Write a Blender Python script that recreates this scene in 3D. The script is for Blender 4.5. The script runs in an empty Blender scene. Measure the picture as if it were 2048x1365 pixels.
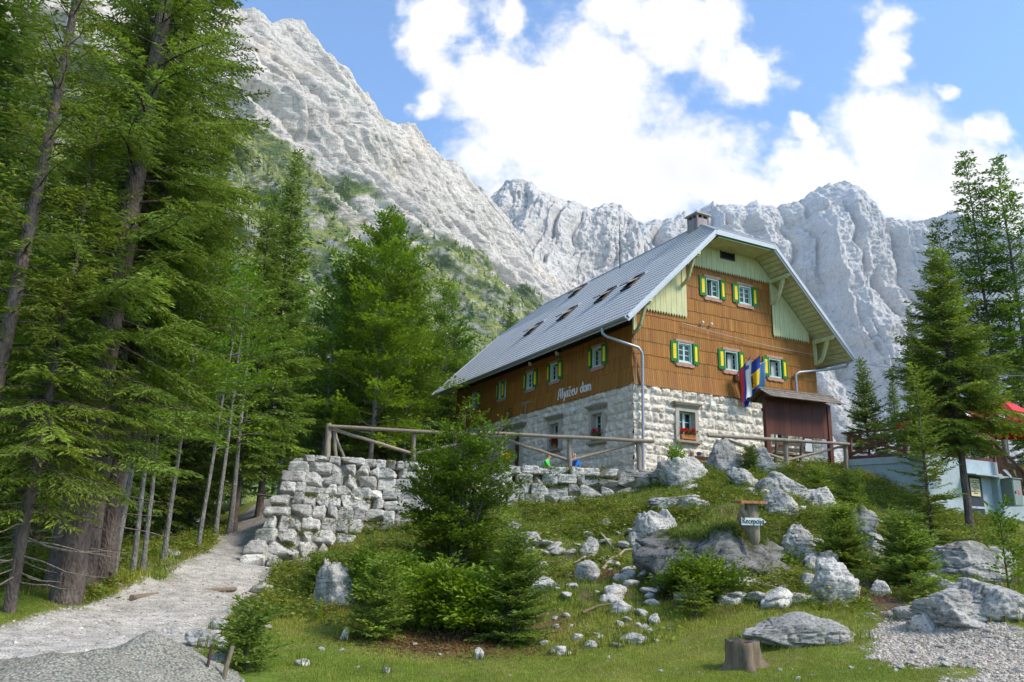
import bpy, math, random
import numpy as np
from mathutils import Matrix, Vector
SC = bpy.context.scene
COL = SC.collection
RD = math.radians

# ---------------------------------------------------------------- camera
FPX, PITCH, ROLL = 1544.54, 0.255, 0.0293
CAM = np.array([0.0, 0.0, 1.6])
_cp, _sp, _cr, _sr = math.cos(PITCH), math.sin(PITCH), math.cos(ROLL), math.sin(ROLL)
FWD = np.array([0, _cp, _sp]); _r = np.array([1.0, 0, 0]); _u = np.array([0, -_sp, _cp])
RGT = _cr * _r + _sr * _u
UPV = -_sr * _r + _cr * _u
cd = bpy.data.cameras.new('camera'); cam = bpy.data.objects.new('camera', cd); COL.objects.link(cam)
M = Matrix.Identity(4)
for i in range(3):
    M[i][0], M[i][1], M[i][2], M[i][3] = RGT[i], UPV[i], -FWD[i], CAM[i]
cam.matrix_world = M
cd.sensor_width = 36.0; cd.lens = FPX / 2048 * 36.0
cd.clip_start = 0.1; cd.clip_end = 60000
SC.camera = cam

# ---------------------------------------------------------------- sun, exposure
SUN_AZ, SUN_EL = RD(113), RD(45)          # compass azimuth (clockwise from +Y) and height
SUN_DIR = Vector((math.sin(SUN_AZ) * math.cos(SUN_EL), math.cos(SUN_AZ) * math.cos(SUN_EL), math.sin(SUN_EL)))
sl = bpy.data.lights.new('sun', 'SUN'); sl.energy = 2.4; sl.angle = RD(15); sl.color = (1, .92, .79)
so = bpy.data.objects.new('sun', sl); COL.objects.link(so)
so.rotation_euler = SUN_DIR.to_track_quat('Z', 'Y').to_euler()
SC.view_settings.view_transform = 'Standard'; SC.view_settings.look = 'None'
SC.view_settings.exposure = 1.12; SC.view_settings.gamma = 1.0
SC.view_settings.use_curve_mapping = False
SC.cycles.max_bounces = 6; SC.cycles.diffuse_bounces = 3; SC.cycles.glossy_bounces = 2
SC.cycles.transmission_bounces = 4; SC.cycles.transparent_max_bounces = 8
SC.cycles.use_adaptive_sampling = True; SC.cycles.adaptive_threshold = 0.015
SC.cycles.volume_bounces = 0


def ray(px, py):
    return FWD + (px - 1024) / FPX * RGT + (682.5 - py) / FPX * UPV


def pt(px, py, d):
    v = ray(px, py)
    return CAM + v * (d / v[1])


# ---------------------------------------------------------------- node helpers
class NT:
    def __init__(s, tree):
        s.t = tree; s.n = tree.nodes; s.l = tree.links

    def add(s, kind, **kw):
        n = s.n.new(kind)
        for k, v in kw.items():
            setattr(n, k, v)
        return n

    def put(s, sock, val):
        if hasattr(val, 'is_output') or isinstance(val, bpy.types.NodeSocket):
            s.l.new(val, sock)
        elif val is not None:
            sock.default_value = val

    def math(s, op, a, b=None, c=None, clamp=False):
        n = s.add('ShaderNodeMath', operation=op); n.use_clamp = clamp
        s.put(n.inputs[0], a)
        if b is not None: s.put(n.inputs[1], b)
        if c is not None: s.put(n.inputs[2], c)
        return n.outputs[0]

    def vmath(s, op, a, b=None, scale=None):
        n = s.add('ShaderNodeVectorMath', operation=op)
        s.put(n.inputs[0], a)
        if b is not None: s.put(n.inputs[1], b)
        if scale is not None: s.put(n.inputs[3], scale)
        return n.outputs[1] if op in ('LENGTH', 'DISTANCE', 'DOT_PRODUCT') else n.outputs[0]

    def noise(s, vec, scale, detail=3, rough=.55, dist=0.0):
        n = s.add('ShaderNodeTexNoise'); s.put(n.inputs['Vector'], vec)
        n.inputs['Scale'].default_value = scale; n.inputs['Detail'].default_value = detail
        n.inputs['Roughness'].default_value = rough; n.inputs['Distortion'].default_value = dist
        return n.outputs[0]

    def voro(s, vec, scale, feature='F1', rnd=1.0):
        n = s.add('ShaderNodeTexVoronoi'); n.feature = feature; s.put(n.inputs['Vector'], vec)
        n.inputs['Scale'].default_value = scale; n.inputs['Randomness'].default_value = rnd
        return n

    def ramp(s, fac, stops):
        n = s.add('ShaderNodeValToRGB'); s.put(n.inputs[0], fac); e = n.color_ramp.elements
        while len(e) < len(stops): e.new(.5)
        for k, (p, c) in enumerate(stops):
            e[k].position = p; e[k].color = (*c, 1) if not isinstance(c, (int, float)) else (c, c, c, 1)
        return n.outputs[0]

    def mix(s, fac, a, b, blend='MIX'):
        n = s.add('ShaderNodeMix', data_type='RGBA', blend_type=blend)
        s.put(n.inputs[0], fac)
        for q, v in ((6, a), (7, b)):
            s.put(n.inputs[q], (*v, 1) if isinstance(v, tuple) and len(v) == 3 else v)
        return n.outputs[2]

    def map(s, vec, scale=(1, 1, 1), rot=(0, 0, 0), loc=(0, 0, 0)):
        n = s.add('ShaderNodeMapping'); s.put(n.inputs[0], vec)
        n.inputs[1].default_value = loc; n.inputs[2].default_value = rot; n.inputs[3].default_value = scale
        return n.outputs[0]

    def attr(s, name='Col'):
        n = s.add('ShaderNodeAttribute'); n.attribute_name = name
        return n.outputs[0]

    def geo(s):
        return s.add('ShaderNodeNewGeometry')

    def pos(s):
        return s.geo().outputs['Position']

    def obj(s):
        return s.add('ShaderNodeTexCoord').outputs['Object']

    def bump(s, height, strength=.4, dist=.02):
        n = s.add('ShaderNodeBump'); n.inputs['Strength'].default_value = strength
        n.inputs['Distance'].default_value = dist; s.put(n.inputs['Height'], height)
        return n.outputs[0]


MATS = {}


def material(name, build):
    """build(nt, bsdf) sets up the Principled BSDF"""
    if name in MATS: return MATS[name]
    m = bpy.data.materials.new(name); m.use_nodes = True
    nt = NT(m.node_tree); b = nt.n['Principled BSDF']
    b.inputs['Specular IOR Level'].default_value = .3
    build(nt, b); MATS[name] = m
    return m


def setc(nt, b, col, rough=.7, metal=0.0, normal=None, spec=None):
    nt.put(b.inputs['Base Color'], (*col, 1) if isinstance(col, tuple) and len(col) == 3 else col)
    nt.put(b.inputs['Roughness'], rough); b.inputs['Metallic'].default_value = metal
    if normal is not None: nt.put(b.inputs['Normal'], normal)
    if spec is not None: b.inputs['Specular IOR Level'].default_value = spec


# ---------------------------------------------------------------- sky with clouds
def uvp(px, py):
    v = ray(px, py); return v[0] / v[1], v[2] / v[1]


w = bpy.data.worlds.new("World"); SC.world = w; w.use_nodes = True
nt = NT(w.node_tree); bg = nt.n['Background']
sky = nt.add('ShaderNodeTexSky', sky_type='NISHITA'); sky.sun_disc = False
sky.sun_elevation = SUN_EL; sky.sun_rotation = SUN_AZ; sky.altitude = 1000; sky.air_density = 1.0; sky.dust_density = .6; sky.ozone_density = 1.4
gen = nt.add('ShaderNodeTexCoord').outputs['Generated']
sep = nt.add('ShaderNodeSeparateXYZ'); nt.put(sep.inputs[0], gen)
yy = nt.math('MAXIMUM', sep.outputs[1], .08)
U = nt.math('DIVIDE', sep.outputs[0], yy); V = nt.math('DIVIDE', sep.outputs[2], yy)
cmb = nt.add('ShaderNodeCombineXYZ'); nt.put(cmb.inputs[0], U); nt.put(cmb.inputs[1], V)
uv = cmb.outputs[0]
# (pixel centre, half axes in pixels, tilt degrees, weight): the cloud banks seen above the ridges
CLOUDS = [(1130, 255, 235, 190, -10, 1), (1330, 345, 230, 120, -12, 1), (1000, 165, 120, 110, -30, .95), (1200, 160, 130, 100, -35, .9),
          (870, 50, 85, 85, -35, .62), (865, 140, 75, 110, 10, .4), (1000, 50, 60, 80, 10, .62), (1330, 55, 120, 85, 5, .95), (1250, 15, 110, 60, 0, .75), (1430, 60, 70, 110, 0, .6), (1180, 95, 80, 60, 0, .5),
          (1505, 150, 95, 62, 20, .9), (1790, 275, 130, 100, -5, 1), (1870, 350, 190, 120, -5, 1), (1650, 365, 150, 80, 0, .9), (1775, 60, 60, 85, -15, .72), (1768, 145, 65, 55, 0, .72),
          (1500, 400, 230, 80, 0, .9), (1990, 385, 130, 80, 0, 1), (1985, 270, 60, 50, 0, .55), (1885, 185, 40, 25, 0, .45), (850, 215, 34, 40, 0, .45), (960, 310, 60, 40, -20, .6), (1140, 400, 210, 90, 0, 1),
          (1600, 270, 50, 22, 0, .55)]
warp = nt.add('ShaderNodeTexNoise'); nt.put(warp.inputs['Vector'], uv); warp.inputs['Scale'].default_value = 11; warp.inputs['Detail'].default_value = 5
wv = nt.vmath('SUBTRACT', warp.outputs[1], (.5, .5, .5)); wv = nt.vmath('SCALE', wv, scale=.11)
uvw = nt.vmath('ADD', uv, wv)
acc = None
for (px, py, ax, ay, tilt, wt) in CLOUDS:
    u0, v0 = uvp(px, py); du = ax / FPX * 1.12; dv = ay / FPX * (1 + v0 * v0)
    m_ = nt.vmath('SUBTRACT', uvw, (u0, v0, 0))
    rt = nt.add('ShaderNodeVectorRotate', rotation_type='Z_AXIS'); nt.put(rt.inputs[0], m_); rt.inputs['Angle'].default_value = -RD(tilt)
    m_ = nt.vmath('MULTIPLY', rt.outputs[0], (1 / du, 1 / dv, 0))
    q = nt.math('SUBTRACT', 1.0, nt.vmath('LENGTH', m_))
    q = nt.math('MULTIPLY', q, 1.0); q = nt.math('ADD', q, (wt - 1) * .55)
    acc = q if acc is None else nt.math('SMOOTH_MAX', acc, q, .12)
n1 = nt.noise(uv, 8, 8, .62, .6); n2 = nt.noise(uv, 34, 6, .65)
dens = nt.math('ADD', acc, nt.math('MULTIPLY', nt.math('SUBTRACT', n1, .5), 1.55))
dens = nt.math('ADD', dens, nt.math('MULTIPLY', nt.math('SUBTRACT', n2, .5), .7))
mr = nt.add('ShaderNodeMapRange', interpolation_type='SMOOTHSTEP'); nt.put(mr.inputs[0], dens)
mr.inputs[1].default_value = -.20; mr.inputs[2].default_value = .44
mask = mr.outputs[0]
front = nt.math('GREATER_THAN', sep.outputs[1], .1)
# broken cloud over the rest of the sky, behind and beside the camera
nb = nt.noise(gen, 2.2, 6, .6)
back = nt.math('MULTIPLY', nt.math('SUBTRACT', nb, .52), 5, clamp=True)
mask = nt.math('ADD', nt.math('MULTIPLY', mask, front), nt.math('MULTIPLY', back, nt.math('SUBTRACT', 1.0, front)))
dk = nt.math('MULTIPLY', nt.math('SUBTRACT', nt.noise(uv, 6, 4, .55), .45), 1.2, clamp=True)
lum = nt.math('SUBTRACT', 4.75, nt.math('MULTIPLY', dk, 2.4))
ccol = nt.vmath('SCALE', (1.0, .98, .945), scale=lum)
skyc = nt.mix(1.0, sky.outputs[0], (.68, 1.0, 1.2), 'MULTIPLY')
skyc = nt.mix(.02, skyc, (7.0, 7.2, 7.4))
nt.put(bg.inputs[0], nt.mix(mask, skyc, ccol)); bg.inputs[1].default_value = .125

# ---------------------------------------------------------------- numpy noise
def _hash(ix, iy, iz, seed):
    h = (ix.astype(np.int64) * 374761393 + iy.astype(np.int64) * 668265263 + iz.astype(np.int64) * 2147483647 + seed * 974634777) & 0xFFFFFFFF
    h = ((h ^ (h >> 13)) * 1274126177) & 0xFFFFFFFF
    h = ((h ^ (h >> 16)) * 2246822519) & 0xFFFFFFFF
    return ((h ^ (h >> 15)) & 0xFFFFFF) / float(0xFFFFFF)


def vnoise(p, seed=0):
    """value noise in -1..1 at points p (N,3)"""
    i = np.floor(p); f = p - i; i = i.astype(np.int64)
    f = f * f * f * (f * (f * 6 - 15) + 10)
    out = 0
    for dx in (0, 1):
        wx = f[:, 0] if dx else 1 - f[:, 0]
        for dy in (0, 1):
            wy = f[:, 1] if dy else 1 - f[:, 1]
            for dz in (0, 1):
                wz = f[:, 2] if dz else 1 - f[:, 2]
                out = out + wx * wy * wz * _hash(i[:, 0] + dx, i[:, 1] + dy, i[:, 2] + dz, seed)
    return out * 2 - 1


def fbm(p, octv=4, seed=0, lac=2.03, gain=.5):
    a, s, t = 1.0, 0, 0
    p = np.asarray(p, float)
    for k in range(octv):
        s = s + a * vnoise(p, seed + k * 17); t += a; a *= gain; p = p * lac + 5.3
    return s / t


def ridged(p, octv=5, seed=0, lac=2.1, gain=.55):
    a, s, t = 1.0, 0, 0
    p = np.asarray(p, float)
    for k in range(octv):
        s = s + a * (1 - 2 * np.abs(vnoise(p, seed + k * 31))); t += a; a *= gain; p = p * lac + 3.7
    return s / t


def sstep(a, b, x):
    t = np.clip((x - a) / (b - a), 0, 1); return t * t * (3 - 2 * t)


# ---------------------------------------------------------------- mesh builder
class MB:
    def __init__(s):
        s.v = []; s.c = []; s.f = []; s.n = 0     # f: (faces array (K,3|4), material index array, smooth)

    def add(s, v, f, col=None, mi=0, smooth=False):
        v = np.asarray(v, float).reshape(-1, 3); f = np.asarray(f, np.int64)
        if len(v) == 0 or len(f) == 0: return s
        c = np.empty((len(v), 3)); c[:] = (.5, .5, .5) if col is None else col
        s.v.append(v); s.c.append(c)
        mi = np.full(len(f), mi) if np.isscalar(mi) else np.asarray(mi)
        s.f.append((f + s.n, mi, smooth)); s.n += len(v)
        return s

    def join(s, o, R=None, T=None):
        base = s.n
        for v, c in zip(o.v, o.c):
            q = v if R is None else v @ np.asarray(R).T
            s.v.append(q if T is None else q + np.asarray(T)); s.c.append(c)
        for f, mi, sm in o.f: s.f.append((f + base, mi, sm))
        s.n += o.n
        return s

    def box(s, c, size, rot=None, col=None, mi=0):
        h = np.array(size) / 2
        v = np.array([[x, y, z] for x in (-1, 1) for y in (-1, 1) for z in (-1, 1)]) * h
        if rot is not None: v = v @ np.asarray(rot).T
        return s.add(v + np.array(c), [[0, 1, 3, 2], [4, 6, 7, 5], [0, 4, 5, 1], [2, 3, 7, 6], [0, 2, 6, 4], [1, 5, 7, 3]], col, mi)

    def beam(s, a, b, wd, ht, up=(0, 0, 1), col=None, mi=0):
        a = np.array(a, float); b = np.array(b, float); y = b - a; L = np.linalg.norm(y); y /= L
        x = np.cross(y, up); x /= np.linalg.norm(x); z = np.cross(x, y)
        return s.box((a + b) / 2, (wd, L, ht), np.array([x, y, z]).T, col, mi)

    def tube(s, pts, rad, n=8, cap=True, col=None, mi=0, smooth=True):
        pts = np.asarray(pts, float); k = len(pts); rad = np.full(k, rad) if np.isscalar(rad) else np.asarray(rad, float)
        t = np.gradient(pts, axis=0); t /= np.linalg.norm(t, axis=1)[:, None] + 1e-12
        ref = np.array([0, 0, 1.0]) if abs(t[0, 2]) < .9 else np.array([1.0, 0, 0])
        vs = []
        for i in range(k):
            x = np.cross(ref, t[i]); x /= np.linalg.norm(x) + 1e-12; y = np.cross(t[i], x); ref = np.cross(t[i], np.cross(ref, t[i])) + 1e-9
            ref /= np.linalg.norm(ref)
            a = np.arange(n) * 2 * np.pi / n
            vs.append(pts[i] + rad[i] * (np.cos(a)[:, None] * x + np.sin(a)[:, None] * y))
        v = np.concatenate(vs)
        i, j = np.meshgrid(np.arange(k - 1), np.arange(n), indexing='ij'); i = i.ravel(); j = j.ravel(); j2 = (j + 1) % n
        s.add(v, np.stack([i * n + j, i * n + j2, (i + 1) * n + j2, (i + 1) * n + j], 1), col, mi, smooth)
        if cap:
            for ring, rev in ((0, True), (k - 1, False)):
                vv = np.concatenate([v[ring * n:(ring + 1) * n], pts[ring][None]])
                fs = [[q, (q + 1) % n, n] if not rev else [(q + 1) % n, q, n] for q in range(n)]
                s.add(vv, fs, col, mi, False)
        return s

    def grid(s, P, col=None, mi=0, smooth=True, keep=None):
        """P (a,b,3) points"""
        a, b = P.shape[:2]
        i, j = np.meshgrid(np.arange(a - 1), np.arange(b - 1), indexing='ij')
        f = np.stack([i * b + j, (i + 1) * b + j, (i + 1) * b + j + 1, i * b + j + 1], -1).reshape(-1, 4)
        if keep is not None: f = f[keep.ravel()]
        return s.add(P.reshape(-1, 3), f, None if col is None else np.asarray(col).reshape(-1, 3) if np.ndim(col) > 1 else col, mi, smooth)

    def prism(s, poly, axis_vec, col=None, mi=0):
        """polygon (N,3) extruded along axis_vec (convex or mild polygons, fan-free n-gon built as strip via triangulation from centroid)"""
        p = np.asarray(poly, float); n = len(p); q = p + np.asarray(axis_vec)
        v = np.concatenate([p, q, p.mean(0)[None], q.mean(0)[None]])
        for k in range(n):
            k2 = (k + 1) % n
            s_f = [[k, k2, 2 * n], [n + k2, n + k, 2 * n + 1]]
            s.add(v, s_f, col, mi) if False else None
        side = [[k, n + k, n + (k + 1) % n, (k + 1) % n] for k in range(n)]
        s.add(v, side, col, mi)
        s.add(v, [[k, (k + 1) % n, 2 * n] for k in range(n)] + [[n + (k + 1) % n, n + k, 2 * n + 1] for k in range(n)], col, mi)
        return s

    def build(s, name, mats, parent=None, loc=None, rotz=0.0):
        me = bpy.data.meshes.new(name)
        v = np.concatenate(s.v); c = np.concatenate(s.c)
        me.vertices.add(len(v)); me.vertices.foreach_set('co', v.astype(np.float32).ravel())
        li, st, mi, sm, pos = [], [], [], [], 0
        for f, m, smooth in s.f:
            k = f.shape[1]; li.append(f.ravel()); st.append(pos + np.arange(len(f)) * k); pos += f.size
            mi.append(m); sm.append(np.full(len(f), smooth))
        li = np.concatenate(li).astype(np.int32); st = np.concatenate(st).astype(np.int32)
        me.loops.add(len(li)); me.loops.foreach_set('vertex_index', li)
        me.polygons.add(len(st)); me.polygons.foreach_set('loop_start', st)
        me.polygons.foreach_set('material_index', np.concatenate(mi).astype(np.int32))
        me.polygons.foreach_set('use_smooth', np.concatenate(sm).astype(bool))
        at = me.color_attributes.new('Col', 'FLOAT_COLOR', 'POINT')
        at.data.foreach_set('color', np.concatenate([c, np.ones((len(c), 1))], 1).astype(np.float32).ravel())
        me.update(calc_edges=True); me.validate()
        for m in (mats if isinstance(mats, (list, tuple)) else [mats]): me.materials.append(m)
        o = bpy.data.objects.new(name, me); COL.objects.link(o)
        if parent is not None: o.parent = parent
        if loc is not None: o.location = loc
        o.rotation_euler = (0, 0, rotz)
        return o


def tag(o, label=None, cat=None, group=None, kind=None):
    if label: o['label'] = label
    if cat: o['category'] = cat
    if group: o['group'] = group
    if kind: o['kind'] = kind
    return o


def thing(name, label, cat, loc=(0, 0, 0), rotz=0.0, group=None):
    o = bpy.data.objects.new(name, None); COL.objects.link(o)
    o.empty_display_size = .2; o.location = tuple(float(q) for q in loc); o.rotation_euler = (0, 0, rotz)
    return tag(o, label, cat, group)


def copy_tree(o, parent=None):
    c = o.copy(); COL.objects.link(c)
    if parent is not None: c.parent = parent
    for ch in list(o.children): copy_tree(ch, c)
    return c


def rotm(rx=0, ry=0, rz=0):
    return np.array(Matrix.Rotation(rz, 3, 'Z') @ Matrix.Rotation(ry, 3, 'Y') @ Matrix.Rotation(rx, 3, 'X'))
def m_attr0(name):
    return material(name, lambda nt, b: setc(nt, b, nt.attr(), .9, spec=.05))


# ================================================================= terrain
def tps(pts, reg=1e-3):
    P = np.asarray(pts, float); X, z = P[:, :2], P[:, 2]; n = len(P)
    def k(d2): return d2 * np.log(d2 + 1e-9) * .5
    K = k(((X[:, None] - X[None]) ** 2).sum(-1)) + reg * np.eye(n)
    A = np.zeros((n + 3, n + 3)); A[:n, :n] = K; A[:n, n] = 1; A[:n, n + 1:] = X; A[n, :n] = 1; A[n + 1:, :n] = X.T
    sol = np.linalg.solve(A, np.r_[z, 0, 0, 0])
    def f(x, y):
        x = np.asarray(x, float); y = np.asarray(y, float); sh = x.shape; q = np.stack([x.ravel(), y.ravel()], 1); out = np.empty(len(q))
        for a in range(0, len(q), 40000):
            b = q[a:a + 40000]
            out[a:a + 40000] = k(((b[:, None] - X[None]) ** 2).sum(-1)) @ sol[:n] + sol[n] + b @ sol[n + 1:]
        return out.reshape(sh)
    return f


PATH = [pt(-260, 1420, 6.5), pt(60, 1330, 9), pt(240, 1262, 11.6), pt(400, 1180, 15.5), pt(470, 1128, 20), pt(500, 1085, 23.5), pt(516, 1052, 27), np.array([-9.6, 31, 2.6]), np.array([-9.8, 38, 3.6])]
CTRL = PATH + [np.array(q, float) for q in (
    (-3, 6, .05), (0, 6, .05), (4, 6, .1), (9, 6, .2), (-2, 8.5, .05), (2, 9, .08), (6, 8.5, .16), (0, 11.5, .12), (3.2, 11, .16), (8, 9, .25), (11, 9, .35), (-14, 6, .2), (-20, 10, .2), (15, 6, .5), (20, 12, 1.2), (0, -8, 0), (-15, -8, 0), (15, -8, .3),
    (12, 14, 1.0), (16, 17, 1.5), (20, 22, 2.3), (16.5, 25.5, 2.2), (14, 24.2, 2.3), (25, 30, 2.4), (-30, 20, -.3), (-40, 40, 0), (-18, 30, .2), (-13.5, 30, .9), (-16, 45, 1.5), (-30, 60, 2), (-12, 52, 4), (0, 55, 4.4), (12, 55, 5.6), (30, 50, 6), (40, 30, 3), (-8.3, 24, 1.5))]
CTRL += [pt(*q) for q in (
    (900, 1170, 17), (720, 1245, 12.8), (560, 1135, 21.5), (500, 1195, 17.3), (470, 1245, 12.8), (330, 1300, 10.3), (1465, 1165, 14.5), (1350, 1150, 16), (1250, 1160, 16.5), (1200, 1085, 20), (1250, 1022, 23.6), (1100, 1028, 24),
    (1000, 1080, 20.5), (850, 1075, 22.5), (700, 1105, 22), (1560, 1010, 19.5), (1470, 992, 21.5), (1390, 985, 23), (1650, 1000, 22), (1750, 1005, 23.5), (1850, 1075, 21), (1700, 1105, 17.5), (1820, 1185, 15), (1680, 1205, 13.3), (1980, 1240, 11.2), (1900, 1300, 10.6), (2048, 1350, 9), (1780, 1252, 12),
    (1560, 1270, 11.8), (1150, 1230, 13.6), (1270, 1285, 12.2), (1040, 1292, 12), (800, 1290, 11.8), (620, 1300, 11),
    (1450, 945, 27), (1570, 938, 27.3), (1640, 955, 27.5), (1697, 936, 28), (1780, 985, 25.5), (1360, 950, 26.2), (1380, 935, 27.5),
    (150, 1212, 12.9), (330, 1122, 18.5), (430, 1083, 23.2), (480, 1062, 26.5), (30, 1212, 12), (60, 1150, 28), (300, 1132, 29), (230, 1180, 14.5), (1960, 1090, 21), (2048, 1090, 19))]
CTRL = np.array(CTRL)
H_front = tps(CTRL)
H_terr = tps(np.array([(-7, 25, 3.84), (-3, 25.3, 3.84), (1, 25.6, 3.84), (4, 26, 3.9), (5.4, 26, 3.95), (-7, 33, 3.85), (-3, 36, 3.9), (2, 29, 3.82), (1, 32, 3.85), (4.8, 30.5, 4.1), (6.5, 29, 4.25), (-6, 45, 4), (5.3, 32, 4.4), (9, 34.2, 4.75), (15, 37.2, 5.32), (10, 31, 4.7), (13, 32, 4.9), (8, 27.3, 4.3), (20, 40, 5.5), (-8, 52, 4.4), (8, 55, 5)]))
WALL_X0, WALL_X1 = -6.85, 5.42


def wall_y(x):
    return 25.0 + (np.asarray(x, float) + 6.69) * (1.0 / 12.0)


def far_h(x, y):
    r = np.hypot(x, y)
    g = 4 + .012 * np.maximum(r - 60, 0) + 6 * fbm(np.stack([np.ravel(x) / 90, np.ravel(y) / 90, np.zeros(np.size(x))], 1), 3, 5).reshape(np.shape(x)) * sstep(60, 160, r)
    return np.where(y < -5, .2 + 0 * g, g)


def height(x, y, rough=True):
    x = np.asarray(x, float); y = np.asarray(y, float)
    hf = H_front(x, y); ht = H_terr(x, y)
    k = sstep(WALL_X0 - .1, WALL_X0 + .25, x) * (y > wall_y(x) + .12) * (1 - sstep(5.2, 9.5, x) * (1 - sstep(28.5, 30.5, y)))
    k = k * (1 - sstep(44, 52, y))
    h = hf * (1 - k) + ht * k
    m = sstep(34, 60, np.maximum(np.abs(x) * 1.35, np.abs(y - 10)))
    h = h * (1 - m) + far_h(x, y) * m
    if rough:
        p = np.stack([x.ravel(), y.ravel(), 0 * x.ravel()], 1)
        slope = sstep(11.5, 15, y - .12 * np.abs(x - 1)) * (1 - k) * (1 - m)
        n = fbm(p * .9, 4, 3).reshape(x.shape) * .2 + fbm(p * 4, 3, 8).reshape(x.shape) * .05
        h = h + n * (.12 + .9 * slope * (1 - path_mask(x, y)))
    return h


def poly_dist(x, y, line):
    d = np.full(np.shape(x), 1e9); t_at = np.zeros(np.shape(x))
    for k in range(len(line) - 1):
        a = np.array(line[k][:2]); b = np.array(line[k + 1][:2]); ab = b - a
        t = np.clip(((x - a[0]) * ab[0] + (y - a[1]) * ab[1]) / (ab @ ab), 0, 1)
        q = np.hypot(x - a[0] - t * ab[0], y - a[1] - t * ab[1]); t_at = np.where(q < d, k + t, t_at); d = np.minimum(d, q)
    return d, t_at


def path_mask(x, y):
    d, t = poly_dist(x, y, PATH)
    wd = np.interp(t, [0, 1, 2, 3, 4, 5, 6, 8], [2.1, 1.5, 1.12, .98, .9, .9, .9, .9])
    return 1 - sstep(wd - .12, wd + .22, d)


PATH2 = [pt(2250, 1390, 8), pt(2060, 1325, 9.6), pt(1930, 1285, 10.6), pt(1850, 1262, 11.5), pt(1810, 1236, 12.4)]
FOOT = [pt(1810, 1236, 12.4), pt(1770, 1200, 13.6), pt(1740, 1170, 15)]


def path2_mask(x, y):
    d, t = poly_dist(x, y, PATH2)
    p = np.stack([np.ravel(x), np.ravel(y), 0 * np.ravel(x)], 1)
    n = fbm(p * 1.3, 3, 21).reshape(np.shape(x)) * .55 + fbm(p * 5, 3, 22).reshape(np.shape(x)) * .35
    return 1 - sstep(-.15, .25, d - np.interp(t, [0, 1, 2, 3, 4], [1.3, 1.1, .85, .6, .3]) + n)


def ground(px, py, dmin=7.0, dmax=60):
    """where the ray through a photo pixel meets the ground"""
    v = ray(px, py); d = np.linspace(dmin, dmax, 1400); q = CAM[None] + v[None] * (d / v[1])[:, None]
    below = np.nonzero(q[:, 2] < height(q[:, 0], q[:, 1]))[0]
    k = below[0] if len(below) else len(d) - 1
    return q[k]


def gz(x, y):
    return float(height(np.array([x]), np.array([y]))[0])


CREEK = [np.array([-70, 26]), np.array([-34, 29.5]), np.array([-18, 31]), np.array([-14.5, 36]), np.array([-17, 60])]


def ground_colour(x, y, z):
    p = np.stack([x, y, 0 * x], 1)
    n1 = fbm(p * .55, 4, 40); n2 = fbm(p * 2.6, 4, 41); n3 = fbm(p * 9, 2, 42)
    grass = np.array([.145, .17, .03]); lush = np.array([.12, .17, .026]); dry = np.array([.19, .165, .06]); soil = np.array([.075, .05, .032]); gravel = np.array([.53, .48, .42]); moss = np.array([.075, .075, .015])
    c = grass + (lush - grass) * sstep(-.2, .4, n1)[:, None]
    c = c + (dry - c) * (sstep(.05, .45, n2) * .55)[:, None]
    slope = sstep(11.8, 13.5, y - .1 * np.abs(x - 1)) * (y < 34)
    wear = np.exp(-((x - 2.6) / 2.3) ** 2 - ((y - 15.8) / 3.2) ** 2)
    lit = slope * sstep(.02, .3, n2 + .4 * n3 - .14 + .2 * wear)
    c = c + (soil - c) * (lit * .75)[:, None]
    c = c + (moss - c) * (slope * sstep(.1, .4, n1) * .6)[:, None]
    # leaf litter below the bushes
    for (qx, qy, r) in ((-.8, 12.2, 1.5), (3.0, 14.3, .8), (2.1, 16.6, .9), (5.9, 14.0, .9), (.6, 13.2, .7)):
        w_ = (1 - sstep(r * .4, r * 1.3, np.hypot((x - qx), (y - qy) * 1.1) + .5 * n2)) * .85
        c = c + (np.array([.13, .075, .04]) - c) * w_[:, None]
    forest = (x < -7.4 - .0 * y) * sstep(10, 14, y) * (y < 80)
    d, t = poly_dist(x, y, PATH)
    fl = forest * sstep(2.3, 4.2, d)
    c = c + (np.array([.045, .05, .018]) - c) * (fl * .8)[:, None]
    dc, _ = poly_dist(x, y, CREEK)
    cm = (1 - sstep(2.2, 3.6, dc + n2)) * (x < -10)
    c = c + (np.array([.52, .5, .46]) - c) * cm[:, None]
    pm = path_mask(x + .35 * n2, y + .35 * n2)
    gcol = gravel * (1 + .22 * n2 + .18 * n3)[:, None]
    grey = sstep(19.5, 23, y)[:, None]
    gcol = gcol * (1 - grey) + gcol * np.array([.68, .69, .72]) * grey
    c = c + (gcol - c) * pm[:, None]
    p2 = path2_mask(x, y)
    c = c + (np.array([.57, .51, .44]) * (1 + .2 * n3)[:, None] - c) * p2[:, None]
    df, _ = poly_dist(x, y, FOOT)
    c = c + (np.array([.1, .062, .045]) - c) * ((1 - sstep(.2, .5, df + .3 * n2)) * .9)[:, None]
    ter = (x > WALL_X0) * (y > wall_y(x) + .1) * (y < 40) * (x < 5.5 + .4 * (y - 26))
    c = c + (np.array([.3, .28, .24]) - c) * (ter * .7)[:, None]
    far = sstep(45, 70, np.maximum(np.abs(x), y))
    c = c + (np.array([.05, .07, .02]) - c) * far[:, None]
    return np.clip(c * (1 + .25 * n3)[:, None], .004, .9), pm, p2, cm


def spread(lo, hi, step, outer, k=26):
    core = np.arange(lo, hi + step / 2, step)
    g = np.geomspace(step * 3, outer, k)
    return np.r_[(lo - g)[::-1], core, hi + g]


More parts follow.
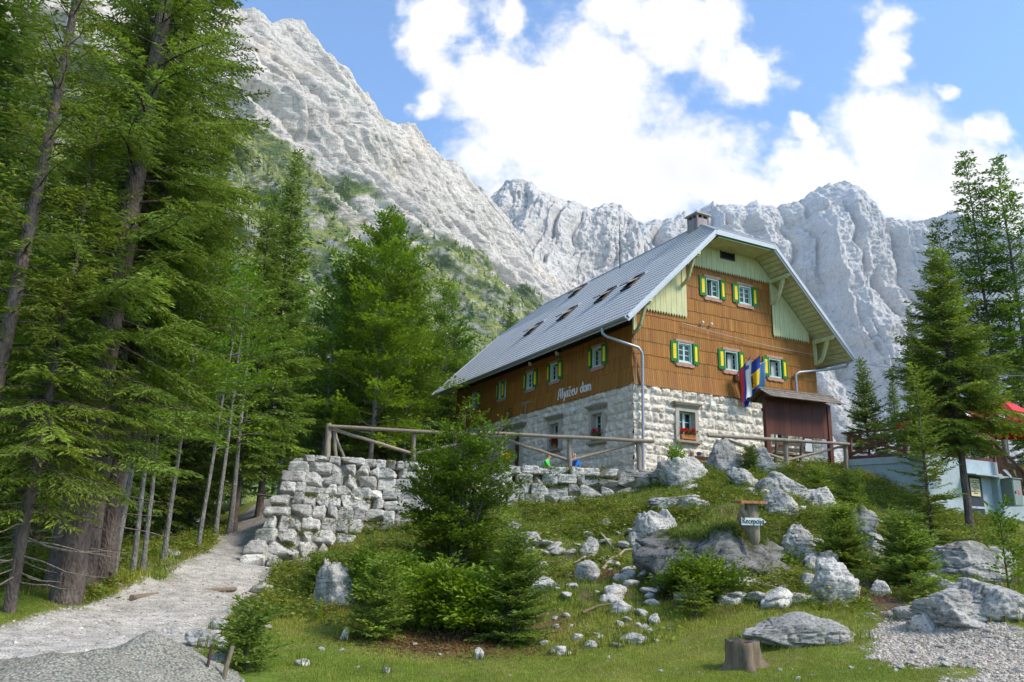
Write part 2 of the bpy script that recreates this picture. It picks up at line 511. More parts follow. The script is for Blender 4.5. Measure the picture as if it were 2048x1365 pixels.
gx = spread(-15, 17, .085, 4500); gy = spread(5, 31, .085, 6000)
GX, GY = np.meshgrid(gx, gy, indexing='ij')
GZ = height(GX, GY)
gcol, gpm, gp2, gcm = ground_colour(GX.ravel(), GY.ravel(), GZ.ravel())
GZ = GZ + ((gpm + gp2) * .012 * fbm(np.stack([GX.ravel(), GY.ravel(), 0 * GX.ravel()], 1) * 12, 2, 77)).reshape(GZ.shape)


def m_ground(nt, b):
    P = nt.pos(); col = nt.attr()
    n = nt.noise(P, 14, 5, .65); n2 = nt.noise(P, 70, 4, .7)
    v = nt.voro(P, 34); peb = nt.ramp(v.outputs['Distance'], [(0, 1.25), (.55, .9), (.85, .45)])
    k = nt.ramp(n2, [(.3, .55), (.5, 1.0), (.7, 1.55)])
    k = nt.mix(1.0, k, nt.ramp(n, [(.3, .7), (.7, 1.3)]), 'MULTIPLY')
    sepc = nt.add('ShaderNodeSeparateColor'); nt.put(sepc.inputs[0], col)
    isg = nt.math('MULTIPLY', nt.math('SUBTRACT', sepc.outputs[2], .16), 8, clamp=True)     # bluish-bright ground is gravel
    k = nt.mix(isg, k, nt.mix(.8, (1, 1, 1), nt.mix(.6, peb, v.outputs['Color'], 'SOFT_LIGHT'), 'MULTIPLY'))
    h = nt.math('ADD', nt.math('MULTIPLY', n2, .6), nt.math('MULTIPLY', v.outputs['Distance'], nt.math('MULTIPLY', isg, -1.0)))
    setc(nt, b, nt.mix(1.0, col, k, 'MULTIPLY'), .92, normal=nt.bump(h, .7, .03), spec=.1)


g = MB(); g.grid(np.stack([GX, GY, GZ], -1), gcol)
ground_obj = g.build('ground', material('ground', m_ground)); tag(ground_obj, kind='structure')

# ================================================================= mountains
def crest_curve(pts, n, first=False):
    P = np.array([pt(*q) for q in pts]); P = np.r_[[P[0] + (P[0] - P[1]) * 1.6 * np.array([1, 1, 0])], P] if first else P; s = np.r_[0, np.cumsum(np.linalg.norm(np.diff(P[:, :2], axis=0), axis=1))]
    t = np.linspace(0, s[-1], n)
    return np.stack([np.interp(t, s, P[:, k]) for k in range(3)], 1), t


def mountain(name, crest, down, base_z, prof, nu, nv, amp, fine, seed, treeline, tree_noise=90, rockc=(.70, .635, .56), gscale=95., lean=.35, strat=.3):
    """A rock wall that falls from its crest line towards the valley: prof lists (run, fraction of the height left)."""
    K, t = crest_curve(crest, nu, name == 'mountain_ridge')
    v = np.linspace(0, 1, nv) ** 1.15
    run = np.array([q[0] for q in prof]); hf = np.array([q[1] for q in prof])
    srun = np.interp(v, np.linspace(0, 1, len(run)), run)
    hfr = np.interp(srun, run, hf)
    dn = np.array([*down, 0.0]); dn /= np.linalg.norm(dn)
    nb = 10
    S = np.r_[-np.linspace(1, .06, nb) * run[-1] * .45, srun]
    Hh = np.r_[1 - (np.linspace(1, .06, nb)) * .75, hfr]
    P = K[:, None, :] * np.array([1, 1, 0]) + S[None, :, None] * dn
    zc = K[:, 2][:, None]
    Z = base_z + (zc - base_z) * Hh[None, :]
    P[..., 2] = Z
    A = np.broadcast_to(t[:, None], Z.shape)
    rel = np.clip((S / run[-1]), 0, 1)[None, :] * np.ones_like(Z)
    # buttresses and gullies run down the fall line, leaning a little; strata break them into ledges
    aw = A + lean * Z + gscale * .35 * fbm(P.reshape(-1, 3) / (gscale * 1.3), 3, seed + 50).reshape(Z.shape)
    q = np.stack([aw / gscale, Z / (gscale * 5), 0 * Z + seed], -1).reshape(-1, 3)
    b1 = (1 - np.abs(vnoise(q, seed)) ** .8 * 2.2).reshape(Z.shape)                 # sharp ribs
    c1 = (np.abs(vnoise(q * 2.3 + 7, seed + 1)) ** .75).reshape(Z.shape)               # sharp gullies
    q2 = np.stack([aw / (gscale * .26), (Z + strat * A) / (gscale * .5), S[None, :] / (gscale * .5) * np.ones_like(Z)], -1).reshape(-1, 3)
    c2 = (np.abs(vnoise(q * np.array([6.5, 2.5, 1]) + 3, seed + 2)) ** .7).reshape(Z.shape)
    g2 = ridged(q2, 6, seed + 5, 2.2, .52).reshape(Z.shape)
    g3 = fbm(P.reshape(-1, 3) / (gscale * .10), 4, seed + 9).reshape(Z.shape)
    big = fbm(P.reshape(-1, 3) / (gscale * 2.6), 3, seed + 12).reshape(Z.shape)
    dip = Z + strat * A + gscale * .12 * big
    th = gscale * .16
    fr = (dip / th + .9 * g3) % 1.0
    led = np.where(fr < .72, fr / .72, (1 - fr) / .28) * (.4 + .6 * sstep(-.3, .4, fbm(P.reshape(-1, 3) / (gscale * .5), 2, seed + 60).reshape(Z.shape)))
    top = sstep(0, .06, rel)
    off = amp * (.8 * b1 + 1.5 * c1 + .7 * big) * (.25 + .75 * top) + amp * .24 * c2 + amp * .36 * g2 * (.35 + .65 * top) + fine * (g3 * 1.3 + 1.0 * led) - amp * .75
    P = P + off[..., None] * dn * .85
    P[..., 2] += (amp * .10 * g2 + fine * 1.0 * g3) * (.55 + .45 * top) + (amp * .22 * np.maximum(b1 - .3, -.4)) * (1 - top) * (rel >= 0)
    du = np.gradient(P, axis=0); dv = np.gradient(P, axis=1); N = np.cross(dv, du); N /= np.linalg.norm(N, axis=-1)[..., None] + 1e-9
    N *= np.sign(N[..., 2:3] + 1e-9)
    p3 = P.reshape(-1, 3)
    n_big = fbm(p3 / tree_noise, 4, seed + 20).reshape(Z.shape); n_mid = fbm(p3 / 22., 4, seed + 23).reshape(Z.shape); n_s = fbm(p3 / 6., 3, seed + 29).reshape(Z.shape)
    tl = treeline(P[..., 0], P[..., 1]) if callable(treeline) else treeline
    green = sstep(-18, 14, tl + 95 * n_big + 45 * n_mid - P[..., 2]) * sstep(-.08, .14, N[..., 2] + .18 * n_s + .16 * n_mid + .25 * n_big)
    rc = np.array(rockc)
    c = rc * (1 + .10 * n_mid + .10 * n_s + .10 * (led - .4) + .12 * n_big)[..., None]
    warm = sstep(.15, .6, fbm(p3 / 60., 3, seed + 40).reshape(Z.shape))[..., None]
    c = c * (1 - warm * np.array([-.02, .03, .09]))
    gr = np.array([.25, .28, .075]) * (1 + .4 * n_s)[..., None]; gr = gr + (np.array([.11, .16, .05]) - gr) * sstep(-.05, .35, n_mid)[..., None]
    c = c + (gr - c) * green[..., None]
    mb = MB(); mb.grid(P, np.clip(c, .01, .85).reshape(-1, 3))
    o = mb.build(name, material('mountain_rock', m_rock_far)); tag(o, kind='structure')
    return P, N, green


def m_rock_far(nt, b):
    P = nt.pos(); col = nt.attr()
    st = nt.noise(nt.map(P, (.03, .03, .13), (RD(4), RD(28), 0)), 1.0, 6, .68, .8)
    n = nt.noise(P, .055, 8, .70); n2 = nt.noise(P, .45, 4, .65); vs = nt.noise(nt.map(P, (.12, .12, .012)), 1.0, 5, .65)
    vd = nt.voro(nt.map(P, (.05, .05, .024), (0, RD(20), 0)), 1.0, 'DISTANCE_TO_EDGE'); fis = nt.ramp(nt.math('ADD', vd.outputs['Distance'], nt.math('MULTIPLY', nt.math('SUBTRACT', n2, .4), .12)), [(.02, .42), (.06, 1.0)])
    crack = nt.ramp(st, [(.35, .44), (.43, .96), (.7, 1.08)])
    k = nt.mix(1.0, crack, nt.ramp(n, [(.30, .66), (.42, .97), (.72, 1.10)]), 'MULTIPLY')
    k = nt.mix(.8, k, nt.ramp(vs, [(.30, .58), (.42, 1.0), (.8, 1.05)]), 'MULTIPLY')
    k = nt.mix(.32, k, fis, 'MULTIPLY')
    sepc = nt.add('ShaderNodeSeparateColor'); nt.put(sepc.inputs[0], col)
    isr = nt.math('MULTIPLY', nt.math('SUBTRACT', sepc.outputs[2], .1), 5, clamp=True)
    kk = nt.mix(isr, nt.ramp(n2, [(.3, .55), (.7, 1.5)]), k)
    h = nt.math('ADD', nt.math('MULTIPLY', n, 1.2), nt.math('MULTIPLY', st, .7)); h = nt.math('ADD', h, nt.math('ADD', nt.math('MULTIPLY', n2, .3), nt.math('MULTIPLY', vs, .4)))
    n3 = nt.noise(nt.map(P, (1, 1, .55)), .017, 9, .72); bn = nt.add('ShaderNodeBump'); bn.inputs['Strength'].default_value = .4; bn.inputs['Distance'].default_value = 26; nt.put(bn.inputs['Height'], n3)
    b1 = nt.add('ShaderNodeBump'); b1.inputs['Strength'].default_value = .85; b1.inputs['Distance'].default_value = 6.5; nt.put(b1.inputs['Height'], h); nt.put(b1.inputs['Normal'], bn.outputs[0])
    setc(nt, b, nt.mix(1.0, col, kk, 'MULTIPLY'), .95, normal=b1.outputs[0], spec=.05)


LEFT = [(-420, -560, 620), (-100, -330, 720), (200, -150, 820), (430, -2, 930), (520, 6, 980), (552, 38, 1000), (578, 30, 1015), (640, 62, 1060), (690, 100, 1100), (712, 142, 1120), (735, 165, 1140), (770, 195, 1180), (790, 232, 1200), (838, 246, 1260), (872, 292, 1300),
        (905, 318, 1350), (940, 342, 1400), (972, 378, 1450), (1010, 418, 1500), (1050, 478, 1580), (1085, 515, 1660), (1120, 552, 1740), (1170, 590, 1830), (1195, 660, 1880), (1215, 800, 1920), (1225, 1040, 1950)]
PL, NL, GL = mountain('mountain_ridge', LEFT, (.82, -.57), 0, [(0, 1), (60, .80), (140, .62), (230, .47), (420, .24), (590, .07), (760, -.04), (1500, -.14)], 940, 520, 44, 3.0, 3, lambda x, y: 385 + 110 * sstep(-150, -330, x), lean=.45, strat=.8)
MID = [(900, 470, 2250), (960, 400, 2250), (992, 372, 2240), (1010, 352, 2230), (1035, 343, 2220), (1062, 350, 2230), (1078, 372, 2240), (1105, 385, 2260), (1150, 402, 2290), (1185, 408, 2300), (1212, 398, 2300), (1240, 400, 2310), (1262, 418, 2330), (1278, 450, 2350), (1300, 500, 2400), (1340, 560, 2450), (1400, 660, 2550)]
mountain('mountain_peak', MID, (-.1, -1), 60, [(0, 1), (120, .80), (260, .62), (420, .45), (640, .25), (900, .05)], 520, 280, 62, 6.0, 11, 150, rockc=(.64, .60, .555), gscale=150., lean=-.2, strat=-.15)
FAR = [(1180, 470, 3400), (1240, 450, 3400), (1300, 438, 3400), (1345, 432, 3400), (1375, 424, 3420), (1405, 406, 3440), (1440, 402, 3450), (1500, 404, 3450), (1560, 402, 3460), (1610, 394, 3450), (1640, 372, 3430), (1662, 366, 3420), (1692, 361, 3400), (1716, 370, 3380), (1735, 388, 3360), (1756, 405, 3340), (1775, 428, 3320), (1800, 436, 3300),
       (1850, 440, 3260), (1880, 430, 3220), (1915, 424, 3180), (1950, 440, 3140), (2000, 455, 3080), (2080, 470, 3000), (2250, 380, 2800), (2500, 300, 2500)]
mountain('mountain_wall', FAR, (-.12, -1), 150, [(0, 1), (130, .82), (300, .62), (480, .42), (760, .2), (1200, 0)], 700, 340, 105, 9.0, 23, 150, rockc=(.60, .575, .545), gscale=200., lean=.04, strat=.05)

# ---- the wood and dwarf pines that cling to the ridge: thousands of far trees that read as one mass
fr0 = np.random.default_rng(44)
cand = np.argwhere((GL > .55)); cand = cand[fr0.permutation(len(cand))]
Pn = PL[cand[:, 0], cand[:, 1]]
dist = np.linalg.norm(Pn - CAM, axis=1); front = (Pn[:, 1] > 150) & (np.abs(Pn[:, 0]) < .75 * Pn[:, 1])
dm = fbm(Pn / 45., 3, 71)
Pn = Pn[front & (dm > -.36 + .25 * fr0.random(len(Pn)) - .25 * (Pn[:, 2] < 210))][:14000]; n = len(Pn)
hgt = fr0.uniform(5, 13, n) * np.clip(1.35 - Pn[:, 2] / 620, .35, 1.1); m = MB()
ND = 7; NL = 4
for lv in range(NL):
    a = fr0.uniform(0, 6.28, (n, 1)) + np.arange(ND)[None] * 2 * np.pi / ND; rr = hgt[:, None] * (.26 - .05 * lv) * fr0.uniform(.6, 1.25, (n, ND)); z0 = hgt * (.04 + .22 * lv); z1 = hgt * (.42 + .2 * lv)
    ring = np.stack([Pn[:, None, 0] + rr * np.cos(a), Pn[:, None, 1] + rr * np.sin(a), Pn[:, None, 2] + z0[:, None] + fr0.normal(0, .06, (n, ND)) * hgt[:, None] + 0 * rr], -1); tip = Pn + np.stack([0 * z1, 0 * z1, z1], 1)
    V_ = np.concatenate([ring, tip[:, None]], 1).reshape(-1, 3); b_ = (np.arange(n) * (ND + 1))[:, None, None]; F_ = np.stack([np.arange(ND), (np.arange(ND) + 1) % ND, np.full(ND, ND)], 1)[None] + b_
    tone = np.array([.11, .165, .05]) + (np.array([.24, .28, .07]) - np.array([.11, .165, .05])) * np.clip(fr0.random((n, 1)) ** 2 + .5 * fbm(Pn / 70., 2, 73)[:, None], 0, 1)
    m.add(V_, F_.reshape(-1, 3), np.repeat(tone, ND + 1, 0))
o = m.build('ridge_forest', m_attr0('far_foliage')); tag(o, kind='stuff')
# ================================================================= materials for built things
def m_plain(name, col, rough=.7, metal=0.0, nscale=6.0, var=.25, bump=.15, stretch=(1, 1, 1), spec=.3):
    def bld(nt, b):
        P = nt.map(nt.obj(), stretch)
        n = nt.noise(P, nscale, 5, .62); n2 = nt.noise(P, nscale * 7, 3, .6)
        k = nt.mix(1.0, nt.ramp(n, [(.3, 1 - var), (.7, 1 + var)]), nt.ramp(n2, [(.3, 1 - var * .6), (.7, 1 + var * .6)]), 'MULTIPLY')
        setc(nt, b, nt.mix(1.0, (*col, 1), k, 'MULTIPLY'), rough, metal, nt.bump(nt.math('ADD', n2, n), bump, .01), spec)
    return material(name, bld)


def m_attr(name, rough=.8, nscale=6.0, var=.25, bump=.3, dist=.01, stretch=(1, 1, 1), metal=0.0, spec=.3):
    def bld(nt, b):
        P = nt.map(nt.obj(), stretch)
        n = nt.noise(P, nscale, 5, .62); n2 = nt.noise(P, nscale * 6, 3, .65)
        k = nt.mix(1.0, nt.ramp(n, [(.3, 1 - var), (.7, 1 + var)]), nt.ramp(n2, [(.3, 1 - var * .7), (.7, 1 + var * .7)]), 'MULTIPLY')
        setc(nt, b, nt.mix(1.0, nt.attr(), k, 'MULTIPLY'), rough, metal, nt.bump(nt.math('ADD', n2, n), bump, dist), spec)
    return material(name, bld)


def m_glass(nt, b):
    n = nt.noise(nt.obj(), 3, 2)
    setc(nt, b, nt.ramp(n, [(.35, (.012, .014, .014)), (.7, (.05, .055, .05))]), .06, spec=.6)


MT = dict(
    stone=m_attr('rusticated_stone', .9, 5, .22, .5, .02), shingle=m_attr('larch_shingle', .62, 3, .25, .3, .006, (14, 14, .8)),
    pale=m_plain('pale_green_paint', (.57, .555, .30), .6, 0, 2.2, .16, .1, (5, 5, .6)), pale2=m_plain('weathered_green_paint', (.55, .54, .31), .65, 0, 3, .2),
    roof=m_attr('grey_metal_tile', .42, 1.2, .07, .05, .004, spec=.45), zinc=m_plain('zinc_sheet', (.36, .375, .40), .38, .35, 2, .08, .03), trim=m_plain('grey_sheet_trim', (.50, .52, .55), .45, .1, 2, .08, .03),
    darkmetal=m_plain('dark_flashing', (.05, .045, .045), .5, 0, 4, .2), green=m_plain('shutter_green', (.004, .17, .022), .5, 0, 5, .12, .05), yellow=m_plain('shutter_yellow', (.9, .60, .004), .5, 0, 5, .06, .03),
    pink=m_plain('pink_sill_paint', (.43, .235, .175), .7, 0, 6, .14), mint=m_plain('mint_frame_paint', (.50, .66, .58), .5, 0, 4, .06), glass=material('window_glass', m_glass),
    curtain_and_glare=m_plain('white_curtain_and_glare', (.42, .42, .40), .9, 0, 4, .12, .1, (8, 8, 1)), dark=m_plain('opening_shade', (.012, .011, .01), .9, 0, 3, .1), surround=m_plain('window_surround_stone', (.42, .375, .31), .85, 0, 5, .14, .2),  # near-black paints the shade inside openings; curtain white also paints casement reflections
    cornice=m_plain('cornice_stone', (.31, .265, .20), .85, 0, 5, .2, .2), door=m_plain('brown_door_paint', (.09, .028, .016), .5, 0, 4, .2, .1, (4, 4, .5)), white=m_plain('white_paint', (.8, .79, .75), .6, 0, 5, .06, .05),
    iron=m_plain('black_iron', (.02, .018, .016), .5, .3, 5, .2), redwood=m_attr('red_stained_boards', .6, 3, .3, .25, .006, (9, 9, .7)), grey_wood=m_attr('weathered_wood', .85, 3, .28, .5, .01, (6, 6, 1.0)),
    brick=m_plain('inner_brick', (.25, .12, .08), .9, 0, 8, .3), terracotta=m_plain('terracotta', (.50, .17, .06), .8, 0, 6, .12), paint_wall=m_plain('pale_blue_render', (.40, .46, .49), .85, 0, 2.5, .13, .2),
    steel=m_plain('dark_steel_door', (.045, .047, .06), .55, .1, 3, .15), box=m_plain('grey_green_box', (.26, .30, .27), .55, .1, 3, .1), cream=m_plain('cream_plate', (.72, .62, .36), .6, 0, 3, .05), ink=m_plain('black_ink', (.012, .012, .012), .6),
    red=m_plain('red_cloth', (.62, .02, .035), .7, 0, 5, .08), clothwhite=m_plain('white_cloth', (.78, .76, .74), .8, 0, 5, .06))

# ================================================================= strokes for lettering
GLY = {'A': (.74, [[(0, 0), (.09, .35), (.15, .75), (.28, .97), (.46, .97), (.51, .7), (.51, .02)], [(.14, .36), (.5, .4)], [(-.06, 0), (.07, .0)]]),
       'l': (.26, [[(.06, 1), (.06, .03)]]), 'j': (.32, [[(.14, .6), (.14, -.2), (.02, -.3)], [(.14, .84), (.15, .88)]]),
       'a': (.54, [[(.42, .52), (.22, .6), (.04, .35), (.1, .04), (.28, .06), (.42, .36)], [(.44, .6), (.42, 0)]]),
       'ž': (.52, [[(0, .58), (.4, .58), (.02, .03), (.42, .03)], [(.1, .9), (.2, .76), (.34, .92)]]),
       'e': (.5, [[(.06, .3), (.38, .38), (.34, .57), (.16, .6), (.03, .35), (.1, .04), (.4, .08)]]),
       'v': (.56, [[(0, .62), (.07, .15), (.22, 0), (.4, .2), (.46, .63)]]), ' ': (.42, []),
       'd': (.55, [[(.42, 1), (.42, .02)], [(.42, .45), (.2, .6), (.03, .35), (.1, .03), (.42, .12)]]),
       'o': (.56, [[(.23, .6), (.05, .42), (.06, .12), (.24, 0), (.42, .14), (.43, .44), (.23, .6)]]),
       'm': (.7, [[(0, .6), (0, 0)], [(0, .42), (.12, .6), (.25, .5), (.25, 0)], [(.25, .42), (.4, .6), (.54, .5), (.55, 0)]]),
       'R': (.62, [[(.06, 0), (.08, 1)], [(.0, .95), (.35, 1), (.46, .78), (.32, .55), (.1, .5)], [(.25, .52), (.52, 0)]]),
       'c': (.46, [[(.38, .5), (.2, .6), (.03, .32), (.12, .03), (.38, .08)]]),
       'p': (.54, [[(.05, .6), (.05, -.35)], [(.05, .45), (.25, .6), (.43, .35), (.3, .02), (.05, .1)]]),
       'i': (.2, [[(.06, .6), (.06, .02)], [(.06, .8), (.07, .84)]]), '1': (.4, [[(.05, .75), (.25, 1), (.25, 0)]])}


def lettering(mb, text, org, xd, yd, h, r, n=6):
    x = 0; org = np.array(org, float); xd = np.array(xd, float); yd = np.array(yd, float)
    wd = sum(GLY[ch][0] for ch in text)
    for ch in text:
        adv, strokes = GLY[ch]
        for s in strokes:
            p = np.array([org + h * ((x + a) * xd + b * yd) for a, b in s])
            if len(p) > 2:
                t = np.linspace(0, len(p) - 1, len(p) * 3 - 2); p = np.stack([np.interp(t, np.arange(len(p)), p[:, k]) for k in range(3)], 1)
                q = p.copy(); q[1:-1] = (p[:-2] + 2 * p[1:-1] + p[2:]) / 4; p = q
            mb.tube(p, r, n)
        x += adv
    return x * h


# ================================================================= the mountain hut
TH = 0.4681
HC = (5.233, 32.268, 8.329)
W, L = 11.0, 19.25
EX, EZ, KZ, GF, GB = 1.21, 2.45, .985, 1.36, 1.55
RIDGE = EZ + (W / 2 + EX) * KZ
HX, HZ, HY = 3.71, EZ + (3.71 + EX) * KZ, 1.65
hut = thing('mountain_hut', 'large alpine hut with orange shingled upper storeys, white stone ground floor and grey roof', 'building', HC, TH)
rng = np.random.default_rng(7)


def roofz(x):
    return EZ + (np.minimum(x, W - x) + EX) * KZ


def house_pt(p):
    c, s = math.cos(TH), math.sin(TH)
    return np.array([HC[0] + c * p[0] - s * p[1], HC[1] + s * p[0] + c * p[1], HC[2] + p[2]])


def fmap(face, u, out, z):
    return (u, -out, z) if face == 'gable' else (-out, u, z)


def fbox(mb, face, u, out, z, su, so, sz, col=None, mi=0):
    return mb.box(fmap(face, u, out, z), (su, so, sz) if face == 'gable' else (so, su, sz), None, col, mi)


UP = [('gable', 2.78, 1.22, 'shut'), ('gable', 5.5, 1.22, 'open'), ('gable', 8.22, 1.22, 'open'), ('gable', 4.54, 4.58, 'ajar'), ('gable', 6.54, 4.58, 'shut'),
      ('long', 2.71, 1.22, 'open'), ('long', 6.63, 1.22, 'open'), ('long', 9.2, 1.22, 'shut'), ('long', 12.58, 1.22, 'half'), ('long', 16.32, 1.22, 'shut')]
LOWW = [('gable', 2.74), ('gable', 8.26), ('long', 2.65), ('long', 6.47), ('long', 12.7)]
STONE_HOLES = {'gable': [(2.30, 3.18, -2.25, -.98), (7.82, 8.70, -2.25, -.98)], 'long': [(2.21, 3.09, -2.25, -.98), (6.03, 6.91, -2.25, -.98), (10.1, 11.2, -3.75, -.97), (12.4, 13.0, -2.2, -.98)]}


def stone_face(face, U0, U1, V0, V1, seed, mb):
    st = .034; r = np.random.default_rng(seed)
    u = np.arange(U0, U1 + st / 2, st); v = np.arange(V0, V1 + st / 2, st); UU, VV = np.meshgrid(u, v, indexing='ij')
    edges = [V0]
    while edges[-1] < V1: edges.append(edges[-1] + r.uniform(.3, .46))
    edges[-1] = V1
    wav = .025 * fbm(np.stack([UU.ravel() * .9, VV.ravel() * 2, 0 * UU.ravel()], 1), 3, seed).reshape(UU.shape)
    H = np.zeros(UU.shape); Cc = np.zeros((*UU.shape, 3)); row = np.clip(np.searchsorted(edges, VV + wav) - 1, 0, len(edges) - 2)
    e = np.array(edges); fq = fbm(np.stack([UU.ravel(), VV.ravel(), 0 * UU.ravel() + seed], 1) * 9, 3, seed + 6).reshape(UU.shape)
    for k in range(len(edges) - 1):
        js = [U0 - r.uniform(0, .6)]
        while js[-1] < U1 + .1: js.append(js[-1] + r.choice([r.uniform(.32, .5), r.uniform(.5, .95)]))
        js = np.array(js); m = row == k
        uu = UU[m] + 1.4 * wav[m]; idx = np.clip(np.searchsorted(js, uu) - 1, 0, len(js) - 2)
        du = np.minimum(uu - js[idx], js[idx + 1] - uu); vv = VV[m] + wav[m]; dv = np.minimum(vv - e[k], e[k + 1] - vv)
        d = np.minimum(du, dv); bh = r.uniform(.05, .12, len(js)); bc = r.normal(1, .07, len(js)); bt = r.normal(0, .012, (len(js), 1)) * np.array([1, 1, .8])
        dd = d + .035 * fq[m]; pil = sstep(.0, .05, dd) * .5 + sstep(.0, .2, dd) * .5
        H[m] = bh[idx] * pil
        tone = np.array([.67, .585, .48]) * bc[idx][:, None] + bt[idx]
        Cc[m] = tone + (np.array([.58, .545, .49]) - tone) * (1 - sstep(.0, .028, d))[:, None]
    P3 = np.stack([UU.ravel(), VV.ravel(), 0 * UU.ravel() + seed], 1)
    f1 = fbm(P3 * 5, 4, seed + 1).reshape(UU.shape); f2 = fbm(P3 * 16, 3, seed + 2).reshape(UU.shape)
    H = H + (f1 * .085 + f2 * .045) * sstep(.0, .04, H)
    Cc = Cc * (1 + .14 * f1 + .1 * f2)[..., None]
    Cc = Cc + (np.array([.38, .29, .2]) - Cc) * (sstep(.28, .6, f1 + .3 * f2) * .4)[..., None]
    P = np.stack([UU, -H, VV], -1) if face == 'gable' else np.stack([-H, UU, VV], -1)
    uc = (UU[:-1, :-1] + UU[1:, 1:]) / 2; vc = (VV[:-1, :-1] + VV[1:, 1:]) / 2
    keep = np.ones(uc.shape, bool)
    for a, b_, c_, d_ in STONE_HOLES[face]: keep &= ~((uc > a) & (uc < b_) & (vc > c_) & (vc < d_))
    if face != 'gable': P = P[:, ::-1]; Cc = Cc[:, ::-1]; keep = keep[:, ::-1]
    mb.grid(P, np.clip(Cc, .02, .8), smooth=True, keep=keep)


mb = MB()
stone_face('gable', -.06, W + .05, -4.5, .04, 31, mb); stone_face('long', -.06, L, -5.0, .04, 47, mb)
mb.box((W - .1, L / 2, -2.3), (.2, L, 4.6), None, (.5, .45, .4)); mb.box((W / 2, L - .1, -2.3), (W - .5, .2, 4.6), None, (.5, .45, .4))
mb.build('stone_storey', MT['stone'], hut)
mb = MB()
for zz in (-.02, 2.6): mb.box((W / 2, L / 2, zz), (W - .7, L - .7, .1))
mb.box((W / 2, L / 2, 0), (.1, L - 3.5, 9)); mb.box((W - .4, L / 2, .5), (.06, L - .8, 5.4)); mb.box((W / 2, L - .4, .5), (W - .8, .06, 5.4))
mb.build('interior', MT['dark'], hut)  # near-black floors and partitions paint the shade inside the hut

# ---- shingles
mb = MB()
BASEC = np.array([.31, .124, .018])


def shingles(face, U0, U1, ztop, covered):
    z = -.10; k = 0
    while z < 9.2:
        zb = z if k else -.07; h = .60 if k else .8
        u = U0 - rng.uniform(0, .1)
        rowtone = rng.normal(1, .05); jit = rng.uniform(-.02, .02)
        while u < U1:
            wd = rng.uniform(.095, .135); uc = u + wd / 2
            zt = min(zb + h + .05, float(ztop(uc)) - .02)
            if zt > zb + .04 and uc < U1 + .02 and not covered(uc, zb, zt):
                pieces = [(zb, zt)]
                for (f, wu, wz, _s) in UP:
                    if f == face and abs(uc - wu) < .42 + wd / 2:
                        nxt = []
                        for a, b_ in pieces:
                            if b_ <= wz or a >= wz + .92: nxt.append((a, b_)); continue
                            if a < wz: nxt.append((a, wz))
                            if b_ > wz + .92: nxt.append((wz + .92, b_))
                        pieces = nxt
                tone = BASEC * rng.normal(1, .10) * rowtone * np.array([1, rng.normal(1, .06), 1])
                if rng.random() < .06: tone = tone * .86
                flare = .09 if k == 0 else 0
                for a, b_ in pieces:
                    full = a == zb
                    oj = rng.uniform(0, .005); ob = .034 + oj + flare; ot = .012 + oj
                    drop = rng.uniform(-.014, .014) if full else 0
                    tip = .022 if full else 0
                    x0, x1 = u + .004, u + wd - .004
                    pr = [(x0, a + tip + drop), (x0 + wd * .25, a + drop), (x1 - wd * .25, a + drop), (x1, a + tip + drop), (x1, b_), (x0, b_)]
                    fr = lambda zz: ot + (ob - ot) * np.clip((b_ - zz) / (b_ - a + 1e-6), 0, 1)
                    fv = [fmap(face, p[0], .0 + fr(p[1]), p[1]) for p in pr]; bv = [fmap(face, p[0], fr(p[1]) - .02, p[1]) for p in pr]
                    v = np.array(fv + bv)
                    mb.add(v, [[0, 1, 4, 5], [1, 2, 3, 4]], tone); mb.add(v, [[i, (i + 1) % 6, 6 + (i + 1) % 6, 6 + i] for i in range(6)], tone * .7)
            u += wd
        z = zb + h if k else .72 - .0; k += 1
        z = .72 + .6 * (k - 1) + jit * 0


def cov_g(u, a, b_):
    return (a > 5.95) or (u < 2.85 and a > 3.4) or (u > 8.3 and a > 3.3)


shingles('gable', 0.0, W, lambda x: roofz(x) - .22, cov_g)
shingles('long', 0.0, L, lambda x: 2.62, lambda *q: False)


def backing(face, U0, U1, holes, ztop):
    us = sorted({U0, U1, *[h[0] for h in holes], *[h[1] for h in holes]} | set(np.arange(U0, U1, .25).round(3))); zs = sorted({0.0, *[h[2] for h in holes], *[h[3] for h in holes]} | set(np.arange(0, 9, .25).round(3)))
    for a, b_ in zip(us[:-1], us[1:]):
        for c_, d_ in zip(zs[:-1], zs[1:]):
            uc, zc = (a + b_) / 2, (c_ + d_) / 2
            if zc > ztop(uc) - .3 or any(h[0] < uc < h[1] and h[2] < zc < h[3] for h in holes): continue
            mb.add([fmap(face, a, 0, c_), fmap(face, b_, 0, c_), fmap(face, b_, 0, d_), fmap(face, a, 0, d_)], [[0, 1, 2, 3]], BASEC * .35)


backing('gable', 0, W, [(h[1] - .4, h[1] + .4, h[2], h[2] + .92) for h in UP if h[0] == 'gable'], lambda x: min(float(roofz(x)), HZ + .1))
backing('long', 0, L, [(h[1] - .4, h[1] + .4, h[2], h[2] + .92) for h in UP if h[0] == 'long'], lambda x: 2.85)
mb.box((W - .1, L / 2, 1.2), (.2, L, 2.4), None, BASEC * .8)
bk = [(0, L - .1, 0), (W, L - .1, 0), (W, L - .1, roofz(W) - .3), (W - 3.71, L - .1, HZ - .3), (3.71, L - .1, HZ - .3), (0, L - .1, roofz(0) - .3)]
mb.prism(bk, (0, .1, 0), BASEC * .8)
mb.build('shingle_cladding', MT['shingle'], hut)

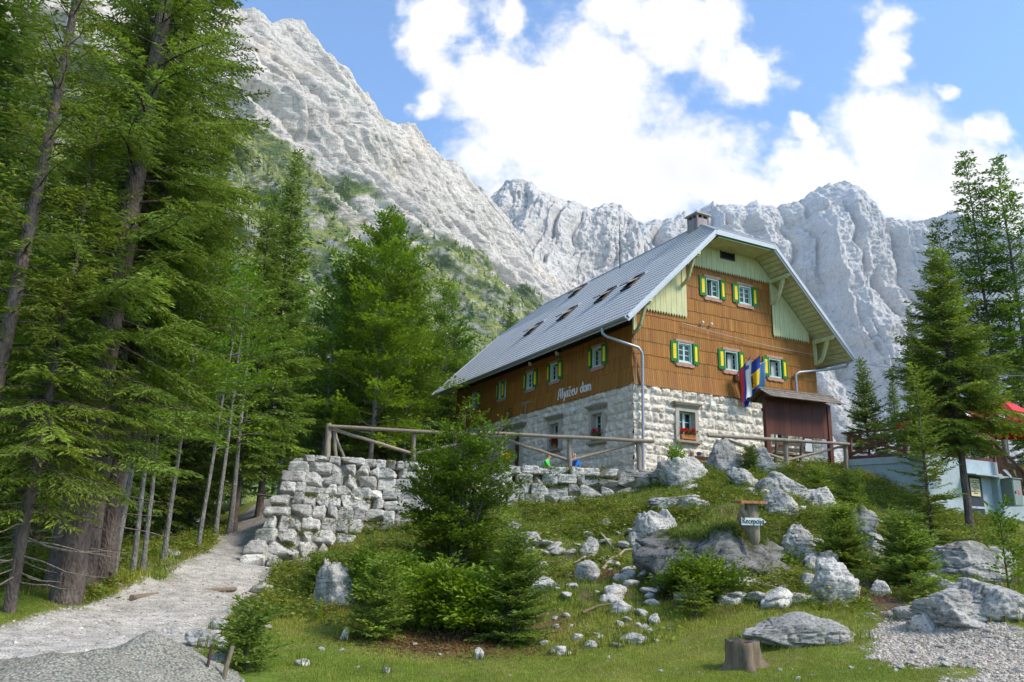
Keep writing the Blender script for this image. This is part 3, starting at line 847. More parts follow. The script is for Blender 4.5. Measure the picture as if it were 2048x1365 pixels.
# ---- pale green gable boards with saw-tooth ends
def boards(u0, u1, zb, out, ztop):
    m = MB(); n = max(1, round((u1 - u0) / .145)); wd = (u1 - u0) / n
    for k in range(n):
        a = u0 + k * wd + .004; b_ = u0 + (k + 1) * wd - .004; c_ = (a + b_) / 2
        za, zc_ = ztop(a), ztop(b_)
        if min(za, zc_) < zb + .05: continue
        o = out + .006 * (k % 2)
        pr = [(a, zb), (a + wd * .22, zb - .02), (c_, zb - .13), (b_ - wd * .22, zb - .02), (b_, zb), (b_, zc_), (a, za)]
        v = np.array([fmap('gable', p[0], o, p[1]) for p in pr] + [fmap('gable', p[0], o - .025, p[1]) for p in pr])
        m.add(v, [[0, 1, 5, 6], [1, 3, 4, 5]]) if False else m.add(v, [[0, 1, 2], [0, 2, 4], [2, 3, 4]]); m.add(v, [[0, 4, 5, 6]])
        m.add(v, [[i, (i + 1) % 7, 7 + (i + 1) % 7, 7 + i] for i in range(7)])
    return m


hipz = lambda x: min(float(roofz(x)), HZ + .0) - .26
holes_v = (5.07, 5.86, 6.65, 7.14)
m = MB()
m.join(boards(2.55, 5.05, 5.98, .13, hipz)); m.join(boards(5.88, 8.45, 5.98, .13, hipz)); m.join(boards(5.05, 5.88, 5.98, .13, lambda x: 6.63))
m.box((5.465, -.12, 7.0), (.83, .03, .02)); m.build('gable_boarding', MT['pale'], hut)
boards(.42, 2.94, 3.42, .1, lambda x: float(roofz(x)) - .26).build('gable_boarding', MT['pale'], hut)
boards(8.22, 10.6, 3.34, .1, lambda x: float(roofz(x)) - .26).build('gable_boarding', MT['pale'], hut)
m = MB(); m.box((5.465, .02, 6.9), (.9, .2, .62)); vb = m.build('attic_vent', MT['dark'], hut)
m = MB()
for zz in (6.63, 7.13): m.box((5.465, -.14, zz), (.9, .05, .06))
for xx in (5.04, 5.89): m.box((xx, -.142, 6.88), (.06, .05, .46))
m.build('vent_frame', MT['darkmetal'], vb)

# ---- roof: pressed metal tiles
roofm = MB()
RC = np.array([.47, .455, .44])


def tile_profile(y, s):
    t = (s / .36) % 1.0
    wv = .5 + .5 * np.cos(2 * np.pi * y / .19)
    return .022 * wv ** 1.3 + .026 * (1 - t)


def slope_sheet(side):
    smax = math.hypot(W / 2 + EX, (W / 2 + EX) * KZ); ns = 26
    srow = []
    k = 0
    while k * .36 < smax:
        srow += [k * .36 + .001, min(k * .36 + .18, smax), min(k * .36 + .355, smax)]; k += 1
    srow = np.unique(np.clip(np.array(srow), 0, smax)); ny = 900
    s = srow[:, None]; xx = s / smax * (W / 2 + EX) - EX
    ya = np.where(xx < HX, -GF, -GF + (xx - HX) / (W / 2 - HX) * (HY + GF)); yb = np.where(xx < HX, L + GB, L + GB - (xx - HX) / (W / 2 - HX) * (HY + GB))
    t = np.linspace(0, 1, ny)[None, :]
    Y = ya + (yb - ya) * t; S = s + 0 * Y
    hgt = tile_profile(Y, S)
    nx, nz = -KZ / math.hypot(1, KZ), 1 / math.hypot(1, KZ)
    X = xx + 0 * Y; Z = EZ + (X + EX) * KZ
    P = np.stack([X + hgt * nx, Y, Z + hgt * nz], -1)
    if side: P[..., 0] = W - P[..., 0]; P = P[:, ::-1]
    col = RC * (1 + .05 * fbm(np.stack([Y.ravel() * .5, S.ravel() * .5, 0 * S.ravel()], 1), 3, 9))[:, None]
    roofm.grid(P[:, ::-1] if False else P, col, smooth=False)


slope_sheet(0); slope_sheet(1)
for yy0, yy1 in ((-GF, HY), (L + GB, L - HY)):
    n = 14; rows = []
    for k in range(n + 1):
        t = k / n; a = HX + (W / 2 - HX) * t; xs = np.linspace(a, W - a, 120)
        z = HZ + (RIDGE - HZ) * t + .015 * (.5 + .5 * np.cos(2 * np.pi * xs / .19)) + .012
        rows.append(np.stack([xs, np.full(120, yy0 + (yy1 - yy0) * t), z], 1))
    P = np.array(rows)
    roofm.grid(P if yy0 < 0 else P[:, ::-1], RC, smooth=False)
# ridge and hip caps
for a, b_ in (((W / 2, HY, RIDGE), (W / 2, L - HY, RIDGE)), ((HX, -GF, HZ), (W / 2, HY, RIDGE)), ((W - HX, -GF, HZ), (W / 2, HY, RIDGE)), ((HX, L + GB, HZ), (W / 2, L - HY, RIDGE)), ((W - HX, L + GB, HZ), (W / 2, L - HY, RIDGE))):
    roofm.tube([np.array(a) + (0, 0, .01), np.array(b_) + (0, 0, .01)], .075, 8, col=RC * .95)
roof = roofm.build('roof', MT['roof'], hut)
# underside boards (soffit), seen below the overhangs
m = MB()
cth = 1 / math.hypot(1, KZ)
for side in (0, 1):
    s_ = 0.0; smax = math.hypot(HX + EX, (HX + EX) * KZ)
    k = 0
    while s_ < smax + 2.2:
        wd = .26; xm = (s_ + wd / 2) * cth - EX; zm = EZ + (xm + EX) * KZ
        off = .13 + .008 * (k % 2); px_, pz_ = xm + off * KZ * cth, zm - off * cth
        a = math.atan(KZ); Rm = rotm(0, -a, 0)
        for y0, y1 in ((-GF + .05, .04), (L - .1, L + GB - .05)):
            if s_ > smax - .1: y0 = max(y0, -GF + .05 + (s_ - smax + .26) / 2.5 * (GF)) if y0 < 1 else y0; y1 = y1 if y1 < 1 else L + .4
            if y1 - y0 < .1 or (s_ > smax - .2 and y0 < 1): continue
            c_ = np.array([px_, (y0 + y1) / 2, pz_]); R_ = Rm
            if side: c_[0] = W - c_[0]; R_ = rotm(0, a, 0)
            m.box(c_, (wd - .03, y1 - y0, .02), R_)
        if s_ < 2.0:
            c_ = np.array([px_, L / 2, pz_]); R_ = Rm
            if side: c_[0] = W - c_[0]; R_ = rotm(0, a, 0)
            m.box(c_, (wd - .012, L + .1, .02), R_)
        s_ += wd; k += 1
# closing deck right under the tiles so that no light leaks
for side in (0, 1):
    q = np.array([(-EX, -GF, EZ - .05), (-EX, L + GB, EZ - .05), (HX, L + GB, HZ - .05), (HX, -GF, HZ - .05)]); q2 = np.array([(HX, -GF, HZ - .05), (HX, L + GB, HZ - .05), (W / 2, L - HY, RIDGE - .05), (W / 2, HY, RIDGE - .05)])
    for z_ in (q, q2):
        v = z_.copy()
        if side: v[:, 0] = W - v[:, 0]
        m.add(v, [[0, 1, 2, 3]])
m.add([(HX, -GF, HZ - .06), (W - HX, -GF, HZ - .06), (W / 2, HY, RIDGE - .06)], [[0, 1, 2]]); m.add([(HX, L + GB, HZ - .06), (W - HX, L + GB, HZ - .06), (W / 2, L - HY, RIDGE - .06)], [[0, 1, 2]])
for k in range(9):
    y_ = -GF + .1 + k * .15; m.box((W / 2, y_, HZ - .28 + .0), (W - 2 * HX - .3 + .0, .14, .02))
m.build('soffit', MT['pale2'], roof)
# verge boards and fascias
m = MB()
for side in (0, 1):
    f_ = (lambda x: W - x) if side else (lambda x: x)
    for y_ in (-GF - .02, L + GB + .02):
        for dz, ht, o in ((-.03, .16, 0), (-.17, .13, .05)):
            sg = 1 if y_ < 0 else -1
            m.beam((f_(-EX - .02), y_ + sg * o, EZ + dz), (f_(HX), y_ + sg * o, HZ + dz), .05, ht, up=(0, 0, 1))
    m.beam((f_(-EX + .02), -GF, EZ - .1), (f_(-EX + .02), L + GB, EZ - .1), .03, .16)
for y_ in (-GF - .02, L + GB + .02):
    m.beam((HX - .03, y_, HZ - .1), (W - HX + .03, y_, HZ - .1), .05, .2)
m.build('verge_trim', MT['trim'], roof)
m = MB(); m.beam((HX + .1, -GF + .05, HZ - .24), (W - HX - .1, -GF + .05, HZ - .24), .04, .06); m.build('eave_strip', MT['green'], roof)
for side in (0, 1):
    m = MB(); x_ = -EX - .09 if not side else W + EX + .09
    n = 60; ys = np.linspace(-GF + .02, L + GB - .02, n); ang = np.linspace(math.pi, 2 * math.pi, 9)
    P = np.stack([np.stack([x_ + .085 * np.cos(ang), np.full(9, y), EZ - .03 + .085 * np.sin(ang)], 1) for y in ys]); m.grid(P); m.grid(P[:, ::-1] + np.array([0, 0, .006]))
    m.tube([(x_ - .085, ys[0], EZ - .03), (x_ - .085, ys[-1], EZ - .03)], .013, 6); m.tube([(x_ + .085, ys[0], EZ - .03), (x_ + .085, ys[-1], EZ - .03)], .013, 6)
    for y in (ys[0], ys[-1]): m.tube([(x_, y, EZ - .05), (x_, y + .01, EZ - .05)], .082, 12)
    m.build('gutter', MT['zinc'], roof)
# ---- skylights standing open
for (y_, x_) in ((12.65, 2.0), (8.7, 1.95), (5.1, 2.05), (2.7, 2.03), (12.2, 4.8)):
    wd, ln = .72, 1.2; a = math.atan(KZ)
    e1 = np.array([cth, 0, KZ * cth]); nrm = np.array([-KZ * cth, 0, cth]); Rm = np.stack([e1, [0, 1, 0], nrm], 1)
    c0 = np.array([x_, y_, EZ + (x_ + EX) * KZ]) + nrm * .05
    m = MB()
    for sy in (-1, 1): m.box(c0 + np.array([0, sy * wd / 2, 0]), (ln, .07, .13), Rm)
    for sx in (-1, 1): m.box(c0 + e1 * sx * ln / 2, (.08, wd + .08, .14), Rm)
    sk = m.build('skylight', MT['darkmetal'], roof)
    tilt = RD(15); e2 = math.cos(tilt) * e1 - math.sin(tilt) * nrm * 1.0; n2 = np.cross(e2, [0, 1, 0]); n2 = n2 if n2[2] > 0 else -n2
    R2_ = np.stack([e2, [0, 1, 0], n2], 1); cs = c0 + nrm * .10
    m = MB()
    for sy in (-1, 1): m.box(cs + np.array([0, sy * (wd / 2 - .06), 0]), (ln - .1, .07, .06), R2_)
    for sx in (-1, 1): m.box(cs + e2 * sx * (ln / 2 - .09), (.08, wd - .06, .055), R2_)
    m.build('sash', MT['cornice'], sk)
    m = MB(); m.box(cs, (ln - .2, wd - .16, .015), R2_); m.build('pane', material('painted_sky_glass', lambda nt, b: setc(nt, b, (.30, .33, .35), .1, spec=.9)), sk)  # pale base colour paints the sky's reflection on the pane
    m = MB(); m.box(c0 + e1 * (ln / 2 + .16) - nrm * .01, (.3, wd + .1, .03), Rm); m.build('flashing', MT['trim'], sk)
    m = MB(); m.box(c0 - nrm * .1, (ln - .05, wd - .05, .03), Rm); m.build('shaft', MT['dark'], sk)  # near-black plate stands for the shade below the open sash
# ---- chimney
m = MB(); cx_, cy_ = 5.5, 1.9
for k in range(7):
    for fx, fy, sx, sy in ((-.42 + k * .14, -.45, .135, .03), (-.42 + k * .14, .45, .135, .03), (-.45, -.42 + k * .14, .03, .135), (.45, -.42 + k * .14, .03, .135)):
        tone = np.array([.30, .25, .24]) * rng.normal(1, .12); m.box((cx_ + fx, cy_ + fy, 8.75), (sx, sy, 1.4), None, tone)
for sx in (-1, 1):
    for sy in (-1, 1): m.box((cx_ + sx * .42, cy_ + sy * .42, 9.56), (.12, .12, .26), None, (.28, .23, .22))
m.box((cx_, cy_ - .0, 9.56), (.14, .9, .25), None, (.28, .23, .22)); m.box((cx_, cy_, 9.555), (.9, .14, .24), None, (.28, .23, .22))
chim = m.build('chimney', MT['grey_wood'], roof)
m = MB(); m.box((cx_, cy_, 9.58), (.7, .7, .2)); m.build('flue_shade', MT['dark'], chim)  # near-black box fills the chimney slots as painted shade
m = MB(); m.box((cx_, cy_, 9.72), (1.2, 1.2, .07)); m.box((cx_, cy_, 9.775), (1.1, 1.1, .05)); m.build('chimney_cap', MT['surround'], chim)
chim.scale = (.80, .80, .82); chim.location = (cx_ * .20, cy_ * .20, 9.05 * .18)
m = MB(); m.tube([(5.15, 8.27, 8.4), (5.15, 8.27, 11.45)], [.035, .018], 8); m.tube([(5.15, 8.27, 10.3), (5.15, 8.55, 10.36)], .012, 6); m.tube([(5.15, 8.27, 9.6), (5.15, 8.1, 9.6), (5.15, 8.1, 9.9)], .01, 6)
m.build('antenna_mast', MT['iron'], roof)
# ---- purlin brackets under the gable overhang
for (bx, bz) in ((.02, 3.18), (2.75, 5.86), (8.25, 5.86), (10.98, 3.18)):
    m = MB()
    m.box((bx, -.58, bz + .16), (.16, 1.2, .2)); m.box((bx, -1.22, bz + .19), (.15, .12, .13)); m.box((bx, -.07, bz - .45), (.15, .12, 1.15))
    t = np.linspace(0, 1, 9); p = np.stack([np.full(9, bx), -.12 - .78 * t ** .8 - .05 * np.sin(t * 3.14), bz - .95 + 1.05 * t ** 1.25 - .06 * np.sin(t * 6.28)], 1)
    for k in range(8): m.beam(p[k], p[k + 1] + (p[k + 1] - p[k]) * .25, .11 - .002 * (k % 2), .15 + .025 * math.sin(k * 1.4), up=(0, 0, 1))
    m.build('roof_bracket', MT['pale'], hut)

# ---- upper windows
def wavy_board(mb, face, u, z, wd, ht, out, up):
    n = 16; us = np.linspace(-wd / 2, wd / 2, n + 1)
    lo = -.03 * np.abs(np.sin(np.linspace(0, 3 * np.pi, n + 1)))
    for k in range(n):
        a, b_ = us[k], us[k + 1]; la, lb = (lo[k], lo[k + 1])
        if up: pr = [(a, 0), (b_, 0), (b_, ht - .5 * lb), (a, ht - .5 * la)]
        else: pr = [(a, la), (b_, lb), (b_, ht), (a, ht)]
        v = np.array([fmap(face, u + p[0], out, z + p[1]) for p in pr] + [fmap(face, u + p[0], out - .05, z + p[1]) for p in pr])
        mb.add(v, [[0, 1, 2, 3], [0, 4, 5, 1], [3, 2, 6, 7]] + ([[0, 3, 7, 4]] if k == 0 else []) + ([[1, 5, 6, 2]] if k == n - 1 else []))


for (face, u, z, state) in UP:
    H_ = .92; wd = .80
    m = MB()
    for s in (-1, 1): fbox(m, face, u + s * (wd / 2 - .025), -.02, z + H_ / 2, .07, .16, H_)
    fbox(m, face, u, -.021, z + H_ - .03, wd - .12, .15, .06); fbox(m, face, u, -.021, z + .03, wd - .12, .15, .06)
    win = m.build('window', MT['mint'], hut)
    m = MB()
    if state in ('shut', 'ajar', 'half'):
        for c_ in ((1,) if state == 'ajar' else (-1, 1)):
            uc = u + c_ * .165
            for s in (-1, 1): fbox(m, face, uc + s * .145, -.045, z + H_ / 2, .045, .05, H_ - .13)
            for zz in (.1, .36, .60, .83): fbox(m, face, uc, -.046, z + zz, .28, .04 if zz in (.1, .83) else .035, .05 if zz in (.1, .83) else .028)
    if state in ('open', 'ajar'):
        for c_ in ((-1, 1) if state == 'open' else (-1,)):      # casements swung into the room
            fbox(m, face, u + c_ * .31, -.26, z + .1, .04, .32, .06); fbox(m, face, u + c_ * .31, -.26, z + .83, .04, .32, .06); fbox(m, face, u + c_ * .31, -.40, z + H_ / 2, .04, .05, H_ - .12); fbox(m, face, u + c_ * .31, -.26, z + .36, .036, .28, .025); fbox(m, face, u + c_ * .31, -.26, z + .6, .036, .28, .025)
    m.build('sash', MT['mint'], win)
    if state in ('shut', 'ajar', 'half'):
        m = MB(); c0_, w0 = (u, .62) if state != 'ajar' else (u + .16, .3)
        fbox(m, face, c0_, -.06, z + H_ / 2, w0, .01, H_ - .14); m.build('pane', MT['glass'], win)
    if state != 'half':
        m = MB(); (fbox(m, face, u + .13, -.17, z + .46, .34, .012, .74), fbox(m, face, u - .31, -.3, z + .46, .03, .2, .74)) if state != 'shut' else [fbox(m, face, u + s * .2, -.14, z + .46, .2, .012, .76) for s in (-1, 1)]  # open and ajar: pale panels paint the whitish reflection on casement panes
        m.build('curtain_and_glare', MT['curtain_and_glare'], win)
    m = MB(); fbox(m, face, u, -.75, z + H_ / 2, 1.3, .02, 1.3); fbox(m, face, u - .7, -.4, z + H_ / 2, .02, .7, 1.3); fbox(m, face, u + .7, -.4, z + H_ / 2, .02, .7, 1.3); m.build('room', MT['dark'], win)  # near-black planes paint the unlit depth behind the window
    m = MB(); wavy_board(m, face, u, z - .16, wd + .24, .15, .085, False); m.build('sill', MT['pink'], win)
    m = MB(); wavy_board(m, face, u, z + H_ + .005, wd + .24, .12, .085, True); m.build('lintel', MT['pink'], win)
    for s in (-1, 1):
        uc = u + s * (wd / 2 + .20); oc = .085
        if state == 'half' and s == -1: uc = u - .17
        m = MB(); ang = RD(9) * s * (1 if face == 'gable' else -1) + RD(rng.uniform(-3, 3))
        R_ = rotm(0, 0, ang); ctr = np.array(fmap(face, uc, oc, z + H_ / 2 + .01))
        sz = (.36, .035, .95) if face == 'gable' else (.035, .36, .95)
        m.box(ctr, sz, R_); sh = m.build('shutter', MT['green'], win)
        m = MB(); o_ = R_ @ np.array(fmap(face, 0, .019, 0)); m.box(ctr + o_, (.15, .01, .68) if face == 'gable' else (.01, .15, .68), R_); m.build('panel', MT['yellow'], sh)
        m = MB(); m.tube([ctr + np.array(fmap(face, 0, .02, -.47)), ctr + np.array(fmap(face, 0, .02, -.56))], .012, 6); m.build('shutter_catch', MT['zinc'], sh)

# ---- ground floor windows and door
def surround(m, face, u, z0, z1, wd, tw=.19):
    for s in (-1, 1): fbox(m, face, u + s * (wd / 2 + tw / 2), -.06, (z0 + z1) / 2, tw, .42, z1 - z0)
    fbox(m, face, u, -.06, z1 + .08, wd + 2 * tw, .424, .16)


for (face, u) in LOWW:
    wd = .88 if u != 12.7 else .6; z0, z1 = -2.25, -.98
    m = MB(); surround(m, face, u, z0, z1, wd); win = m.build('window', MT['surround'], hut)
    m = MB()
    for dz, o, hh, ex in ((.19, .16, .06, .06), (.245, .2, .06, .12), (.305, .25, .06, .2), (.36, .28, .05, .26)): fbox(m, face, u, o / 2 - .02, z1 + dz, wd + .38 + ex * 2 - .2, o + .1, hh)
    m.build('cornice', MT['cornice'], win)
    m = MB(); fbox(m, face, u, .07, z0 - .05, wd + .5, .38, .1); fbox(m, face, u, .04, z0 - .12, wd + .42, .28, .06); m.build('sill', MT['cornice'], win)
    m = MB(); fr = -.17
    for s in (-1, 1): fbox(m, face, u + s * (wd / 2 - .035), fr, (z0 + z1) / 2, .07, .08, z1 - z0)
    fbox(m, face, u, fr, z1 - .035, wd - .14, .08, .07); fbox(m, face, u, fr, z0 + .035, wd - .14, .08, .07); fbox(m, face, u, fr + .01, (z0 + z1) / 2, .1, .08, z1 - z0 - .14)
    for s in (-1, 1):
        for zz in (.34, .66): fbox(m, face, u + s * wd / 4, fr, z0 + zz * (z1 - z0), wd / 2 - .12, .04, .03)
    m.build('sash', MT['mint'], win)
    m = MB(); fbox(m, face, u, fr - .02, (z0 + z1) / 2, wd - .1, .01, z1 - z0 - .1); m.build('pane', MT['glass'], win)
m = MB(); surround(m, 'long', 10.65, -3.75, -.97, 1.1, .26); dsur = m.build('door', MT['surround'], hut)
m = MB()
for dz, o, hh, ex in ((.2, .16, .07, .06), (.27, .22, .07, .16), (.34, .28, .07, .26), (.41, .33, .06, .36)): fbox(m, 'long', 10.65, o / 2 - .02, -.97 + dz, 1.62 + ex * 2, o + .1, hh)
m.build('cornice', MT['cornice'], dsur)
m = MB(); fbox(m, 'long', 10.37, -.2, -2.36, .5, .06, 2.76); fbox(m, 'long', 10.93, -.2, -2.36, .5, .06, 2.76)
for zz in (-1.9, -3.2): fbox(m, 'long', 10.37, -.16, zz, .36, .04, .7)
leaf = m.build('door_leaf', MT['door'], dsur)
m = MB(); fbox(m, 'long', 10.37, -.155, -1.55, .34, .03, .6); m.build('door_glass', MT['curtain_and_glare'], leaf)
m = MB(); fbox(m, 'long', 10.62, -.14, -2.6, .03, .06, .16); m.build('handle', MT['zinc'], leaf)
# ---- lettering on the long side, lamps, pipes
m = MB(); wl = sum(GLY[ch][0] for ch in 'Aljažev dom'); hh = .52
lettering(m, 'Aljažev dom', (-.105, 6.15, .17), np.array([0, -1, 0]) * (3.03 / wl / hh), (0, 0, 1), hh, .032)
m.build('lettering', MT['white'], hut)
for (y_, z_) in ((6.3, 2.55), (9.14, 2.55)):
    m = MB(); m.tube([(-.05, y_, z_), (-.16, y_, z_)], [.09, .11], 12); m.tube([(-.16, y_, z_), (-.17, y_, z_ - .005)], [.11, .06], 12); m.build('round_lamp', MT['white'], hut)
m = MB(); m.tube([(-.06, 11.14, .38), (-.3, 11.14, .42), (-.34, 11.14, .3)], .014, 6); m.tube([(-.34, 11.14, .28), (-.34, 11.14, .22)], [.03, .15], 6); m.tube([(-.34, 11.14, -.1), (-.34, 11.14, -.14)], [.1, .06], 6)
for k in range(6):
    a = k * math.pi / 3; m.tube([(-.34 + .13 * math.cos(a), 11.14 + .13 * math.sin(a), .22), (-.34 + .09 * math.cos(a), 11.14 + .09 * math.sin(a), -.1)], .009, 4)
lan = m.build('wall_lantern', MT['iron'], hut)
m = MB(); m.tube([(-.34, 11.14, .2), (-.34, 11.14, -.08)], [.11, .075], 6); m.build('lantern_glass', m_plain('amber_glass', (.45, .25, .06), .2), lan)
m = MB(); m.tube([(-.05, 9.1, -.35), (-.35, 9.1, -.3), (-.35, 9.1, .42)], .014, 6)
for q in range(7): m.tube([(-.35, 8.7 + q * .13, .42 - .0), (-.35, 8.7 + q * .13 + .005, .42)], .01, 4); m.tube([(-.35 - .22 + .015 * q, 8.6 + q * .14, .40), (-.35 + .22 - .015 * q, 8.6 + q * .14, .40)], .009, 4)
m.tube([(-.35, 8.55, .41), (-.35, 9.5, .41)], .012, 5); m.tube([(-.35, 9.42, .28), (-.35, 9.42, .55)], .01, 4); m.build('aerial', MT['zinc'], hut)
for face, u, z in (('gable', 4.13, -.46), ('long', 4.54, -.5)):
    m = MB(); fbox(m, face, u, .12, z, .06, .14, .06); fbox(m, face, u, .22, z - .04, .26, .1, .2); m.build('floodlight', MT['white'], hut)
m = MB(); fbox(m, 'gable', 7.24, .14, -.44, .12, .16, .16); m.build('camera_housing', MT['iron'], hut)
for u in (3.79, 4.3):
    m = MB(); p = np.array(fmap('gable', u, .05, 3.12)); m.tube([p, p + (0, -.1, 0), p + (0, -.1, .1)], .015, 6); m.tube([p + (0, -.1, .08), p + (0, -.1, .13), p + (0, -.1, .18)], [.05, .065, .03], 8); m.build('insulator', MT['white'], hut)
m = MB(); m.tube([(-EX - .09, .45, EZ - .12), (-EX - .08, .45, EZ - .35), (-EX + .05, .3, EZ - .52), (.12, -.22, 1.52), (.27, -.26, 1.30), (.30, -.25, 1.1), (.31, -.22, -.3), (.31, -.16, -4.6)], .062, 10)
for zz in (.9, -.6, -2.3, -3.7): m.tube([(.31, -.2, zz), (.31, -.2, zz + .05)], .075, 10)
m.build('downpipe', MT['zinc'], hut)
m = MB(); m.tube([(W + EX + .09, -.9, EZ - .12), (W + EX + .08, -.8, EZ - .3), (W + .7, -.3, 2.02), (9.62, -.22, 1.62), (9.42, -.2, 1.5), (9.40, -.2, 1.3), (9.40, -.19, -4.2)], .062, 10); m.build('downpipe', MT['zinc'], hut)
m = MB(); m.tube([(.05, -.13, 2.9), (.06, -.12, 0), (.06, -.16, -4.4)], .012, 5); m.build('lightning_rod_wire', MT['zinc'], hut)
m = MB(); fbox(m, 'gable', 10.05, .09, -1.85, .5, .05, .62); pb = m.build('notice_plate', MT['white'], hut)
m = MB()
for s in (-1, 1): fbox(m, 'gable', 10.05 + s * .27, .095, -1.85, .05, .07, .72)
for s in (-1, 1): fbox(m, 'gable', 10.05, .094, -1.85 + s * .335, .5, .07, .05)
m.build('plate_frame', MT['door'], pb)
# ================================================================= trees
def m_leaf(name, rough=.5, trans=.35):
    m = bpy.data.materials.new(name); m.use_nodes = True; nt = NT(m.node_tree); b = nt.n['Principled BSDF']; out = nt.n['Material Output']
    oi = nt.add('ShaderNodeObjectInfo')
    col = nt.attr(); n = nt.noise(nt.pos(), .9, 3)
    k = nt.ramp(n, [(.3, .78), (.7, 1.25)])
    col = nt.mix(1.0, col, k, 'MULTIPLY')
    hs = nt.add('ShaderNodeHueSaturation'); nt.put(hs.inputs['Hue'], nt.math('ADD', .49, nt.math('MULTIPLY', oi.outputs['Random'], .02))); nt.put(hs.inputs['Value'], nt.math('ADD', .85, nt.math('MULTIPLY', oi.outputs['Random'], .3))); nt.put(hs.inputs['Color'], col)
    setc(nt, b, hs.outputs[0], rough, spec=.25)
    tr = nt.add('ShaderNodeBsdfTranslucent'); nt.put(tr.inputs[0], nt.mix(1.0, hs.outputs[0], (1.25, 1.3, .7), 'MULTIPLY'))
    mx = nt.add('ShaderNodeMixShader'); mx.inputs[0].default_value = trans; nt.l.new(b.outputs[0], mx.inputs[1]); nt.l.new(tr.outputs[0], mx.inputs[2]); nt.l.new(mx.outputs[0], out.inputs[0])
    return m


def m_bark(nt, b):
    P = nt.map(nt.obj(), (1, 1, .35)); n = nt.noise(P, 16, 6, .7); n2 = nt.noise(nt.obj(), 2.2, 4)
    v = nt.voro(nt.map(nt.obj(), (1, 1, .5)), 26)
    k = nt.mix(1.0, nt.ramp(n, [(.3, .5), (.5, 1), (.75, 1.5)]), nt.ramp(n2, [(.3, .75), (.7, 1.25)]), 'MULTIPLY')
    setc(nt, b, nt.mix(1.0, nt.attr(), k, 'MULTIPLY'), .9, normal=nt.bump(nt.math('ADD', n, v.outputs['Distance']), .8, .03), spec=.1)


LEAF = m_leaf('needle_foliage', .55, .38); BLEAF = m_leaf('broad_leaf', .45, .38); BARK = material('bark', m_bark)


def unit(v):
    return v / (np.linalg.norm(v, axis=-1, keepdims=True) + 1e-9)


def leaves(mb, p, d, nrm, ln, wd, col, fold=.12):
    p = np.asarray(p, float); n = len(p)
    if n == 0: return
    d = unit(d); s = unit(np.cross(d, nrm)); u = np.cross(s, d)
    ln = np.broadcast_to(np.asarray(ln, float), (n,))[:, None]; wd = np.broadcast_to(np.asarray(wd, float), (n,))[:, None]
    v = np.stack([p, p + d * ln * .45 + s * wd * .5 + u * ln * fold, p + d * ln, p + d * ln * .45 - s * wd * .5 + u * ln * fold], 1).reshape(-1, 3)
    f = np.arange(4 * n).reshape(-1, 4)
    mb.add(v, f, np.repeat(np.asarray(col, float), 4, 0) if np.ndim(col) > 1 else col)


SPR_A, SPR_B = np.array([.085, .142, .026]), np.array([.205, .255, .034])


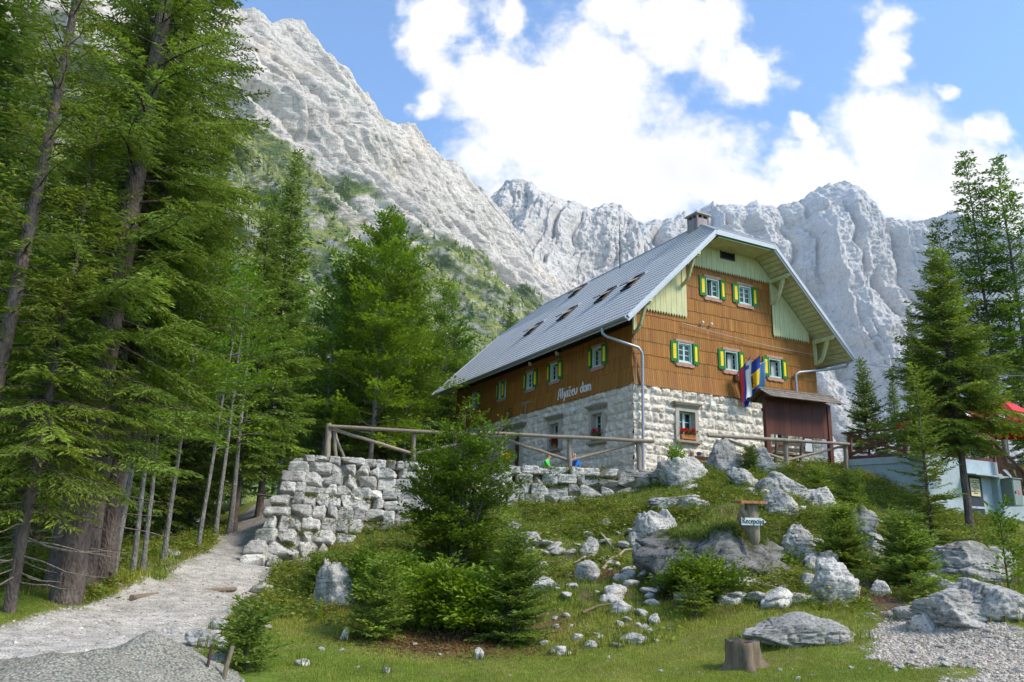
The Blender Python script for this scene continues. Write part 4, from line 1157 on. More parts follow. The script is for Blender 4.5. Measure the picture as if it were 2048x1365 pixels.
def spruce(seed, H, R, clear, r0, pitch=.36, per=5, twig=.11, spray=.07, sl=.13, sw=.05, droop=.35, light=.35, dead=0, taper=.8, hang=.45, bark=(.13, .10, .085), up_top=50, up_low=-6):
    r = np.random.default_rng(seed); tr = MB(); cr = MB()
    zz = np.linspace(-.3, H, 16); wob = np.stack([np.cumsum(r.normal(0, .012, 16)), np.cumsum(r.normal(0, .012, 16)), zz], 1)
    rad = r0 * (1 - zz / H) ** .85 + .008; rad[0] *= 1.22; rad[1] *= 1.0
    tr.tube(wob, rad, 12, col=np.array(bark), cap=False)
    P, D, N, LN, WD, CC = [], [], [], [], [], []
    z = clear
    lo = SPR_A + (SPR_B - SPR_A) * light
    while z < H - .1:
        t = (z - clear) / (H - clear)
        cx = np.array([np.interp(z, zz, wob[:, 0]), np.interp(z, zz, wob[:, 1]), z])
        k = per + r.integers(-1, 2); a0 = r.uniform(0, 6.28)
        for q in range(max(2, k)):
            a = a0 + q * 6.283 / k + r.normal(0, .25); Lb = R * (1 - t) ** taper * r.uniform(.55, 1.08) + .12
            if t < .12: Lb *= .55 + 3.5 * t
            e = RD(up_low + (up_top - up_low) * t ** 1.2 + r.normal(0, 7)); ns = 9; s = np.linspace(0, 1, ns)
            hr = Lb * s * math.cos(e); hz = Lb * (math.sin(e) * s - droop * s ** 2 * (1 - .6 * t) + droop * .55 * s ** 3.2)
            oz = r.normal(0, .06); aa = a + .25 * r.normal() * s ** 2
            br = cx + np.stack([hr * np.cos(aa), hr * np.sin(aa), hz + oz], 1)
            if Lb > .5: tr.tube(br, np.linspace(max(.006, .016 * Lb ** .8), .003, ns), 4, col=np.array(bark) * .8, cap=False)
            nt_ = max(3, int(Lb / twig)); st = np.repeat(np.linspace(.12 if Lb < 1 else .2, 1, nt_), 2); side = np.tile([1, -1], nt_)
            bp = np.stack([np.interp(st, s, br[:, c]) for c in range(3)], 1)
            bt = unit(np.stack([np.interp(st, s, np.gradient(br[:, c], s)) for c in range(3)], 1)); hs = unit(np.cross(bt, [0, 0, 1.0]))
            tl = np.clip(.42 * Lb * (1.08 - st) ** .8 * r.uniform(.6, 1.1, len(st)), .08, .75)
            td = unit(bt * r.uniform(.55, .85, (len(st), 1)) + hs * (side * r.uniform(.6, .9, len(st)))[:, None] + np.array([0, 0, -1]) * (hang * r.uniform(.3, 1.2, len(st)))[:, None])
            tone = lo * r.uniform(.75, 1.3) + (SPR_B - SPR_A) * (r.random() ** 3) * .6
            nsp = np.maximum(1, (tl / spray).astype(int)); tot = nsp.sum(); idx = np.repeat(np.arange(len(st)), nsp)
            off = (np.arange(tot) - np.repeat(np.cumsum(nsp) - nsp, nsp) + .3) / np.repeat(nsp, nsp)
            pp = bp[idx] + td[idx] * (tl[idx] * off)[:, None]; pp[:, 2] -= .18 * hang * tl[idx] * off ** 2
            alt = np.where(np.arange(tot) % 2, 1, -1)[:, None]; sd = unit(np.cross(td[idx], [0, 0, 1.0]))
            dd = unit(td[idx] + sd * alt * r.uniform(.2, .9, (tot, 1)) + r.normal(0, .22, (tot, 3)))
            P.append(pp); D.append(dd); N.append(unit(np.array([0, 0, 1.0]) + r.normal(0, .55, (tot, 3)))); LN.append(sl * r.uniform(.7, 1.35, tot)); WD.append(sw * r.uniform(.7, 1.3, tot))
            CC.append(tone * r.uniform(.75, 1.3, (tot, 1)))
        z += pitch * r.uniform(.75, 1.25) * (1 - .35 * t)
    for q in range(dead):   # bare dead twigs low on the trunk
        z = r.uniform(.25, 1.25) * clear; a = r.uniform(0, 6.28); Lb = r.uniform(.5, 1.5); s = np.linspace(0, 1, 5)
        b0 = np.array([0, 0, z]) + np.stack([np.cos(a) * Lb * s, np.sin(a) * Lb * s, -.25 * Lb * s + .12 * Lb * s ** 2], 1) + np.cumsum(r.normal(0, .03, (5, 3)), 0)
        tr.tube(b0, np.linspace(.013, .003, 5), 4, col=(.24, .2, .16), cap=False)
    leaves(cr, np.concatenate(P), np.concatenate(D), np.concatenate(N), np.concatenate(LN), np.concatenate(WD), np.concatenate(CC))
    return tr, cr


BEE_A, BEE_B = np.array([.095, .175, .014]), np.array([.215, .30, .018])


def beech(seed, H, R, clear, r0, limbs=26, sub=12, leaf=.11, dens=.09, light=.4, lean=(0, 0), flat=.25, bark=(.20, .185, .165), stems=1, up=(20, 60), spread=.0, leafw=.6, taper=.6):
    r = np.random.default_rng(seed); tr = MB(); cr = MB(); P, D, N, LN, CC = [], [], [], [], []
    for stn in range(stems):
        hh = H * (1 if stn == 0 else r.uniform(.55, .98)); az = r.uniform(0, 6.28); sp = spread * (r.uniform(.3, 1) if stems > 1 else 0)
        zz = np.linspace(-.2, hh, 12); f = np.clip(zz / hh, 0, 1)
        wob = np.stack([lean[0] * hh * f ** 1.3 + sp * math.cos(az) * f ** .8 * hh + np.cumsum(r.normal(0, .012 * hh / 10, 12)), lean[1] * hh * f ** 1.3 + sp * math.sin(az) * f ** .8 * hh + np.cumsum(r.normal(0, .012 * hh / 10, 12)), zz], 1)
        if stems > 1: wob[:, :2] += np.array([math.cos(az), math.sin(az)]) * .12 * min(1, R)
        rr = r0 * (1 if stn == 0 else .7); rad = rr * (1 - f) ** .8 + .006; rad[0] *= 1.35
        tr.tube(wob, rad, 9, col=np.array(bark), cap=False)
        nl = max(4, int(limbs / stems * hh / H))
        for q in range(nl):
            t = (q + r.uniform(0, .9)) / nl; z = clear * hh / H + (hh - clear * hh / H) * t; a = q * 2.4 + r.normal(0, .4)
            env = (math.sin(math.pi * min(1, .18 + .82 * t) ** .9) ** .6 if taper > .5 else 1) * (1 - .25 * t)
            Lb = max(.3, R * env * r.uniform(.6, 1.1)); e = RD(up[0] + (up[1] - up[0]) * t + r.normal(0, 8)); s = np.linspace(0, 1, 8)
            aa = a + r.normal(0, .35) * s
            p0 = np.array([np.interp(z, zz, wob[:, c]) for c in range(3)])
            br = p0 + np.stack([Lb * s * math.cos(e) * np.cos(aa), Lb * s * math.cos(e) * np.sin(aa), Lb * (math.sin(e) * s - .28 * s ** 2 * math.cos(e))], 1) + np.cumsum(r.normal(0, .02 * Lb, (8, 3)), 0) * (s > 0)[:, None]
            tr.tube(br, np.linspace(max(.006, rr * .32 * (1 - .6 * t)), .003, 8), 5, col=np.array(bark) * .9, cap=False)
            ns = max(5, int(sub * Lb / R + 3)); st = np.linspace(.18, 1, ns); sd = np.where(np.arange(ns) % 2, 1, -1)
            bp = np.stack([np.interp(st, s, br[:, c]) for c in range(3)], 1); bt = unit(np.stack([np.interp(st, s, np.gradient(br[:, c], s)) for c in range(3)], 1)); hs = unit(np.cross(bt, [0, 0, 1.0]))
            tl = np.clip(.5 * Lb * (1.15 - st) * r.uniform(.6, 1.15, ns), .22, 1.6); td = unit(bt * r.uniform(.5, .9, (ns, 1)) + hs * (sd * r.uniform(.5, 1, ns))[:, None] + np.array([0, 0, 1]) * r.uniform(-.15, .35, (ns, 1)))
            tone = (BEE_A + (BEE_B - BEE_A) * np.clip(light + r.normal(0, .22), 0, 1)) * r.uniform(.85, 1.15)
            if Lb > .9:
                for c in range(0, ns, 2): tr.tube([bp[c], bp[c] + td[c] * tl[c] * .9], [.006, .002], 3, col=np.array(bark) * .8, cap=False)
            nk = np.maximum(2, (tl / dens * 1.6).astype(int)); idx = np.repeat(np.arange(ns), nk); tot = len(idx)
            off = r.uniform(.05, 1.05, tot); pp = bp[idx] + td[idx] * (tl[idx] * off)[:, None]
            alt = np.where(r.random(tot) < .5, 1, -1); sd2 = unit(np.cross(td[idx], [0, 0, 1.0])); wdt = tl[idx] * .28 * (1.1 - off)
            pp = pp + sd2 * (alt * wdt * r.uniform(0, 1, tot))[:, None] + r.normal(0, .03 * leaf / .08, (tot, 3)); pp[:, 2] += r.normal(0, flat * .18, tot) * tl[idx]
            P.append(pp); D.append(unit(td[idx] + sd2 * alt[:, None] * .8 + r.normal(0, .25, (tot, 3)) + np.array([0, 0, .12]))); N.append(unit(np.array([0, 0, 1.0]) + r.normal(0, .38, (tot, 3)))); LN.append(leaf * r.uniform(.65, 1.3, tot)); CC.append(tone * r.uniform(.78, 1.28, (tot, 1)))
    LN = np.concatenate(LN)
    leaves(cr, np.concatenate(P), np.concatenate(D), np.concatenate(N), LN, LN * leafw, np.concatenate(CC))
    return tr, cr


def plant(name, label, cat, gen, loc, rz=0.0, mat=None, group=None, names=('trunk', 'crown'), scale=1.0):
    t = thing(name, label, cat, loc, rz, group); t.scale = (scale,) * 3
    tr, cr = gen
    if tr.n: tr.build(names[0], BARK, t)
    cr.build(names[1], mat or LEAF, t)
    return t


def replant(src, loc, rz, scale, label, group=None):
    c = copy_tree(src); c.location = tuple(float(q) for q in loc); c.rotation_euler = (0, 0, rz); c.scale = (scale,) * 3
    c['label'] = label
    if group: c['group'] = group
    return c


def gpt(px, py, d):
    q = pt(px, py, d); return np.array([q[0], q[1], gz(q[0], q[1]) - .05])


def xyg(x, y):
    return np.array([x, y, gz(x, y) - .05])


# ---- the tall spruces beside the track
plant('spruce_tree', 'tallest spruce by the track, thick grey-brown trunk lit from the front', 'tree', spruce(1, 21, 3.0, 2.3, .21, .46, 5, .085, .042, .115, .034, dead=16, light=.45), gpt(131, 1200, 13.0), .4)
plant('spruce_tree', 'dark-trunked spruce half hidden behind the left side of the thickest trunk', 'tree', spruce(2, 17, 1.3, 3.6, .12, .5, 5, .1, .055, .12, .038, dead=10, light=.25), gpt(101, 1200, 13.9), 1.1)
plant('spruce_tree', 'dark brown trunk directly right of the thickest spruce trunk', 'tree', spruce(3, 20, 1.6, 3.4, .16, .48, 6, .1, .055, .12, .038, dead=10, light=.2), gpt(164, 1190, 14.1), 2.0)
plant('spruce_tree', 'almost black spruce trunk, rightmost of the clustered trunks by the track', 'tree', spruce(4, 19, 2.8, 3.2, .17, .48, 5, .095, .05, .12, .038, dead=10, light=.3), gpt(197, 1188, 14.6), 3.0)
plant('spruce_tree', 'slim young spruce with bright drooping branches at the left edge of the forest', 'tree', spruce(5, 8.6, 1.75, 1.5, .075, .28, 6, .075, .038, .10, .03, dead=26, light=.7, droop=.5), gpt(24, 1207, 11.6), .8)
plant('spruce_tree', 'feathery spruce cut off by the left border of the photo', 'tree', spruce(6, 15, 1.35, 3.2, .11, .46, 4, .085, .042, .11, .034, light=.5, up_top=65, up_low=8), gpt(-105, 1235, 10.8), .2)
plant('spruce_tree', 'narrow spruce with spire top standing where the track bends behind the wall', 'tree', spruce(7, 15.2, 2.2, 1.8, .13, .33, 7, .11, .06, .17, .07, light=.4), xyg(*pt(516, 1040, 30)[:2]), .5)
plant('spruce_tree', 'shorter spruce left of the spire-topped spruce', 'tree', spruce(8, 12.5, 2.1, 2.2, .12, .36, 7, .11, .06, .17, .07, light=.35), xyg(*pt(470, 1040, 27)[:2]), 1.5)
# ---- young beeches and saplings along the track
sap = [(206, 1186, 14.6, 6.5, .045, .03), (223, 1168, 15.2, 8, .06, .04), (264, 1158, 16, 7.5, .05, .035), (285, 1146, 17, 7, .05, .03), (327, 1128, 18.2, 8, .055, .03), (395, 1092, 21.5, 8, .06, .02), (430, 1076, 23.5, 8.5, .07, .01), (458, 1066, 25.5, 9, .09, 0)]
sapw = ['pale thin sapling nearest the dark spruce trunks', 'pale leaning sapling, second from the dark spruce trunks', 'thin crooked grey sapling midway along the track edge', 'slender grey sapling beside the crooked one', 'dark-stemmed sapling behind the pale ones',
        'young beech with wide bright leaves leaning over the track', 'young beech with dark stem near the bend of the track', 'reddish straight stem where the grass verge meets the bend']
for k, (px, py, d, h, rr, ln) in enumerate(sap):
    plant('beech_sapling', sapw[k], 'tree', beech(30 + k, h, 2.0, 2.6, rr, 30, 11, .115, .05, .45, lean=(ln + .02, .01)), gpt(px, py, d), k * 1.3, BLEAF, 'young beeches beside the track')
# ---- beeches behind the fence
plant('beech_tree', 'broad bright green beech with pale trunk behind the log fence', 'tree', beech(50, 15.8, 5.4, 2.5, .15, 110, 20, .2, .065, .6), xyg(*pt(742, 905, 42)[:2]), .3, BLEAF)
plant('beech_tree', 'bright green beech nearest the hut, rounded top beside the roof', 'tree', beech(51, 16.5, 4.2, 2.0, .12, 90, 16, .21, .07, .45), xyg(*pt(880, 905, 57)[:2]), 2.2, BLEAF)
plant('beech_tree', 'yellow-green beech between the spire-topped spruce and the broad beech', 'tree', beech(52, 14.5, 3.6, 2.5, .11, 90, 15, .19, .07, .65), xyg(*pt(672, 905, 45)[:2]), 1.2, BLEAF)
plant('beech_tree', 'pale beech with thin trunk between the broad beech and the hut', 'tree', beech(53, 14, 3.5, 1.8, .10, 90, 15, .2, .07, .55), xyg(*pt(812, 905, 53)[:2]), 4.2, BLEAF)
# ---- prototypes for the rest of the forest
fa = spruce(60, 16, 2.5, 1.2, .15, .40, 7, .15, .085, .22, .095, light=.3); fb = spruce(61, 19, 2.5, 3.0, .17, .44, 7, .15, .085, .22, .095, light=.2)
fc = beech(62, 12, 2.7, 2.0, .11, 60, 13, .2, .08, .4); fd = beech(63, 8, 2.3, .6, .08, 60, 13, .2, .08, .35)
p_a = plant('spruce_tree', 'dark pointed spruce rising behind the broad beech', 'tree', fa, xyg(*pt(735, 905, 52)[:2]), .5); p_a.scale = (1.17,) * 3
p_b = plant('spruce_tree', 'small dark spruce tip just left of the hut roof', 'tree', fb, xyg(*pt(1012, 905, 66)[:2]), 1.0); p_b.scale = (.98,) * 3
p_c = plant('beech_tree', 'green tree in the wood behind the track', 'tree', fc, xyg(-13, 26), 0, BLEAF, 'beeches deeper in the wood'); p_d = plant('beech_tree', 'low green tree in the wood behind the track', 'tree', fd, xyg(-15, 21), 0, BLEAF, 'low beeches deeper in the wood')
fr = np.random.default_rng(5)
for k, (px, d, s, lab) in enumerate(((612, 46, .98, 'bright beech filling the gap right of the spire-topped spruce'), (575, 52, 1.2, 'green beech behind the fence post at the wall end'), (690, 54, 1.3, 'tall beech crown behind the yellow-green beech'), (785, 57, 1.15, 'beech between the broad beech and the roof eave'), (838, 60, 1.25, 'beech standing just left of the low end of the roof'), (925, 68, 1.2, 'beech showing above the low end of the roof'), (955, 74, 1.15, 'last beech before the small dark spruce tip'), (648, 42, 1.12, 'full green beech left of the broad beech, behind the first fence bay'), (808, 46, 1.1, 'full green beech right of the broad beech, behind the second fence bay'))):
    replant(p_c, xyg(*pt(px, 905, d)[:2]), k * 1.7, s, lab)
spots = []
for k in range(2000):
    x = fr.uniform(-40, -1.5); y = fr.uniform(15.5, 70)
    if x > -8.2 and y < 44: continue
    if abs(x / y) > .85: continue
    dd, _ = poly_dist(np.array([x]), np.array([y]), PATH)
    dcr, _ = poly_dist(np.array([x]), np.array([y]), CREEK)
    if dd[0] < 3.0 or dcr[0] < 2.8: continue
    px_ = 1024 + x / y * 1544 * .98
    if (y > 50 and px_ > 930) or (y < 55 and px_ > 780): continue
    if any((x - a) ** 2 + (y - b) ** 2 < (1.9 + .03 * y) ** 2 for a, b in spots): continue
    spots.append((x, y))
    if len(spots) >= 120: break
for k, (x, y) in enumerate(spots):
    near = y < 30
    s = fr.uniform(.75, 1.1); u_ = fr.random()
    if x > -9 and y > 46: s *= .8
    src, lab, grp = [(p_a, 'tall spruce deeper in the wood behind the track', 'spruces deeper in the wood'), (p_b, 'tall bare-stemmed spruce deeper in the wood behind the track', 'bare-stemmed spruces deeper in the wood'), (p_c, p_c['label'], p_c['group']), (p_d, p_d['label'], p_d['group'])][0 if u_ < .28 else 1 if u_ < .42 else 2 if u_ < .68 else 3]
    replant(src, xyg(x, y), fr.uniform(0, 6.28), s, lab, grp)
# ---- right-hand trees
plant('spruce_tree', 'bushy spruce with forked trunk in front of the pale blue wall', 'tree', spruce(70, 9.2, 2.7, 2.7, .11, .25, 8, .085, .045, .13, .05, light=.5, up_top=40, taper=.9), gpt(1942, 1062, 23.6), .6)
plant('spruce_tree', 'slim spruce with long bare leader in front of the red-brown railing', 'tree', spruce(71, 4.3, .85, .3, .04, .2, 6, .07, .04, .1, .034, light=.55, hang=.15, droop=.2, up_low=5, taper=.85), gpt(1872, 1135, 17.5), 2.0)
plant('spruce_shrub', 'dense dark young spruce at the foot of the slim spruce', 'shrub', spruce(72, 1.35, .85, .1, .04, .10, 9, .06, .034, .09, .034, light=.45, hang=.1, droop=.15, up_low=10, taper=.7), gpt(1822, 1188, 15), 1.0)
plant('airy_tree', 'tall airy tree with open crown and thin trunk above the red sunshades', 'tree', beech(73, 15.6, 2.2, 3.5, .10, 100, 13, .14, .05, .12, flat=.2, up=(5, 40), bark=(.2, .17, .15)), xyg(*pt(2018, 950, 35)[:2]), .4, BLEAF)
plant('airy_tree', 'tall airy tree cut by the right border of the photo', 'tree', beech(74, 15, 2.3, 3.0, .11, 100, 13, .14, .05, .1, flat=.2, up=(5, 40), bark=(.12, .1, .09)), xyg(*pt(2085, 950, 34)[:2]), 2.4, BLEAF)
plant('airy_tree', 'loose-branched tree behind the bushy spruce, pale against the cliff', 'tree', beech(75, 12.4, 2.1, 2.0, .09, 90, 13, .14, .05, .12, flat=.2, up=(5, 40)), xyg(*pt(1935, 940, 36)[:2]), 1.4, BLEAF)
plant('larch_tree', 'light feathery tree right behind the notice board', 'tree', spruce(76, 7.4, 2.0, .6, .08, .28, 7, .12, .07, .18, .08, light=.45, up_low=14, hang=.1), xyg(*pt(1742, 930, 46)[:2]), 3.0)
for k, (px, d, s, src, lab) in enumerate(((1800, 52, .52, p_a, 'dark spruce between the feathery tree and the bushy spruce'), (1850, 45, .56, p_b, 'dark spruce behind the middle of the red-brown railing'), (1985, 43, .55, p_a, 'dark spruce below the open-crowned tree'), (2060, 46, .62, p_b, 'dark spruce behind the sunshades at the right border'), (1905, 60, .6, p_a, 'distant spruce filling the gap behind the bushy spruce'), (1700, 66, .42, p_a, 'distant spruce just right of the hut corner'), (2120, 40, .7, p_a, 'dark spruce beyond the right border'))):
    replant(src, xyg(*pt(px, 940, d)[:2]), k * 1.1, s, lab)
# ---- bushes
plant('hazel_bush', 'tall leafy bush growing in front of the stone wall', 'shrub', beech(80, 3.55, 1.5, .3, .022, 260, 11, .085, .034, .28, stems=16, spread=.30, up=(20, 60), bark=(.12, .1, .07), taper=.7), gpt(905, 1168, 16.8), .4, BLEAF, names=('stem', 'foliage'))
plant('leafy_bush', 'low bright yellow-green bush at the foot of the tall leafy bush', 'shrub', beech(81, .62, .95, .08, .015, 220, 8, .085, .035, .75, stems=12, spread=.6, up=(15, 50), bark=(.12, .1, .07), taper=.4), gpt(925, 1275, 12.7), .4, BLEAF, names=('stem', 'foliage'))
plant('leafy_bush', 'dark low bush between the white boulder and the tall leafy bush', 'shrub', beech(82, .65, .75, .12, .015, 150, 8, .08, .035, .2, stems=9, spread=.5, up=(15, 50), bark=(.12, .1, .07), taper=.4), gpt(775, 1215, 14.2), 1.4, BLEAF, names=('stem', 'foliage'))
plant('leafy_bush', 'grey-green weeds bunched below the mossy boulder', 'shrub', beech(83, .38, .7, .1, .012, 110, 7, .065, .04, .22, stems=14, spread=.8, up=(30, 70), bark=(.1, .12, .05), taper=.4), gpt(1425, 1205, 13.6), 1.4, BLEAF, names=('stem', 'foliage'))
plant('leafy_bush', 'bushy weeds under the left end of the mossy boulder', 'shrub', beech(84, .4, .5, .1, .012, 70, 7, .07, .05, .3, stems=10, spread=.7, up=(30, 70), bark=(.1, .12, .05), taper=.4), gpt(1365, 1185, 14.2), .4, BLEAF, names=('stem', 'foliage'))
plant('leafy_bush', 'yellowish shrub beside the big white boulder at the end of the wall', 'shrub', beech(85, .95, .4, .12, .015, 50, 6, .075, .055, .6, stems=6, spread=.25, up=(40, 75), bark=(.1, .12, .05), taper=.4), gpt(1350, 962, 25.2), .4, BLEAF, names=('stem', 'foliage'))
plant('leafy_bush', 'thin sprig with round leaves above the right-hand rocks', 'shrub', beech(86, 1.5, .35, .3, .014, 14, 6, .08, .08, .2, up=(40, 75), bark=(.1, .09, .06), taper=.4), gpt(2016, 1165, 13.5), .4, BLEAF, names=('stem', 'foliage'))
ss = [(747, 1292, 12.0, 1.15, .52, 'feathery little spruce left of the yellow-green bush'), (1028, 1296, 12.2, 1.6, .66, 'dark little spruce right of the yellow-green bush'), (492, 1345, 9.5, .72, .36, 'tiny spruce behind the two wooden stakes'),
      (1682, 1112, 16.5, 1.3, .68, 'dense bright young spruce right of the mossy boulder'), (1700, 1010, 21.5, 1.05, .5, 'light green young spruce on the slope below the pale blue wall'), (1505, 938, 26.2, .95, .45, 'young spruce under the right-hand log fence'), (1640, 985, 22.8, .85, .42, 'young spruce among the white rocks below the fence'),
      (1855, 1225, 13.4, .42, .3, 'tiny yellow-green spruce beside the gravel path'), (630, 1190, 16.5, .8, .42, 'young spruce left of the upright white boulder'), (1398, 1225, 13.0, .62, .25, 'bluish spruce seedling on the lawn below the mossy boulder')]
for k, (px, py, d, h, rr, lab) in enumerate(ss):
    plant('spruce_shrub', lab, 'shrub', spruce(100 + k, h, rr, .04, .02 + .006 * h, .085, 9, .055, .03, .08, .03, light=.35 + .35 * (k % 3 == 0), hang=.1, droop=.15, up_low=10, taper=.75), gpt(px, py, d), k * .9)
# ================================================================= rocks
def m_limestone(nt, b):
    P = nt.obj(); col = nt.attr()
    oi = nt.add('ShaderNodeObjectInfo'); P = nt.vmath('ADD', P, nt.vmath('SCALE', (13.1, 7.7, 3.3), scale=oi.outputs['Random']))
    n = nt.noise(P, 5, 6, .68, .3); n2 = nt.noise(P, 22, 5, .7); st = nt.noise(nt.map(P, (1.4, 1.4, 9), (RD(25), RD(15), 0)), 1.6, 4, .6, .6)
    pz = nt.noise(P, 1.5, 5, .65); k = nt.ramp(n, [(.30, .42), (.40, .84), (.6, 1.06), (.75, 1.15)]); k = nt.mix(1.0, k, nt.ramp(pz, [(.36, .62), (.5, 1.0), (.7, 1.08)]), 'MULTIPLY')
    k = nt.mix(1.0, k, nt.ramp(n2, [(.34, .30), (.45, 1.0), (.75, 1.16)]), 'MULTIPLY')
    k = nt.mix(.8, k, nt.ramp(st, [(.36, .45), (.45, 1.0)]), 'MULTIPLY')
    v = nt.voro(P, 9); k = nt.mix(.55, k, nt.ramp(v.outputs['Distance'], [(.12, .22), (.2, 1.0)]), 'MULTIPLY')
    h = nt.math('ADD', nt.math('MULTIPLY', n, 1.4), nt.math('ADD', nt.math('MULTIPLY', n2, .5), st))
    setc(nt, b, nt.mix(1.0, col, k, 'MULTIPLY'), .9, normal=nt.bump(h, .8, .035), spec=.12)


LIME = material('limestone', m_limestone)


def cube_sphere(n):
    t = np.tan(np.linspace(-1, 1, n) * math.pi / 4); A, B = np.meshgrid(t, t, indexing='ij'); O = np.ones_like(A); P, Fc = [], []
    i, j = np.meshgrid(np.arange(n - 1), np.arange(n - 1), indexing='ij'); q = np.stack([i * n + j, (i + 1) * n + j, (i + 1) * n + j + 1, i * n + j + 1], -1).reshape(-1, 4)
    for k, f in enumerate((np.stack([O, A, B], -1), np.stack([-O, -A, B], -1), np.stack([-A, O, B], -1), np.stack([A, -O, B], -1), np.stack([-B, A, O], -1), np.stack([B, A, -O], -1))):
        P.append(f.reshape(-1, 3)); Fc.append(q + k * n * n)
    P = unit(np.concatenate(P)); return P, np.concatenate(Fc)


_CS = {}


def rock(seed, size, n=18, cuts=9, rough=.12, boxy=0.0, moss=0.0, tone=(.60, .56, .50), strata=0.0, flat_bottom=False):
    if n not in _CS: _CS[n] = cube_sphere(n)
    D, F_ = _CS[n]; r = np.random.default_rng(seed); R_ = np.ones(len(D))
    if boxy: R_ = R_ / (np.abs(D) ** (2 + boxy * 8)).sum(1) ** (1 / (2 + boxy * 8))
    for k in range(cuts + 4 if not boxy else cuts):
        nrm = unit(r.normal(size=3) * np.array([1, 1, .8])); d = r.uniform(.52, .92); c = D @ nrm
        R_ = np.minimum(R_, np.where(c > .05, d / np.maximum(c, .05), 9) + .02 * (1 - c))
    P = D * R_[:, None]
    nz = fbm(P * 1.7 + seed, 2, seed) * rough * .8 + ridged(P * 3.1 + seed, 4, seed + 3) * rough * .5 + fbm(P * 9 + seed, 3, seed + 8) * rough * .34
    if not boxy: nz = nz - .11 * sstep(.10, .0, np.abs(vnoise(P * np.array([1.5, 1.5, 2.3]) + seed, seed + 21))) - .05 * sstep(.10, .0, np.abs(vnoise(P * 3.7 + seed, seed + 22)))
    if strata: nz = nz + strata * np.sin((P @ unit(r.normal(size=3) * np.array([.4, .4, 1]))) * 16 + 3 * fbm(P * 2, 3, seed)) * .5
    P = P * (1 + nz)[:, None] * np.asarray(size) / 2
    N = unit(D * (1 / np.asarray(size)))
    col = np.array(tone) * (1 + .12 * fbm(P * 2.5, 3, seed + 4) + .1 * r.normal())[:, None] if False else np.array(tone) * (1 + .13 * fbm(P * 2.5, 3, seed + 4))[:, None] * r.uniform(.9, 1.08)
    if moss:
        m_ = sstep(.05, .5, N[:, 2] - 1.1 + 1.5 * moss + .7 * fbm(P * 2.2, 4, seed + 5))
        col = col + (np.array([.075, .09, .016]) * (1 + .4 * fbm(P * 14, 2, 3))[:, None] - col) * m_[:, None]
    return P, F_, col


